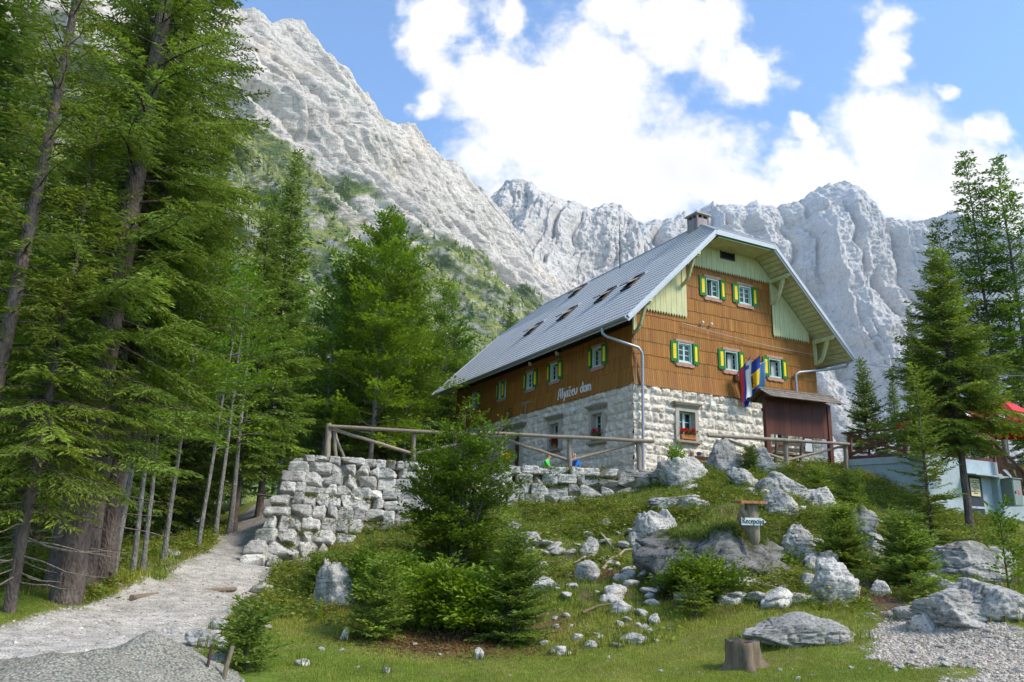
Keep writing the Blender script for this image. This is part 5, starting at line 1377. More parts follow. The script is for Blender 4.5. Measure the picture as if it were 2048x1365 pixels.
ROCKS = [  # px centre, base y, width, height, depth factor, cuts, moss, tone, label
    (1467, 1172, 270, 190, .8, 10, .48, .23, 'huge grey boulder with a moss cap behind the wooden arrow sign'),
    (1366, 968, 112, 84, .8, 7, 0, .62, 'big white domed boulder at the right end of the stone wall'),
    (1452, 946, 70, 76, .8, 9, 0, .5, 'grey upright rock leaning at the hut wall behind the fence'),
    (1520, 946, 66, 60, .8, 9, 0, .5, 'broad grey rock behind the young spruce and the fence'),
    (1492, 972, 58, 42, .9, 6, 0, .6, 'white rounded rock on the grass below the fence'), (1578, 990, 92, 54, .9, 8, .1, .55, 'wide pale rock below the right-hand fence'),
    (1572, 1032, 68, 66, .8, 9, .1, .6, 'cracked white block with dark clefts above the arrow sign'), (1652, 1022, 72, 56, .8, 7, 0, .56, 'smooth pointed rock between the two small spruces'),
    (1736, 1072, 54, 60, .9, 7, .15, .5, 'rounded grey rock right of the dense young spruce'), (1752, 1124, 52, 62, .8, 6, 0, .48, 'grey slanting rock behind the dark spruce shrub'),
    (1672, 1212, 98, 94, .75, 10, 0, .64, 'bright white boulder with a pointed peak by the lawn'), (1624, 1184, 42, 38, .9, 9, 0, .58, 'small pitted white rock beside the peaked boulder'),
    (1606, 1290, 208, 64, .5, 6, 0, .42, 'wide flat grey slab lying in the lawn behind the stump'), (1598, 1206, 76, 20, .5, 7, 0, .58, 'thin flat white shards in the grass'),
    (1603, 1112, 56, 66, .7, 6, .15, .56, 'sloping pale slab at the right side of the mossy boulder'), (1664, 1142, 44, 42, .8, 8, .25, .58, 'small white rock with moss above the peaked boulder'), (1630, 1142, 40, 30, .8, 8, 0, .6, 'little white rock right of the mossy boulder'),
    (1978, 1166, 166, 84, .9, 9, .05, .46, 'large grey boulder at the right border above the others'), (2012, 1238, 150, 92, .9, 8, 0, .5, 'big pale boulder cut off by the right border'), (1940, 1252, 148, 66, .8, 8, 0, .5, 'long layered rock beside the gravel path'),
    (1892, 1192, 80, 50, .8, 8, 0, .55, 'pale cracked rock at the foot of the dark spruce shrub'), (1836, 1240, 64, 26, .8, 6, 0, .5, 'low smooth grey rock beside the tiny yellow-green spruce'), (1862, 1266, 58, 34, .8, 6, 0, .52, 'rounded rock lying on the gravel path'), (1764, 1194, 40, 36, .9, 8, 0, .6, 'white rock on the bare soil beside the dark spruce shrub'),
    (664, 1222, 72, 98, .7, 8, 0, .58, 'upright white boulder below the stone wall'), (640, 1200, 30, 78, .8, 7, .05, .55, 'narrow rock slab behind the upright white boulder'),
    (1310, 1082, 66, 76, .8, 10, .08, .6, 'tall split white rock under the right end of the stone wall'), (1338, 1072, 40, 60, .8, 9, 0, .58, 'thin upright rock beside the tall split rock'), (1270, 1092, 26, 30, .9, 4, 0, .5, 'smooth grey egg-shaped stone below the tall split rock'),
    (1296, 1136, 50, 54, .8, 10, 0, .58, 'pitted white rock left of the mossy boulder'), (1366, 1012, 100, 32, .8, 7, .1, .56, 'flat white outcrop below the big domed boulder'), (1388, 1018, 60, 24, .8, 7, 0, .58, 'white ledge above the mossy boulder'), (1356, 975, 36, 36, .8, 6, 0, .58, 'white cube-like stone next to the wall end'),
    (1090, 1186, 78, 36, .8, 9, 0, .62, 'wide white rock right of the tall leafy bush'), (1176, 1164, 44, 42, .7, 9, 0, .6, 'slanted white rock beside the pale root'), (1180, 1116, 40, 44, .8, 9, .2, .6, 'triangular white rock in the mossy slope'), (1056, 1090, 46, 34, .8, 9, .1, .6, 'white rock half sunk in moss below the stone wall'), (1030, 1062, 36, 22, .8, 9, .1, .6, 'small white rock in moss left of the half-sunk one'),
    (1206, 1052, 36, 18, .8, 8, .1, .6, 'narrow white stone in the weeds below the wall'), (1258, 1162, 26, 24, .8, 8, 0, .58, 'grey-white stone below the pitted rock'), (1244, 1230, 40, 32, .6, 8, 0, .6, 'white slanting stone in the eroded soil'), (1310, 1250, 24, 24, .8, 8, 0, .6, 'small pale stone in the eroded soil right of the slanting one'),
    (1275, 1290, 58, 24, .8, 8, 0, .6, 'flat white rock at the edge of the lawn'), (1122, 1312, 36, 20, .9, 7, 0, .62, 'pale block lying on the lawn below the dark little spruce'), (1186, 1297, 30, 15, .9, 7, 0, .62, 'small white stone left of the flat white rock'), (1236, 1297, 24, 13, .9, 7, 0, .62, 'small white stone touching the lawn edge'),
    (956, 1320, 18, 24, .8, 7, 0, .6, 'thin upright white stone on the lawn'), (600, 1334, 26, 15, .9, 7, 0, .62, 'pointed white stone in the grass at lower left'), (688, 1282, 22, 26, .8, 7, 0, .6, 'white stone left of the feathery little spruce'), (772, 1348, 16, 16, .9, 6, 0, .62, 'little white stone near the bottom of the lawn'),
    (402, 1296, 66, 40, .9, 8, 0, .6, 'broad white rock beside the gravel heap'), (432, 1266, 30, 34, .8, 8, .1, .6, 'white rock with moss above the gravel heap'), (436, 1336, 52, 34, .8, 8, 0, .58, 'white rock behind the wooden stakes'), (352, 1268, 22, 14, .8, 8, 0, .58, 'small white rock on the track edge above the gravel heap'), (520, 1190, 38, 22, .8, 8, .1, .6, 'white rock in the grass below the wall corner'),
    (1216, 1390, 1, 1, 1, 4, 0, .6, None), (335, 1113, 40, 16, .8, 6, .1, .45, 'grey stone on the verge of the track'), (1600, 938, 24, 12, .8, 7, 0, .6, 'flat white stone in the grass under the fence'), (1560, 938, 34, 14, .8, 7, 0, .6, 'white flat stone near the fence post')]
BASES = []
for k, (px, py, wpx, hpx, df, cuts, moss, tone, lab) in enumerate(ROCKS):
    if lab is None: continue
    g_ = ground(px, min(py, 1362)); d = g_[1]; s = d / FPX * 1.03
    wd, ht = wpx * s * (1.06 if k else 1.14), hpx * s * (1.0 if k else .98); dep = max(wd, ht * .8) * df
    big = wpx > 55
    P, F_, col = rock(200 + k, (wd * 1.08, dep, ht * 1.35), 44 if wpx > 140 else 30 if big else 16, cuts, .19, moss=moss, tone=np.array([1, .935, .84]) * tone * .86, strata=.06 if k in (17, 18, 19, 6, 26) else .02)
    m = MB(); m.add(P, F_, col, smooth=True)
    o = m.build('boulder' if big else 'rock', LIME, loc=(g_[0], g_[1] + dep * .32, g_[2] + ht * .19)); tag(o, lab, 'rock')
    BASES.append((g_[0], g_[1] + dep * .32, wd * .54, dep * .5))
    if k == 0:      # a turf cushion grows on the top of the biggest boulder
        r_ = np.random.default_rng(8); ok = np.argwhere((unit(P / np.array([wd, dep, ht * 1.35]) ** 2)[:, 2] > .62) & (P[:, 2] > ht * .18))[:, 0]; q = P[r_.choice(ok, 9000)] + r_.normal(0, .04, (9000, 3))
        m = MB(); leaves(m, q - (0, 0, .02), unit(r_.normal(0, .6, (9000, 3)) + (0, 0, .9)), unit(r_.normal(0, 1, (9000, 3))), r_.uniform(.04, .12, 9000), .02, np.array([.15, .19, .03]) * r_.uniform(.6, 1.35, (9000, 1))); tag(m.build('moss', BLEAF, o), kind='stuff')
pr = np.random.default_rng(12)
small = []
for k in range(5):
    P, F_, col = rock(400 + k, (1, 1, .7), 9, 8, .16, tone=np.array([1, .935, .84]) * .62)
    m = MB(); m.add(P, F_, col, smooth=True); small.append(m)
proto_small = []
for (x0, x1, y0, y1, n, lo, hi, lab, grp) in ((1080, 1360, 1120, 1290, 46, .05, .17, 'small white limestone stone strewn on the eroded slope', 'white stones on the eroded slope'), (1000, 1750, 1255, 1362, 30, .02, .055, 'small white stone lying loose on the lawn', 'white stones on the lawn'),
                                              (1730, 2045, 1215, 1362, 44, .04, .13, 'white stone on or beside the pale gravel path', 'stones of the gravel path'), (1640, 1960, 1010, 1130, 30, .06, .2, 'pale rubble stone on the slope below the blue wall', 'rubble below the blue wall'), (480, 900, 1140, 1340, 16, .04, .12, 'white stone in the weeds below the dry stone wall', 'stones in the weeds')):
    for q in range(n):
        px, py = pr.uniform(x0, x1), pr.uniform(y0, y1); g_ = ground(px, py)
        kk = pr.integers(0, 5)
        if len(proto_small) <= kk or proto_small[kk] is None:
            while len(proto_small) <= kk: proto_small.append(None)
            o = small[kk].build('stone', LIME); proto_small[kk] = o
        else:
            o = proto_small[kk].copy(); COL.objects.link(o)
        s = pr.uniform(lo, hi) * (1.6 if pr.random() < .12 else 1)
        o.location = (g_[0], g_[1], g_[2] + s * .12); o.scale = (s * pr.uniform(.8, 1.5), s, s * pr.uniform(.6, 1)); o.rotation_euler = (pr.uniform(-.3, .3), pr.uniform(-.3, .3), pr.uniform(0, 6.28))
        tag(o, lab, 'stone', grp)

for q in range(170):   # half-buried rocks that break through the turf of the slope
    px, py = pr.uniform(1010, 1660), pr.uniform(975, 1215); g_ = ground(px, py)
    if (1325 < px < 1600 and 1000 < py < 1170) or (px < 1345 and py < 1045): continue
    o = proto_small[q % 5].copy(); COL.objects.link(o); s = pr.uniform(.12, .48); o.location = (g_[0], g_[1], g_[2] + s * .12); o.scale = (s * pr.uniform(.9, 1.7), s, s * pr.uniform(.5, 1)); o.rotation_euler = (pr.uniform(-.4, .4), pr.uniform(-.4, .4), pr.uniform(0, 6.28))
    tag(o, 'white limestone rock half buried in the turf of the slope', 'rock', 'half-buried rocks of the slope')

# ================================================================= dry stone wall
def face_y(x, z):
    t = sstep(-3.2, -7.0, x)
    return wall_y(x) - (4.12 - z) * (.30 + .95 * t)


m = MB(); wr = np.random.default_rng(77); z = 3.99; cap = True
stones = []
while z > -.3:
    h = wr.uniform(.2, .26) if cap else wr.uniform(.27, .36)
    x = WALL_X0 - .02 * (4.1 - z) - (0 if not cap else 0) + wr.uniform(-.06, .12)
    while x < WALL_X1 - .1:
        wd = wr.uniform(.26, .38) if wr.random() < .4 else wr.uniform(.38, .72)
        xc, zc = x + wd / 2, z - h / 2
        yf = float(face_y(xc, zc))
        if zc > float(height(np.array([xc]), np.array([yf - .12]))[0]) - .45:
            stones.append((xc, zc, yf, wd, h, cap))
        x += wd + wr.uniform(.0, .02)
    z -= h + .005; cap = False
for k, (xc, zc, yf, wd, h, c_) in enumerate(stones):
    P, F_, col = rock(900 + k, (wd * 1.06, .6, h * 1.10), 16, 2, .10, boxy=.95, moss=.12 if wr.random() < .4 else 0, tone=np.array([1, .935, .84]) * wr.uniform(.44, .66))
    tl = sstep(-3.2, -7.0, xc); ang = math.atan(.30 + .95 * float(tl)) * .55
    P = P @ rotm(-ang + wr.normal(0, .03), wr.normal(0, .02), wr.normal(0, .05)).T
    m.add(P + np.array([xc, yf + .16 + wr.uniform(-.04, .05), zc]), F_, col, smooth=True)
wall = thing('dry_stone_wall', 'old dry stone retaining wall of rough white blocks with moss between them', 'wall', (0, 0, 0))
m.build('stone_courses', LIME, wall)
m = MB(); xs = np.linspace(WALL_X0 + .05, WALL_X1 - .05, 120); zs = np.linspace(-.5, 4.02, 60); XX, ZZ = np.meshgrid(xs, zs, indexing='ij'); YY = face_y(XX, ZZ) + .13
nn = fbm(np.stack([XX.ravel() * 2.5, ZZ.ravel() * 2.5, 0 * XX.ravel()], 1), 4, 5).reshape(XX.shape)
lt = sstep(-3.5, -5.5, XX)[..., None]; c_ = np.array([.17, .155, .125]) + (np.array([.40, .37, .33]) - np.array([.17, .155, .125])) * lt; c_ = c_ + (np.array([.08, .085, .02]) - c_) * (sstep(-.1, .2, nn) * (1 - .6 * lt[..., 0]))[..., None]
m.grid(np.stack([XX, YY + .03 * nn, ZZ], -1), c_.reshape(-1, 3)); top = np.stack([np.stack([xs, face_y(xs, 4.02) + .13, 0 * xs + 4.02], 1), np.stack([xs, wall_y(xs) + .8, 0 * xs + 3.95], 1)], 1); m.grid(top, (.12, .11, .06))
side = np.stack([np.stack([0 * zs + WALL_X0 + .05, face_y(WALL_X0 + .05, zs) + .13, zs], 1), np.stack([0 * zs + WALL_X0 + .05, 0 * zs + 27, zs], 1)], 1); m.grid(side, (.2, .18, .14))
m.build('earth_core', m_attr('packed_earth', .95, 6, .3, .6, .03), wall)
# moss cushions and plants rooted in the joints
P, D, N, LN, CC = [], [], [], [], []
for q in range(330):
    x = wr.uniform(WALL_X0, WALL_X1); zt = wr.uniform(.8, 4.15)
    dens = .42 + .58 * sstep(-5.5, -2.0, x)
    if wr.random() > dens: continue
    st = min(stones, key=lambda s: abs(s[0] - x) + 2.2 * abs(s[1] + s[4] / 2 - zt)); zt = st[1] + st[4] / 2; yf = float(face_y(x, zt)) - .08
    if zt < float(height(np.array([x]), np.array([yf - .1]))[0]): continue
    n = wr.integers(40, 170); rad = wr.uniform(.1, .32); a = wr.normal(0, 1, (n, 3)) * np.array([rad, .09, .055])
    yel = wr.random()
    P.append(np.array([x, yf, zt]) + a); D.append(unit(wr.normal(0, .6, (n, 3)) + np.array([0, -.6, .25]))); N.append(unit(wr.normal(0, .6, (n, 3)) + np.array([0, -.3, 1])))
    LN.append(wr.uniform(.03, .075, n)); CC.append((np.array([.085, .11, .016]) + (np.array([.16, .16, .02]) - np.array([.085, .11, .016])) * yel) * wr.uniform(.6, 1.3, (n, 1)))
m = MB(); LN = np.concatenate(LN); leaves(m, np.concatenate(P), np.concatenate(D), np.concatenate(N), LN, LN * .6, np.concatenate(CC)); o = m.build('moss', BLEAF, wall); tag(o, kind='stuff')
# ================================================================= fences, furniture, signs
WOODC = np.array([.26, .215, .17])


def log(mb, a, b, r, n=9, col=None, wob=.005):
    a = np.array(a, float); b = np.array(b, float); t = np.linspace(0, 1, 9)[:, None]; p = a + (b - a) * t; p[1:-1] += rng.normal(0, wob, (7, 3))
    rr = r * (1 + rng.normal(0, .04, 9)); c = (WOODC if col is None else np.array(col)) * rng.uniform(.85, 1.15); mb.tube(p, rr, n, True, c)


def post_fence(name, label, posts, rails, grp=None):
    b0 = posts[0][1]; t = thing(name, label, 'fence', b0)
    for a, b_, r in posts:
        m = MB(); log(m, np.array(b_) - b0 - (0, 0, .3), np.array(a) - b0, r, wob=.006); m.build('post', MT['grey_wood'], t)
    for a, b_, r in rails:
        m = MB(); log(m, np.array(a) - b0, np.array(b_) - b0, r, col=np.array([.32, .25, .185])); m.build('rail', MT['grey_wood'], t)
    return t


dl = lambda px: 25.3 + (px - 655) / 625.0
fp = lambda px, py, o=0.0: pt(px, py, dl(px) + o)
fence_l = post_fence('log_fence', 'weathered log fence along the top of the dry stone wall', [(fp(657, 848), fp(655, 918), .105), (fp(828, 862), fp(827, 930), .075), (fp(1003, 872), fp(1001, 936), .075), (fp(1139, 880), fp(1140, 938), .075), (fp(1277, 882), fp(1279, 946), .095)],
           [(fp(660, 853, -.1), fp(1003, 873, -.1), .062), (fp(960, 866, -.12), fp(1308, 883, -.12), .062), (fp(662, 858, .02), fp(826, 908, .02), .055), (fp(830, 908, .02), fp(985, 872, .02), .05), (fp(1003, 877, .02), fp(1138, 921, .02), .052), (fp(1143, 921, .02), fp(1274, 886, .02), .052)])
m = MB(); b0 = np.array(fence_l.location)
log(m, fp(668, 862, .1) - b0, fp(672, 920, .1) - b0, .06); m.build('brace', MT['grey_wood'], fence_l)
m = MB(); log(m, fp(666, 862, .25) - b0, fp(692, 925, .25) - b0, .05, wob=.03); m.build('brace', MT['grey_wood'], fence_l)
dr = lambda px: 26.8 + (px - 1450) / 240 * 1.0
fq = lambda px, py, o=0.0: pt(px, py, dr(px) + o)
post_fence('log_fence', 'grey log fence on the grass in front of the notice board', [(fq(1447, 876), fq(1455, 944), .08), (fq(1571, 884), fq(1573, 950), .085), (fq(1690, 888), fq(1692, 942), .075)],
           [(fq(1416, 871, -.1), fq(1600, 883, -.1), .07), (fq(1560, 880, -.12), fq(1699, 889, -.12), .058), (fq(1455, 881, .02), fq(1570, 920, .02), .05), (fq(1575, 921, .02), fq(1689, 892, .02), .048)])
t = thing('barrier_pole', 'thin bare pole fixed between a trunk and the end of the stone wall', 'pole', pt(515, 990, 28)); m = MB(); log(m, (0, 0, 0), pt(565, 996, 26.5) - pt(515, 990, 28), .035); m.build('pole', MT['grey_wood'], t)

# ---- notice board with shingled roof
A = pt(1538, 944, 28.4); B = pt(1664, 940, 29.5); A = np.array([A[0], A[1], gz(A[0], A[1])]); ax = unit((B - A) * np.array([1, 1, 0])); wdt = float(np.linalg.norm((B - A)[:2])); yaw = math.atan2(ax[1], ax[0])
zt = pt(1538, 800, 28.4)[2] - A[2]; zb_ = pt(1538, 868, 28.4)[2] - A[2]; zr_ = pt(1538, 779, 28.4)[2] - A[2] + .02
nb_ = thing('notice_board', 'red-brown wooden notice board with its own small shingle roof', 'notice board', A, yaw)
RED = np.array([.105, .028, .016])
for x_ in (0, wdt):
    m = MB(); m.box((x_, 0, zt / 2 - .2), (.16, .16, zt + .5), None, RED * 1.1); m.build('post', MT['redwood'], nb_)
m = MB()
n = 11
for k in range(n):
    w_ = (wdt - .14) / n; m.box((.07 + w_ * (k + .5), -.02 + .004 * (k % 2), (zt + zb_) / 2), (w_ - .004, .05, zt - zb_), None, RED * rng.uniform(.8, 1.2))
m.build('panel', MT['redwood'], nb_)
m = MB()
for sy in (-1, 1):
    for row in range(3):
        for k in range(22):
            w_ = (wdt + .55) / 22; x_ = -.28 + w_ * (k + .5); f0 = row / 3; rise = .38
            c0 = np.array([x_, sy * (.62 - .62 * (f0 + .19)), zt + .02 + rise * (f0 + .19) + .018 * (3 - row) * 0 + .012]); a = math.atan2(rise, .62)
            m.box(c0, (w_ - .006, .36, .022), rotm(-sy * a, 0, 0) @ rotm(sy * .05, 0, 0), np.array([.21, .165, .13]) * rng.uniform(.75, 1.2))
m.beam((-.3, 0, zt + .41), (wdt + .3, 0, zt + .41), .16, .035, col=(.26, .21, .17))
m.build('board_roof', MT['grey_wood'], nb_)
m = MB()
for x_ in (-.05, wdt + .05):
    m.beam((x_, -.6, zt - .0), (x_, 0, zt + .36), .05, .1, up=(1, 0, 0), col=RED); m.beam((x_, .6, zt - .0), (x_, 0, zt + .36), .05, .1, up=(1, 0, 0), col=RED)
m.beam((0, 0, zt + .02), (wdt, 0, zt + .02), .12, .14, col=RED); m.build('gable_rafters', MT['redwood'], nb_)

# ---- benches
def bench(name, label, loc, yaw, ln, col, grp=None, sl=3):
    t = thing(name, label, 'bench', loc, yaw, grp); c = np.array(col)
    for x_ in (-ln / 2 + .18, ln / 2 - .18):
        m = MB(); m.box((x_, 0, .22), (.07, .4, .06), None, c * .8); m.box((x_, -.17, .22), (.07, .07, .44), None, c * .8); m.box((x_, .19, .22), (.07, .07, .44), None, c * .8); m.beam((x_, .2, .3), (x_, .32, .92), .06, .06, up=(1, 0, 0), col=c * .8); m.build('leg', MT['grey_wood'], t)
    m = MB()
    for y_ in (-.16, 0, .15): m.box((0, y_, .46), (ln, .13, .035), None, c * rng.uniform(.85, 1.15))
    m.build('seat', MT['grey_wood'], t)
    m = MB()
    for z_, y_ in ((.62, .25), (.84, .30)): m.box((0, y_, z_), (ln, .03, .15), rotm(RD(-11), 0, 0), c * rng.uniform(.85, 1.15))
    m.build('backrest', MT['grey_wood'], t)
    return t


g1 = pt(1570, 936, 29.0); g1 = np.array([g1[0], g1[1], gz(g1[0], g1[1])])
bench('park_bench', 'grey-brown slatted bench seen from behind below the notice board', g1, math.pi + .35, 1.5, (.15, .11, .085))
m = MB(); m.box((0, 0, 0), (.22, .1, .06)); o = m.build('pink_wrapping', m_plain('pink_plastic', (.8, .03, .25), .6), loc=tuple(pt(1553, 927, 28.45))); tag(o, 'bright pink wrapping hanging on the bench slat below the notice board', 'wrapping')
m = MB(); m.box((0, 0, 0), (.08, .09, .1)); o = m.build('pink_wrapping', m_plain('pink_plastic', (.8, .03, .25), .6), loc=tuple(pt(1535, 912, 28.1))); tag(o, 'small bright pink scrap beside the left post of the notice board', 'wrapping')
g2 = pt(1398, 940, 30.2); g2 = np.array([g2[0], g2[1], gz(g2[0], g2[1])]); g2z = pt(1398, 913, 30)[2] - .93; g2[2] = g2z
bench('park_bench', 'brown bench seen from behind with two sitting children', g2, math.pi + TH, 1.5, (.2, .10, .05))

# ---- people
def skin_mat(nt, b): setc(nt, b, (.55, .30, .21), .55, spec=.3)


SKIN = material('skin', skin_mat)


def person(label, loc, rz, shirt, legs, hair, arms='table', cap=None, scale=1.0, lean=.0, turn=0.0):
    J = {'pel': (0, 0, .52, .145), 'spi': (0, .03 + lean * .4, .76, .135), 'che': (0, .05 + lean, .99, .145), 'nec': (0, .08 + lean * 1.3, 1.15, .058), 'jaw': (0, .115 + lean * 1.45, 1.225, .07), 'hea': (0, .105 + lean * 1.5, 1.305, .088), 'top': (0, .095 + lean * 1.5, 1.375, .066), 'nos': (0, .20 + lean * 1.5, 1.28, .014)}
    E = [('pel', 'spi'), ('spi', 'che'), ('che', 'nec'), ('nec', 'jaw'), ('jaw', 'hea'), ('hea', 'top'), ('jaw', 'nos')]
    for s, q in ((-1, 'l'), (1, 'r')):
        up = arms == 'table'
        J.update({'sh' + q: (s * .175, .05 + lean, 1.055, .06), 'el' + q: (s * .235, .2 + lean * .8, .84, .043), 'wr' + q: (s * .13, .40 + lean * .5, .82 if up else .66, .031), 'pa' + q: (s * .11, .46 + lean * .5, .815 if up else .65, .028)})
        E += [('che', 'sh' + q), ('sh' + q, 'el' + q), ('el' + q, 'wr' + q), ('wr' + q, 'pa' + q)]
        for f in range(5):
            J[f'f{f}{q}'] = (s * (.11 + (f - 2) * .018), .46 + lean * .5 + (.085 - .008 * abs(f - 2) if f < 4 else .05), (.80 if up else .63), .0085); E.append(('pa' + q, f'f{f}{q}'))
        J.update({'hi' + q: (s * .095, .04, .5, .088), 'kn' + q: (s * .12, .45, .5, .062), 'an' + q: (s * .12, .43, .1, .042), 'to' + q: (s * .12, .57, .045, .034)})
        E += [('pel', 'hi' + q), ('hi' + q, 'kn' + q), ('kn' + q, 'an' + q), ('an' + q, 'to' + q)]
    keys = list(J); me = bpy.data.meshes.new('skeleton'); me.from_pydata([J[k][:3] for k in keys], [(keys.index(a), keys.index(b_)) for a, b_ in E], [])
    o = bpy.data.objects.new('skeleton', me); COL.objects.link(o); o.modifiers.new('skin', 'SKIN'); sub = o.modifiers.new('sub', 'SUBSURF'); sub.levels = 2
    for k, sv in zip(keys, me.skin_vertices[0].data): sv.radius = (J[k][3],) * 2; sv.use_root = k == 'pel'
    dg = bpy.context.evaluated_depsgraph_get(); ev = bpy.data.meshes.new_from_object(o.evaluated_get(dg)); bpy.data.objects.remove(o)
    n = len(ev.vertices); V_ = np.empty(n * 3); ev.vertices.foreach_get('co', V_); V_ = V_.reshape(-1, 3); Nn = np.empty(n * 3); ev.vertices.foreach_get('normal', Nn); Nn = Nn.reshape(-1, 3)
    quads = [tuple(p.vertices) for p in ev.polygons]; fc = np.array([V_[list(q)].mean(0) for q in quads])
    body = bpy.data.objects.new('person', ev); COL.objects.link(body); ev.materials.clear(); ev.materials.append(SKIN)
    for p in ev.polygons: p.use_smooth = True
    body.location = tuple(loc); body.rotation_euler = (0, 0, rz); body.scale = (scale,) * 3; tag(body, label, 'person')

    def garment(name, mask, col, off):
        fs = [q for q, k in zip(quads, mask) if k]
        if not fs: return
        used = sorted({i for q in fs for i in q}); mp = {i: k for k, i in enumerate(used)}; v = V_[used] + Nn[used] * off
        q4 = [[mp[i] for i in q] for q in fs if len(q) == 4]; q3 = [[mp[i] for i in q] for q in fs if len(q) == 3]
        g_ = MB(); base = np.array(v)
        if q4: g_.add(base, q4, None, smooth=True)
        if q3: g_.add(base, q3, None, smooth=True)
        g_.build(name, m_plain(name + '_%d_%d_%d' % tuple(int(c * 99) for c in col), col, .85, 0, 9, .12, .2), body)
    xh = np.abs(fc[:, 0])
    arm = (xh > .15) & (fc[:, 2] > .6)
    garment('shirt', (fc[:, 2] > .5) & (fc[:, 2] < 1.125) & (~arm | ((fc[:, 2] > .88))) & (fc[:, 1] < .32 + lean) & ~((fc[:, 1] > .16) & (fc[:, 2] < .62)), shirt, .014)
    garment('trousers', (fc[:, 2] < .6) & (fc[:, 2] > .14) & (xh < .3), legs, .010); garment('shoe', fc[:, 2] < .12, (.05, .04, .04), .012)
    hd = np.array([0, .10 + lean * 1.5, 1.30])
    if hair is not None: garment('hair', (fc[:, 2] > 1.25) & ((fc[:, 1] < hd[1] - .0) | (fc[:, 2] > 1.36)), hair, .02)
    if cap is not None:
        garment('cap', (fc[:, 2] > 1.315), cap, .024); g_ = MB(); g_.box(hd + np.array([0, .13, .045]), (.14, .12, .012)); g_.build('cap_peak', m_plain('cap_cloth', cap, .85), body)
    for s in (-1, 1):
        g_ = MB(); D_, F_ = cube_sphere(5); g_.add(D_ * .011 + hd + np.array([s * .034, .078, .0]), F_, smooth=True); g_.build('eye', MT['ink'], body)
        g_ = MB(); g_.add(D_ * np.array([.012, .022, .034]) + hd + np.array([s * .088, -.005, -.015]), F_, smooth=True); g_.build('ear', SKIN, body)
    return body


def seat_at(px, py_head, d, h=1.385):
    q = pt(px, py_head, d); return np.array([q[0], q[1], q[2] - h])


tc = seat_at(1122, 905, 29.6); TZ = tc[2] = 3.83
pm = person('man in a bright green shirt and white cap sitting at the table by the hut', seat_at(1087, 907, 29.4), -math.pi / 2 - .15, (.07, .60, .08), (.1, .1, .12), (.2, .13, .08), cap=(.75, .76, .72), lean=.07)
pb_ = person('man in a blue T-shirt leaning over the table by the hut', seat_at(1161, 907, 29.2), math.pi / 2 + .35, (.012, .16, .55), (.08, .09, .12), (.30, .2, .14), lean=.12)
person('fair-haired child on the brown bench, seen from behind', seat_at(1388, 903, 30.0, 1.36), TH + .2, (.12, .1, .16), (.1, .1, .2), (.42, .24, .10), 'lap')
person('child with a dark blue cap on the brown bench, seen from behind', seat_at(1401, 905, 30.1, 1.36), TH - .2, (.5, .3, .25), (.02, .05, .25), (.12, .08, .05), 'lap', cap=(.03, .06, .12))
person('dark-haired person behind the pale blue wall, only the hair showing', seat_at(1748, 909, 30.0), 1.2, (.1, .1, .12), (.1, .1, .1), (.012, .011, .014))
person('bald person behind the pale blue wall below the red-brown railing', seat_at(1795, 905, 29.0), -1.5, (.2, .2, .22), (.1, .1, .1), None)
# table between the two men
pa, pb2 = np.array(pm.location), np.array(pb_.location); mid = (pa + pb2) / 2; tw = float(np.linalg.norm((pb2 - pa)[:2])); ty = math.atan2(pb2[1] - pa[1], pb2[0] - pa[0]); tzb = float(min(pa[2], pb2[2]))
tb = thing('picnic_table', 'wooden table between the two men behind the wall', 'table', (mid[0], mid[1], tzb), ty)
m = MB()
for k in range(5): m.box((0, -.4 + k * .2, .74), (tw - .75, .19, .04), None, np.array([.24, .2, .15]) * rng.uniform(.85, 1.15))
m.build('tabletop', MT['grey_wood'], tb)
for sx in (-1, 1):
    m = MB(); m.beam((sx * (tw / 2 - .55), -.38, 0), (sx * (tw / 2 - .55), .38, .72), .07, .09, up=(1, 0, 0), col=(.2, .16, .12)); m.beam((sx * (tw / 2 - .55) + .075, .38, 0), (sx * (tw / 2 - .55) + .075, -.38, .72), .07, .09, up=(1, 0, 0), col=(.2, .16, .12)); m.build('leg', MT['grey_wood'], tb)
for pl, lab in ((pa, 'wooden bench with a low back under the man in green'), (pb2, 'wooden bench under the man in the blue T-shirt')):
    a_ = ty + (math.pi / 2 if pl is pa else -math.pi / 2)
    bench('wooden_bench', lab, pl + np.array([0, 0, 0]), a_, 1.9, (.2, .165, .125))
zt_ = tzb + .76


def lathe(mb, prof, c=(0, 0, 0), n=12, col=None):
    p = np.array(prof); pts = np.stack([np.zeros(len(p)), np.zeros(len(p)), p[:, 1]], 1) + np.array(c); mb.tube(pts, p[:, 0], n, True, col)


GG = m_plain('green_bottle_glass', (.02, .16, .04), .1, spec=.7)
for px, lab, k in ((1124, 'green glass bottle on the table beside the fence post', 1.0), (1110, 'short green bottle on the table near the man in green', .7)):
    q = pt(px, 935, 29.3); m = MB(); lathe(m, [(.034, 0), (.036, .02), (.036, .16 * k), (.014, .22 * k), (.013, .28 * k)]); o = m.build('bottle', GG, loc=(q[0], float(mid[1]) + .1, zt_)); tag(o, lab, 'bottle')
m = MB(); lathe(m, [(.03, 0), (.038, .1), (.039, .14)]); o = m.build('glass', m_plain('beer_glass', (.5, .3, .05), .15), loc=(pt(1132, 935, 29.3)[0], float(mid[1]) - .1, zt_)); tag(o, 'glass of amber drink beside the green bottle', 'glass')

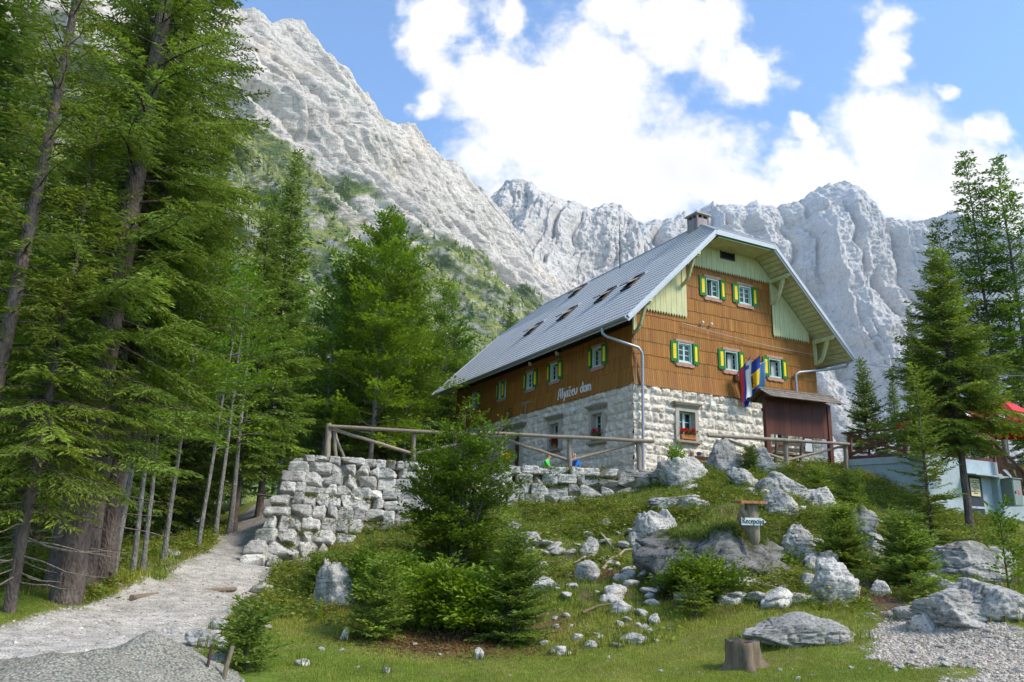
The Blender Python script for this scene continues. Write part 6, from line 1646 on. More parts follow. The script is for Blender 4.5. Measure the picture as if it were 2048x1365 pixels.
# ---- window boxes
def geranium(name, label, face, u, z, wd, pot=True, n=170, red=26):
    base = house_pt(fmap(face, u, .10, z)); t = thing(name, label, 'flower pot', base, TH + (0 if face == 'gable' else -math.pi / 2))
    if pot:
        m = MB(); k = 12; h_ = .2
        if wd > .5:
            for q in (0, 1): m.box((0, 0, h_ / 2 + .0), (wd - .02 * q, .2 - .02 * q, h_ - .02 * (1 - q)))
        else: lathe(m, [(.09, 0), (.13, .2), (.14, .2), (.14, .24), (.12, .24)])
        m.build('pot', MT['terracotta'], t)
    r = np.random.default_rng(int(u * 100)); m = MB(); p = r.normal(0, 1, (n, 3)) * np.array([wd * .33, .08, .07]) + np.array([0, -.05, .27])
    leaves(m, p, unit(r.normal(0, 1, (n, 3))), unit(r.normal(0, .6, (n, 3)) + (0, 0, 1)), .07, .065, np.array([.07, .13, .03]) * r.uniform(.6, 1.6, (n, 1))); m.build('leaves', BLEAF, t)
    m = MB()
    for q in range(red):
        c = np.array([r.uniform(-wd * .5, wd * .5), -.05 + r.normal(0, .05), .38 + r.uniform(-.05, .12)]); k = 16
        leaves(m, c + r.normal(0, .03, (k, 3)), unit(r.normal(0, 1, (k, 3))), unit(r.normal(0, 1, (k, 3))), .05, .05, np.array([.62, .012, .02]) * r.uniform(.7, 1.2, (k, 1)))
    m.build('blossom', BLEAF, t); return t


geranium('flower_pot', 'orange flower box with red geraniums in the front window of the gable wall', 'gable', 2.74, -2.2, .78)
geranium('flower_pot', 'orange pot with green plant on the window sill behind the notice board', 'gable', 8.3, -2.2, .4, red=3)
geranium('flower_pot', 'red geraniums in the long-side window nearest the corner', 'long', 2.7, -2.2, .7, pot=False, red=18)
geranium('flower_pot', 'orange pot with large red geraniums in the window beside the door', 'long', 6.4, -2.2, .45, red=30)
t = thing('flower_bunch', 'bunch of orange-yellow flowers between the bush and the door', 'flowers', pt(1009, 925, 26.9)); r_ = np.random.default_rng(3)
m = MB(); lathe(m, [(.012, -.5), (.01, .1)], n=6, col=(.1, .15, .04)); m.build('stem', BLEAF, t)
m = MB()
for q in range(9):
    c = np.array([r_.uniform(-.15, .15), r_.uniform(-.1, .1), r_.uniform(-.02, .42)]); k = 22; leaves(m, c + r_.normal(0, .02, (k, 3)), unit(r_.normal(0, 1, (k, 3)) + (0, -.3, 0)), unit(r_.normal(0, 1, (k, 3))), .11, .07, np.array([.85, .42, .005]) * r_.uniform(.75, 1.1, (k, 1)))
m.build('blossom', BLEAF, t)

# ---- flags hanging from the gable
def flag(name, label, base, tip, drop, cols, wdt, mi_fn, mats, fold, extra=None):
    base = house_pt(base); tip = house_pt(tip); t = thing(name, label, 'flag', base)
    m = MB(); m.tube([(0, 0, 0), tip - base], [.017, .013], 8); m.build('pole', MT['clothwhite'] if fold == 2 else MT['iron'], t)
    nu, nv = 30, 46; u = np.linspace(0, 1, nu); v = np.linspace(0, 1, nv); U_, V_ = np.meshgrid(u, v, indexing='ij'); pd = tip - base; ph = unit(pd * np.array([1, 1, 0])); sd = np.array([-ph[1], ph[0], 0])
    # u runs along the pole from the tip down, v falls; the cloth gathers into folds towards its free end
    s = 1 - .80 * U_; X_ = base + pd * s[..., None]
    wave = .075 * np.sin(U_ * 13 + fold * 2.1 + V_ * 1.2) * (.35 + V_)
    P = X_ + sd * wave[..., None] - ph * (.20 * V_ * (s - .45) * 1.4)[..., None] + np.array([0, 0, -1.0]) * (V_ * drop * (1 - .10 * U_) + .03 * np.sin(U_ * 9))[..., None]
    P = P + sd * (.02 * np.sin(V_ * 9 + U_ * 4))[..., None] - base
    f = MB(); mi = np.array([[mi_fn((a + .5) / (nu - 1), (b_ + .5) / (nv - 1)) for b_ in range(nv - 1)] for a in range(nu - 1)]).ravel()
    i, j = np.meshgrid(np.arange(nu - 1), np.arange(nv - 1), indexing='ij'); q = np.stack([i * nv + j, (i + 1) * nv + j, (i + 1) * nv + j + 1, i * nv + j + 1], -1).reshape(-1, 4)
    f.add(P.reshape(-1, 3), q, None, mi, True); f.build('cloth', mats, t); return t


blue = m_plain('flag_blue', (.02, .055, .30), .8, 0, 5, .06); lblue = m_plain('flag_light_blue', (.17, .36, .62), .8, 0, 5, .06); gold = m_plain('flag_gold', (.9, .55, .01), .8, 0, 5, .06); vio = m_plain('flag_violet_blue', (.10, .10, .42), .8, 0, 5, .06); redf = m_plain('flag_red', (.70, .05, .06), .8, 0, 5, .06)
FB = (5.66, -.12, .98)
flag('hanging_flag', 'white, blue and red striped flag, nearest of the three on the wall', FB, (5.75, -1.05, 1.72), 1.75, None, 1, lambda u, v: (0 if u < .42 else 1 if u < .66 else 2) if not (.2 < u < .4 and .12 < v < .22) else 1, [MT['clothwhite'], vio, redf], 0)
def eagle(u, v):
    if .30 < v < .72:
        x_, y_ = (u - .5) / .22, (v - .51) / .16
        if abs(x_) < .35 + .25 * math.sin(y_ * 5) ** 2 and abs(y_) < .95: return 2
        return 1
    return 0
flag('hanging_flag', 'blue flag with a yellow middle and a dark bird, between the other two flags', (5.72, -.12, .98), (6.35, -1.0, 1.86), 1.85, None, 1, eagle, [blue, gold, MT['ink']], 1)
flag('hanging_flag', 'pale blue flag with a small yellow-white emblem, farthest of the three on the wall', (5.78, -.12, .98), (6.95, -.72, 1.72), 1.7, None, 1, lambda u, v: 1 if (u - .45) ** 2 / .02 + (v - .45) ** 2 / .006 < 1 else 0, [lblue, m_plain('flag_cream', (.75, .7, .4), .8)], 2)
m = MB(); q = house_pt((5.7, -.1, .86)); m.box((0, 0, 0), (.2, .12, .28), rotm(0, 0, TH)); o = m.build('flag_bracket', MT['door'], loc=tuple(q)); tag(o, 'dark brown bracket on the shingles holding the three flag poles', 'bracket')

# ---- power line from the gable to the right
a = house_pt((2.6, -.16, 3.02)); b_ = house_pt((10.6, -.16, 2.66)); c = pt(2120, 752, 30); tt = np.linspace(0, 1, 24)[:, None]
m = MB(); p1 = a + (b_ - a) * tt - np.array([0, 0, .10]) * np.sin(tt * math.pi); p2 = b_ + (c - b_) * tt - np.array([0, 0, .35]) * np.sin(tt * math.pi); m.tube(np.concatenate([p1, p2[1:]]), .014, 5)
o = m.build('power_cable', MT['zinc']); tag(o, 'thin grey cable running from the gable wall to the trees on the right', 'cable')

# ---- pale blue terrace wall with door, railing, sunshades
ZW = 4.84
WA = pt(1697, 924, 28.0); WB = pt(1848, 911, 25.9); WC = pt(2000, 931, 27.6); WD = pt(2075, 1010, 28.2)
for q in (WA, WB, WC): q[2] = ZW
tw_ = thing('terrace_wall', 'pale blue rendered wall of the raised terrace on the right', 'wall', (WB[0], WB[1], 0)); o3 = np.array([WB[0], WB[1], 0])
m = MB()
for P0, P1, z0, z1 in ((WA, WB, ZW, ZW), (WB, WC, ZW, ZW), (WC, WD, ZW, WD[2])):
    a = np.array(P0) - o3; b_ = np.array(P1) - o3; nrm = unit(np.cross(b_ - a, [0, 0, 1]) * np.array([1, 1, 0])); n = 24
    t_ = np.linspace(0, 1, n)[:, None]; top = a + (b_ - a) * t_; top[:, 2] = z0 + (z1 - z0) * t_[:, 0]; bot = top.copy(); bot[:, 2] = .5
    m.grid(np.stack([bot, top], 1)); m.grid(np.stack([top, top - nrm * .3], 1)); m.grid(np.stack([top - nrm * .3, bot - nrm * .3], 1))
a, b_ = WA - o3, WB - o3; nA = unit(np.cross(b_ - a, [0, 0, 1]) * np.array([1, 1, 0]))
m.beam(a + nA * .02 - (0, 0, .12), b_ + nA * .02 - (0, 0, .12), .06, .22); m.build('rendered_wall', MT['paint_wall'], tw_)
def wl(px, py, out=0.0):       # a photo pixel on the face that carries the door
    v = ray(px, py); a = WB; d_ = unit((WC - WB) * np.array([1, 1, 0])); nn_ = np.array([d_[1], -d_[0], 0]); t_ = ((a - CAM) @ nn_) / (v @ nn_); return CAM + v * t_ + nn_ * out - o3
nn_ = (lambda d_: np.array([d_[1], -d_[0], 0]))(unit((WC - WB) * np.array([1, 1, 0])))
dyaw = math.atan2((WC - WB)[1], (WC - WB)[0]); Rw = rotm(0, 0, dyaw)
d0, d1 = wl(1929, 952), wl(1972, 1080); wd_ = float(np.linalg.norm((d1 - d0)[:2])); zc_ = (d0[2] + d1[2]) / 2; hc_ = d0[2] - d1[2]; dm = (d0 + d1) / 2
m = MB(); m.box((dm[0], dm[1], zc_) + nn_ * .05, (wd_, .08, hc_), Rw); dr_ = m.build('door', MT['steel'], tw_)
m = MB(); m.box((dm[0], dm[1], zc_ + .0) + nn_ * .1, (wd_, .03, .07), Rw); m.build('door_bar', MT['paint_wall'], dr_)
m = MB(); ez = wl(1984, 955); m.box((ez[0], ez[1], zc_) + nn_ * .11, (.16, .22, hc_ + .04), Rw); m.box((dm[0], dm[1], d0[2] + .05) + nn_ * .25 + Rw @ np.array([.35, 0, 0]), (wd_ + 1.0, .55, .035), Rw @ rotm(RD(8), 0, 0)); m.build('door_canopy', MT['paint_wall'], dr_)
s0, s1 = wl(1930, 957), wl(1957, 994); sm = (s0 + s1) / 2; sw_, sh_ = .48, s0[2] - s1[2]
m = MB(); m.box(sm + nn_ * .12, (sw_, .015, sh_), Rw); sg = m.build('sign_plate', MT['cream'], dr_)
m = MB(); lr = np.random.default_rng(9)
for k, wk in enumerate((.86, .9, .5, .72, .8, .42, .9, .4)):
    x = -wk * sw_ / 2; z_ = sh_ / 2 - .065 - k * (sh_ - .1) / 8
    while x < wk * sw_ / 2 - .01:
        w_ = lr.uniform(.012, .026); hh_ = .036
        if lr.random() < .86:
            pth = np.array([(0, 0), (0, 1), (1, .9), (.9, .45), (.1, .5)]) if lr.random() < .4 else np.array([(0, 1), (.1, 0), (1, 0)]) if lr.random() < .5 else np.array([(0, 0), (.5, 1), (1, 0)])
            m.tube(np.array([sm + nn_ * .13 + Rw @ np.array([x + a_ * w_, 0, z_ + b2 * hh_ - .02]) for a_, b2 in pth]), .0042, 4)
        x += w_ + .009
m.build('small_print', MT['ink'], sg)
e0, e1 = wl(1990, 960), wl(2012, 1014); em = (e0 + e1) / 2; eh = e0[2] - e1[2]; ew = .48; ed = .42
ec = thing('electric_cabinet', 'grey-green metal cabinet mounted on the pale blue wall', 'cabinet', em + o3 + nn_ * (.18 + ed / 2), dyaw + .0)
m = MB(); m.box((0, 0, 0), (ew, ed, eh)); m.box((0, -ed / 2 + .01, eh / 2 + .02), (ew + .05, ed * .3, .03)); m.box((0, -.02, eh / 2 + .012), (ew + .03, ed + .03, .025)); m.build('housing', MT['box'], ec)
m = MB(); m.box((0, -ed / 2 - .008, 0), (ew - .05, .02, eh - .06)); dd_ = m.build('cabinet_door', MT['box'], ec)
m = MB(); m.box((-ew / 2 + .09, -ed / 2 - .025, .0), (.03, .03, .09)); m.build('handle', MT['iron'], dd_)
m = MB(); m.box((.04, -ed / 2 - .022, .01), (.11, .008, .13)); lb = m.build('number_label', redf, dd_)
m = MB(); lettering(m, '1', (.017, -ed / 2 - .028, -.035), (1, 0, 0), (0, 0, 1), .098, .0062); m.build('numeral', MT['white'], lb)

def rail_panel(name, label, P0, P1, hgt, mid_post=False, roofed=.09):
    a = np.array(P0, float); b_ = np.array(P1, float); t = thing(name, label, 'railing', a); d_ = b_ - a; up = np.array([0, 0, hgt]); c = np.array([.13, .045, .025])
    for q in ((0, 1) if not mid_post else (0, .5, 1)):
        m = MB(); m.box(d_ * q + up / 2, (.12, .12, hgt), rotm(0, 0, math.atan2(d_[1], d_[0])), c * rng.uniform(.85, 1.15)); m.build('post', MT['redwood'], t)
    e = unit(d_) * .25
    m = MB(); m.beam(-e + up, d_ + e + up, .2, .06, col=c * .8); m.build('handrail', MT['redwood'], t)
    m = MB(); m.beam(d_ * .03 + up * .12, d_ * .97 + up * .12, .05, .12, col=c); m.build('bottom_rail', MT['redwood'], t)
    for k in range(2 if mid_post else 1):
        f0, f1 = (k / 2, k / 2 + .5) if mid_post else (0, 1)
        s = .02
        m = MB(); m.beam(d_ * (f0 + s) + up * .9, d_ * (f1 - s) + up * .24, .045, .11, col=c * 1.1); m.build('brace', MT['redwood'], t)
        m = MB(); nn2 = unit(np.cross(d_, up)) * .048; m.beam(d_ * (f0 + s) + up * .24 + nn2, d_ * (f1 - s) + up * .9 + nn2, .045, .11, col=c); m.build('brace', MT['redwood'], t)
    return t


RA = pt(1703, 922, 28.4); RB = pt(1812, 909, 27.0); RA[2] = RB[2] = ZW - .02
rail_panel('terrace_railing', 'red-brown crossed railing on the left part of the terrace wall', RA, RB, 1.05)
RC_ = pt(1990, 925, 27.9); RC_[2] = ZW - .02; RB2 = RB + np.array([.35, -.1, 0])
rail_panel('terrace_railing', 'red-brown railing half hidden behind the bushy spruce', RB2, RC_, 1.05, True)
rail_panel('stair_railing', 'brown timber railing sloping down beside the terrace stairs at the right border', pt(2002, 948, 27.3), pt(2085, 1030, 27.0), .95, True)
m = MB(); pf = [WA - nn_ * .0 + (0, 0, -.5), WB + (0, .3, -.5), WC + (0, .3, -.5), pt(2300, 930, 34) * np.array([1, 1, 0]) + (0, 0, ZW - .5), pt(1720, 930, 36) * np.array([1, 1, 0]) + (0, 0, ZW - .5)]
m.add(np.array(pf), [[0, 1, 2], [0, 2, 4], [2, 3, 4]], (.3, .28, .25)); o = m.build('terrace_floor', m_attr('terrace_slabs', .9, 3, .15, .2)); tag(o, kind='structure')


def sunshade(label, c, hw, z0, z1, yaw):
    t = thing('sunshade', label, 'sunshade', (c[0], c[1], ZW - .5), yaw); b0 = ZW - .5; m = MB()
    m.tube([(0, 0, 0), (0, 0, z1 - b0)], .03, 8); m.build('pole', MT['grey_wood'], t)
    m = MB(); n = 16
    for k in range(4):
        a0 = k * math.pi / 2 + math.pi / 4; p0 = np.array([math.cos(a0), math.sin(a0)]) * hw * 1.414; p1 = np.array([math.cos(a0 + math.pi / 2), math.sin(a0 + math.pi / 2)]) * hw * 1.414
        G_ = np.zeros((n, n, 3)); mi = []
        for i in range(n):
            for j in range(n):
                r_, s_ = i / (n - 1), j / (n - 1); e_ = p0 + (p1 - p0) * s_; sag = -.10 * math.sin(math.pi * s_) * r_ - .05 * math.sin(math.pi * r_); G_[i, j] = (*(e_ * r_), z1 - b0 + (z0 - z1) * r_ + sag)
        m.grid(G_)
        vp = np.zeros((n, 2, 3))
        for j in range(n):
            e_ = p0 + (p1 - p0) * j / (n - 1); zz_ = G_[n - 1, j, 2]; vp[j, 0] = (*e_, zz_); vp[j, 1] = (*(e_ * 1.01), zz_ - .2 - .03 * (j % 2))
        m.grid(vp, mi=0)
    cn = m.build('canopy', MT['red'], t)
    m = MB()
    for k in range(4):
        a0 = k * math.pi / 2 + math.pi / 4; p0 = np.array([math.cos(a0), math.sin(a0)]) * hw * 1.414; p1 = np.array([math.cos(a0 + math.pi / 2), math.sin(a0 + math.pi / 2)]) * hw * 1.414
        q = lambda r_, s_: np.array([*((p0 + (p1 - p0) * s_) * r_), z1 - b0 + (z0 - z1) * r_ - .10 * math.sin(math.pi * s_) * r_ - .05 * math.sin(math.pi * r_) + .012])
        for s0_, s1_ in ((.2, .34), (.42, .5), (.6, .8)):
            g_ = np.array([[q(r_, s_) for s_ in np.linspace(s0_, s1_, 6)] for r_ in np.linspace(.62, .82, 6)]); m.grid(g_)
    m.build('printed_panel', MT['clothwhite'], cn)
    return t


sunshade('red sunshade with white panels above the terrace at the right border', pt(2010, 850, 30.5), 1.5, pt(2010, 850, 30.5)[2] - .1, pt(2010, 796, 30.5)[2], .5)
sunshade('red sunshade mostly hidden by the bushy spruce', pt(1885, 850, 33.5), 1.3, pt(1885, 838, 33.5)[2] - .1, pt(1885, 800, 33.5)[2], .3)

# ---- log with arrow sign on the mossy boulder
q = ground(1467, 1172); LD = float(q[1]) - .12; lp = lambda px, py, o=0.0: pt(px, py, LD + o)
b0 = lp(1508, 1090); t = thing('sign_log', 'hanging log with a board on top and an arrow sign reading Recepcija', 'sign', b0)
m = MB(); kz = np.linspace(0, 1, 12); zz = (lp(1508, 1006)[2] - b0[2]) * kz; rr = np.interp(kz, [0, .06, .2, .5, .8, 1], [.05, .085, .105, .12, .115, .115]); m.tube(np.stack([-.02 + .05 * (1 - kz) ** 2 - .06 * kz * 0, 0 * kz, zz], 1), rr, 16, col=(.25, .195, .14))
m.tube([(-.06, .02, .25), (-.17, 0, .34), (-.25, -.02, .46), (-.24, -.02, .56)], [.08, .065, .05, .035], 10, col=(.2, .15, .1)); m.tube([(-.1, .0, .5), (-.2, -.02, .62), (-.2, -.03, .7)], [.07, .06, .03], 8, col=(.33, .25, .17)); m.build('trunk_piece', MT['grey_wood'], t)
m = MB(); e = lp(1500, 1007) - b0; m.box(e + (-.02, 0, .02), (.52, .42, .045), rotm(.06, -.02, .2), (.42, .18, .085)); m.build('top_board', MT['grey_wood'], t)
c0 = lp(1503, 1044) - b0; hw, hh2 = .225, .066; yo = -.14
pr_ = [(-hw, -hh2), (hw - .09, -hh2), (hw, 0), (hw - .09, hh2), (-hw, hh2)]
m = MB(); m.prism([(c0[0] + a_, c0[1] + yo, c0[2] + b2) for a_, b2 in pr_], (0, .02, 0)); ar = m.build('arrow_sign', MT['white'], t)
m = MB(); wl_ = sum(GLY[ch][0] for ch in 'Recepcija'); lettering(m, 'Recepcija', (c0[0] - hw + .02, c0[1] + yo - .004, c0[2] - .035), np.array([1, 0, 0]) * (.36 / wl_ / .09), (0, 0, 1), .098, .0062); m.build('lettering', MT['ink'], ar)

# ---- stump, stakes, heap, dead branches
q = ground(1487, 1338); sc = q[1] / FPX * 1.03; t = thing('tree_stump', 'old sawn tree stump with a spreading root on the lawn', 'stump', q)
m = MB(); n = 40; hs = 48 * sc; levels = np.array([-.15, 0, .12, .25, .5, .75, .96, 1.0]); ang = np.linspace(0, 2 * np.pi, n, endpoint=False); ring = []
for k in levels:
    fl = math.exp(-max(k, 0) * 5.5); rr = 30 * sc * (1 + .05 * np.sin(3 * ang + 1) + .05 * np.sin(7 * ang)) + fl * sc * (44 * np.exp(-((ang - 5.9) % 6.28 - 0) ** 2 / .06) + 44 * np.exp(-((ang - .02)) ** 2 / .05) + 38 * np.exp(-((ang - 4.75)) ** 2 / .06) + 22 * np.exp(-((ang - 3.3)) ** 2 / .08) + 20 * np.exp(-((ang - 1.8)) ** 2 / .1))
    rr = rr * (1 if k < .97 else .96); ring.append(np.stack([rr * np.cos(ang), rr * np.sin(ang), np.full(n, hs * k) + .012 * np.sin(5 * ang) * (k > .9)], 1))
R3 = np.array(ring); R3 = np.concatenate([R3, R3[:, :1]], 1); cw = np.array([.17, .125, .08]) * (1 + .35 * fbm(np.stack([np.tile(np.r_[ang, ang[:1]] * 5, len(levels)), np.repeat(levels, n + 1) * 1.5, 0 * np.repeat(levels, n + 1)], 1), 3, 4))[:, None]
m.grid(R3.transpose(1, 0, 2)[::1], cw.reshape(len(levels), n + 1, 3).transpose(1, 0, 2).reshape(-1, 3), smooth=True); m.build('bark_side', MT['grey_wood'], t)
m = MB(); tp = ring[-1]; rs = np.array([1, .7, .4, .05]); G_ = np.array([np.concatenate([tp, tp[:1]]) * np.array([r_, r_, 1]) - np.array([0, 0, .035 * (1 - r_)]) for r_ in rs]); m.grid(G_, np.repeat(np.array([[.05, .045, .04], [.07, .06, .055], [.10, .05, .035], [.16, .07, .04]]), n + 1, 0)); m.build('cut_top', MT['grey_wood'], t)
for a_, b2, lab, r_ in (((1424, 1290), (1408, 1368), 'dark rusty stake standing left of the other by the gravel heap', .016), ((1466, 1292), (1441, 1372), 'weathered brown stake in front of the tiny spruce', .024)):
    px0, px1 = a_[0] - 1000, b2[0] - 1000; q0, q1 = pt(px0, a_[1], 8.75), pt(px1, b2[1], 8.65); t = thing('wooden_stake', lab, 'stake', q1); m = MB(); m.tube([(0, 0, -.1), (q0 - q1) * .5, q0 - q1], r_, 6 if r_ > .02 else 8, col=(.2, .15, .1) if r_ > .02 else (.06, .03, .025)); m.build('shaft', MT['grey_wood'], t)
c0 = np.array([*pt(165, 1365, 8.0)[:2], -.1]); m = MB(); nu = 130; xs = np.linspace(-3.2, 2.6, nu); ys = np.linspace(-2.6, 2.2, nu); XX, YY = np.meshgrid(xs, ys, indexing='ij')
gx_, gy_ = XX + c0[0], YY + c0[1]; base_ = height(gx_, gy_, False)
def cone(cx, cy, r_, h_): return np.maximum(0, h_ * (1 - np.hypot(gx_ - cx, (gy_ - cy)) / r_))
pk = pt(300, 1275, 8.7); p2_ = pt(110, 1345, 8.2); p3 = pt(130, 1330, 7.6)
hp = np.maximum.reduce([cone(pk[0], pk[1], 1.0, .47), cone(p2_[0], p2_[1], 1.6, .16), cone((pk[0] + p2_[0]) / 2, (pk[1] + p2_[1]) / 2, 1.3, .28), cone(p3[0], p3[1], 1.5, .34), cone(pk[0] - .15, pk[1] - .6, 1.1, .36)])
P3 = np.stack([gx_.ravel(), gy_.ravel(), 0 * gx_.ravel()], 1); hp = hp + (hp > 0) * (.05 * fbm(P3 * 2.2, 4, 6) + .018 * fbm(P3 * 16, 2, 7)).reshape(hp.shape)
Z_ = np.where(hp > .015, base_ + hp, base_ - .12); cc = np.array([.31, .29, .235]) * (1 + .16 * fbm(P3 * 3, 4, 9))[:, None]; cc = cc + (np.array([.40, .34, .24]) - cc) * (sstep(.0, .4, fbm(P3 * 1.1, 3, 10)) * .8)[:, None]
m.grid(np.stack([gx_, gy_, Z_], -1), cc)


def m_heap(nt, b):
    P = nt.pos(); v = nt.voro(P, 36); v2 = nt.voro(P, 120); n = nt.noise(P, 60, 4, .7); k = nt.mix(.75, nt.ramp(v.outputs['Distance'], [(.0, 1.5), (.5, .9), (.8, .5)]), v2.outputs['Color'], 'SOFT_LIGHT')
    setc(nt, b, nt.mix(1.0, nt.mix(1.0, nt.attr(), k, 'MULTIPLY'), nt.ramp(n, [(.3, .6), (.7, 1.45)]), 'MULTIPLY'), .95, normal=nt.bump(nt.math('SUBTRACT', n, v.outputs['Distance']), .8, .02), spec=.1)


o = m.build('gravel_heap', material('heap_gravel', m_heap)); tag(o, 'heap of fine grey-green gravel dumped beside the track', 'gravel heap')
for k, (pts_, r_, lab) in enumerate((([(1205, 1145), (1222, 1125), (1236, 1118), (1250, 1108), (1268, 1103)], .035, 'pale bent root lying across the slope right of the tall bush'), ([(1200, 1070), (1212, 1086), (1228, 1103), (1240, 1108)], .03, 'pale dead branch pointing down the slope under the wall'),
                                     ([(1150, 1131), (1165, 1124), (1185, 1120)], .02, 'thin pale branch beside the triangular rock'), ([(1165, 1232), (1195, 1224), (1222, 1214)], .025, 'brown dead branch above the white stones of the slope'), ([(1505, 1180), (1550, 1174)], .02, 'straight pale stick below the mossy boulder'), ([(1322, 1008), (1352, 1016)], .03, 'reddish branch lying below the flat white outcrop'))):
    P = [ground(*a_) for a_ in pts_]; b0 = P[0]; t = thing('dead_branch', lab, 'branch', b0); P = [p - b0 + np.array([0, 0, .05 + .04 * (i % 2)]) for i, p in enumerate(P)]; m = MB(); m.tube(P, np.linspace(r_ * 1.2, r_ * .5, len(P)), 7, col=(.42, .33, .23) if k != 3 else (.17, .12, .08)); m.build('branch', MT['grey_wood'], t)
q0, q1 = ground(470, 1184), ground(262, 1203); t = thing('drain_bar', 'thin wooden bar laid across the track to drain water', 'bar', q0); m = MB(); log(m, (0, 0, .06), q1 - q0 + (0, 0, .06), .045, col=(.2, .15, .1)); m.build('bar', MT['grey_wood'], t)

# ================================================================= the air of the valley
hz = MB(); hz.box((0, 2000, 700), (9000, 9000, 2400))
def m_haze():
    m = bpy.data.materials.new('valley_air'); m.use_nodes = True; t = NT(m.node_tree); t.n.remove(t.n['Principled BSDF'])
    v = t.add('ShaderNodeVolumePrincipled'); v.inputs['Color'].default_value = (.88, .92, 1.0, 1); v.inputs['Density'].default_value = .000075; v.inputs['Anisotropy'].default_value = .2
    t.l.new(v.outputs[0], t.n['Material Output'].inputs['Volume']); return m
o = hz.build('haze', m_haze()); tag(o, kind='stuff')
# ================================================================= grass and weeds
gr = np.random.default_rng(99)


def scatter(n, x0, x1, y0, y1, keep):
    x = gr.uniform(x0, x1, n); y = gr.uniform(y0, y1, n); k = keep(x, y) > gr.random(n); x, y = x[k], y[k]
    return np.stack([x, y, height(x, y)], 1)


def veg_keep(x, y):
    p = np.stack([x, y, 0 * x], 1); bare = sstep(.15, .45, fbm(p * 2.6, 4, 41) + .4 * fbm(p * 9, 2, 42) - .14 + .2 * np.exp(-((x - 2.6) / 2.3) ** 2 - ((y - 15.8) / 3.2) ** 2)) * sstep(11.8, 13.5, y - .1 * np.abs(x - 1))
    pth = np.maximum(path_mask(x, y), path2_mask(x, y)); fd, _ = poly_dist(x, y, FOOT)
    ter = (x > WALL_X0) & (y > wall_y(x) - .2) & (x < 5.6)
    inside = np.abs(x) < .72 * y + 1.5
    litter = np.zeros_like(x)
    for (qx, qy, r) in ((-.8, 12.2, 1.4), (3.0, 14.3, .7), (2.1, 16.6, .8), (5.9, 14.0, .8), (.6, 13.2, .6)): litter = np.maximum(litter, 1 - sstep(r * .4, r * 1.2, np.hypot(x - qx, y - qy)))
    heap = (1 - sstep(1.2, 1.9, np.hypot(x - pt(230, 1330, 7.6)[0], y - 8.3)))
    return (1 - .92 * bare) * (1 - sstep(.25, .75, pth)) * sstep(.2, .5, fd) * ~ter * inside * (1 - .85 * litter) * (1 - heap)


def blades(pts, ln, wd, col, lean=.5, name=None):
    n = len(pts); a = gr.uniform(0, 6.28, n); d = np.stack([np.cos(a), np.sin(a), 0 * a], 1); ln = np.asarray(ln); l_ = gr.uniform(.1, lean, n)[:, None]
    side = np.stack([-np.sin(a), np.cos(a), 0 * a], 1); tip = pts + (d * l_ + np.array([0, 0, 1.0]) * np.sqrt(1 - l_ ** 2 * .8)) * ln[:, None]
    v = np.stack([pts - side * wd[:, None] / 2 - (0, 0, .01), pts + side * wd[:, None] / 2 - (0, 0, .01), tip], 1).reshape(-1, 3)
    return v, np.arange(3 * n).reshape(-1, 3), np.repeat(col, 3, 0)


g = MB()
P = scatter(420000, -8, 11, 7.5, 15.5, lambda x, y: veg_keep(x, y) * np.clip(1.5 - y / 16, .25, 1))
nz = fbm(P * np.array([1, 1, 0]) * .8, 3, 60); nz2 = fbm(P * np.array([1, 1, 0]) * 4, 3, 61)
c = np.array([.23, .265, .036]) + (np.array([.35, .33, .07]) - np.array([.23, .265, .036])) * sstep(-.1, .5, nz + .5 * nz2)[:, None]
c = c * gr.uniform(.7, 1.3, (len(P), 1))
lawn = 1 - sstep(11.2, 13, P[:, 1] - .12 * np.abs(P[:, 0] - 1))
g.add(*blades(P, (.022 + .035 * (1 - lawn) + .02 * np.maximum(nz2, 0)) * gr.uniform(.6, 1.5, len(P)), .007 + .0004 * P[:, 1] + 0 * P[:, 0], c))
P = scatter(330000, -12, 17, 13, 31, lambda x, y: veg_keep(x, y) * .8)
nz = fbm(P * np.array([1, 1, 0]) * .6, 3, 62); nz2 = fbm(P * np.array([1, 1, 0]) * 3, 3, 63)
c = np.array([.15, .20, .028]) + (np.array([.28, .26, .05]) - np.array([.15, .20, .028])) * sstep(-.2, .5, nz + .6 * nz2)[:, None]
g.add(*blades(P, (.06 + .11 * np.maximum(0, nz2 + .2)) * gr.uniform(.5, 1.5, len(P)), .012 + .0006 * P[:, 1], c * gr.uniform(.65, 1.3, (len(P), 1)), .7))
P = []
for (x, y, a_, b_) in BASES:      # taller tufts crowd round the foot of every rock
    n = int(260 * (a_ + b_)); an = gr.uniform(0, 6.28, n); q = gr.uniform(.78, 1.2, n); P.append(np.stack([x + a_ * q * np.cos(an), y + b_ * q * np.sin(an)], 1))
P = np.concatenate(P); P = P[(np.maximum(path_mask(P[:, 0], P[:, 1]), path2_mask(P[:, 0], P[:, 1])) < .5)]; P = np.c_[P, height(P[:, 0], P[:, 1])]; n = len(P)
g.add(*blades(P, gr.uniform(.06, .22, n), gr.uniform(.012, .03, n), (np.array([.15, .20, .03]) + (np.array([.28, .25, .06]) - np.array([.15, .20, .03])) * gr.random((n, 1)) ** 2) * gr.uniform(.7, 1.3, (n, 1)), .8))
o = g.build('grass', BLEAF); tag(o, kind='stuff')
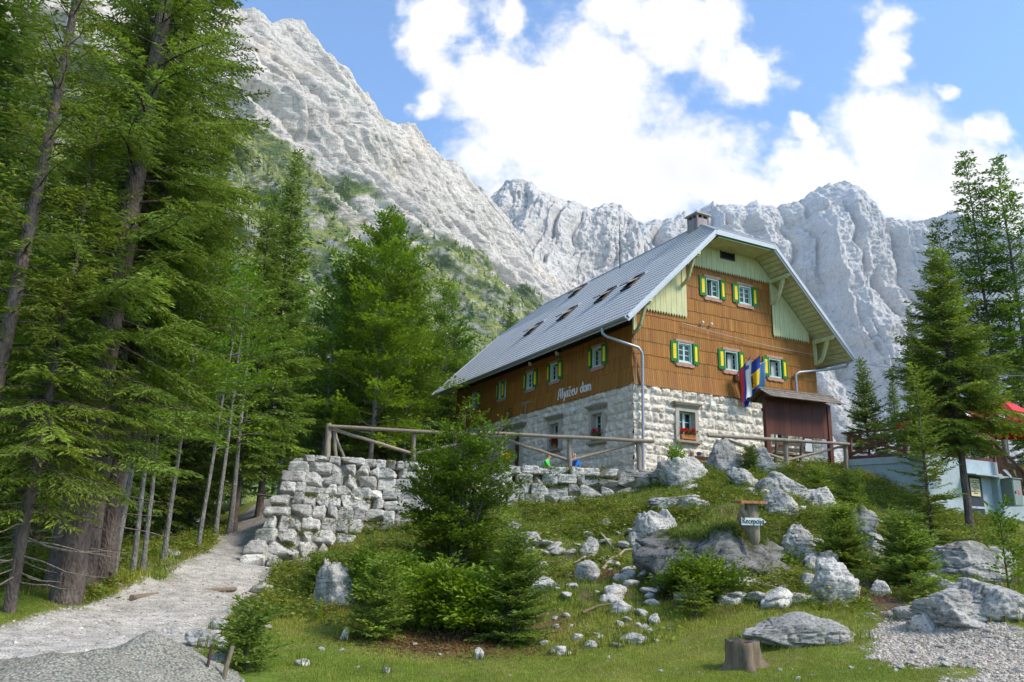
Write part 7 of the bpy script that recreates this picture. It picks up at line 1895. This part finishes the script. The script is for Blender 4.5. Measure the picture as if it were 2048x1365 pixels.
# broad-leaved weeds on the slope, along the verges and on the forest floor
P = scatter(110000, -16, 17, 10.5, 30, lambda x, y: veg_keep(x, y) * sstep(-.12, .2, fbm(np.stack([x, y, 0 * x], 1) * .9, 4, 70) + .25 * (x < -8) + .12 * sstep(17, 21, y)) * sstep(11.6, 13, y - .12 * np.abs(x - 1)) * .9)
n = len(P); k = 7; base = np.repeat(P, k, 0); h = np.repeat(gr.uniform(.06, .42, n) * gr.uniform(.3, 1, n), k); off = gr.normal(0, .08, (n * k, 3)) * np.array([1, 1, 0]); off[:, 2] = h * gr.uniform(.2, 1, n * k)
a = gr.uniform(0, 6.28, n * k); D = np.stack([np.cos(a), np.sin(a), gr.uniform(-.3, .5, n * k)], 1); sz = gr.uniform(.04, .11, n * k)
tone = np.repeat((np.array([.14, .195, .03]) + (np.array([.26, .255, .03]) - np.array([.14, .195, .03])) * (gr.random((n, 1)) ** 1.6)) * gr.uniform(.7, 1.25, (n, 1)), k, 0)
g = MB(); leaves(g, base + off, D, unit(np.array([0, 0, 1.0]) + gr.normal(0, .4, (n * k, 3))), sz, sz * .55, np.where(np.repeat(gr.random((n, 1)) < .08, k, 0), np.array([[.22, .15, .07]]), tone) * gr.uniform(.8, 1.2, (n * k, 1))); o = g.build('undergrowth', BLEAF); tag(o, kind='stuff')
# leaf litter
P = []
for (qx, qy, r, n) in ((-.8, 12.0, 1.5, 2600), (5.9, 14.2, 1.0, 1500), (2.1, 16.6, .9, 600), (3.0, 14.3, .8, 500)): P.append(np.stack([qx + gr.normal(0, r * .5, n), qy + gr.normal(0, r * .35, n)], 1))
P = np.concatenate(P); P = np.stack([P[:, 0], P[:, 1], height(P[:, 0], P[:, 1]) + .012], 1); n = len(P); a = gr.uniform(0, 6.28, n)
g = MB(); leaves(g, P, np.stack([np.cos(a), np.sin(a), gr.normal(0, .15, n)], 1), unit(np.array([0, 0, 1.0]) + gr.normal(0, .35, (n, 3))), .055, .036, np.array([.24, .13, .065]) * gr.uniform(.4, 1.5, (n, 1))); o = g.build('leaf_litter', BLEAF); tag(o, kind='stuff')
# loose gravel on both paths
def pebbles(n, x0, x1, y0, y1, keep, lo, hi, tone):
    P = scatter(n, x0, x1, y0, y1, keep); n = len(P); Dv, Fv = cube_sphere(3); s = gr.uniform(lo, hi, n) * np.clip(gr.gamma(2, .5, n), .4, 2.4); k = len(Dv)
    V = (Dv[None] * (1 + gr.normal(0, .18, (n, k, 1))) * np.array([1, 1, .6]) * s[:, None, None] + P[:, None] + np.array([0, 0, .004])).reshape(-1, 3); F_ = (Fv[None] + (np.arange(n) * k)[:, None, None]).reshape(-1, 4)
    return V, F_, np.repeat(np.array(tone) * gr.uniform(.6, 1.25, (n, 1)), k, 0)


g = MB(); e_ = lambda m_: m_ * (1 - m_) * 3.2 + .12 * m_
g.add(*pebbles(60000, -9, -2, 7.5, 26, lambda x, y: e_(path_mask(x, y)) * 1.0, .006, .016, (.52, .47, .41)), smooth=False)
g.add(*pebbles(60000, 4.5, 9.5, 8, 13.2, lambda x, y: sstep(.1, .5, path2_mask(x, y)), .005, .014, (.58, .495, .40)), smooth=False)
o = g.build('gravel', m_attr('loose_gravel', .95, 20, .2, .2)); tag(o, kind='stuff')
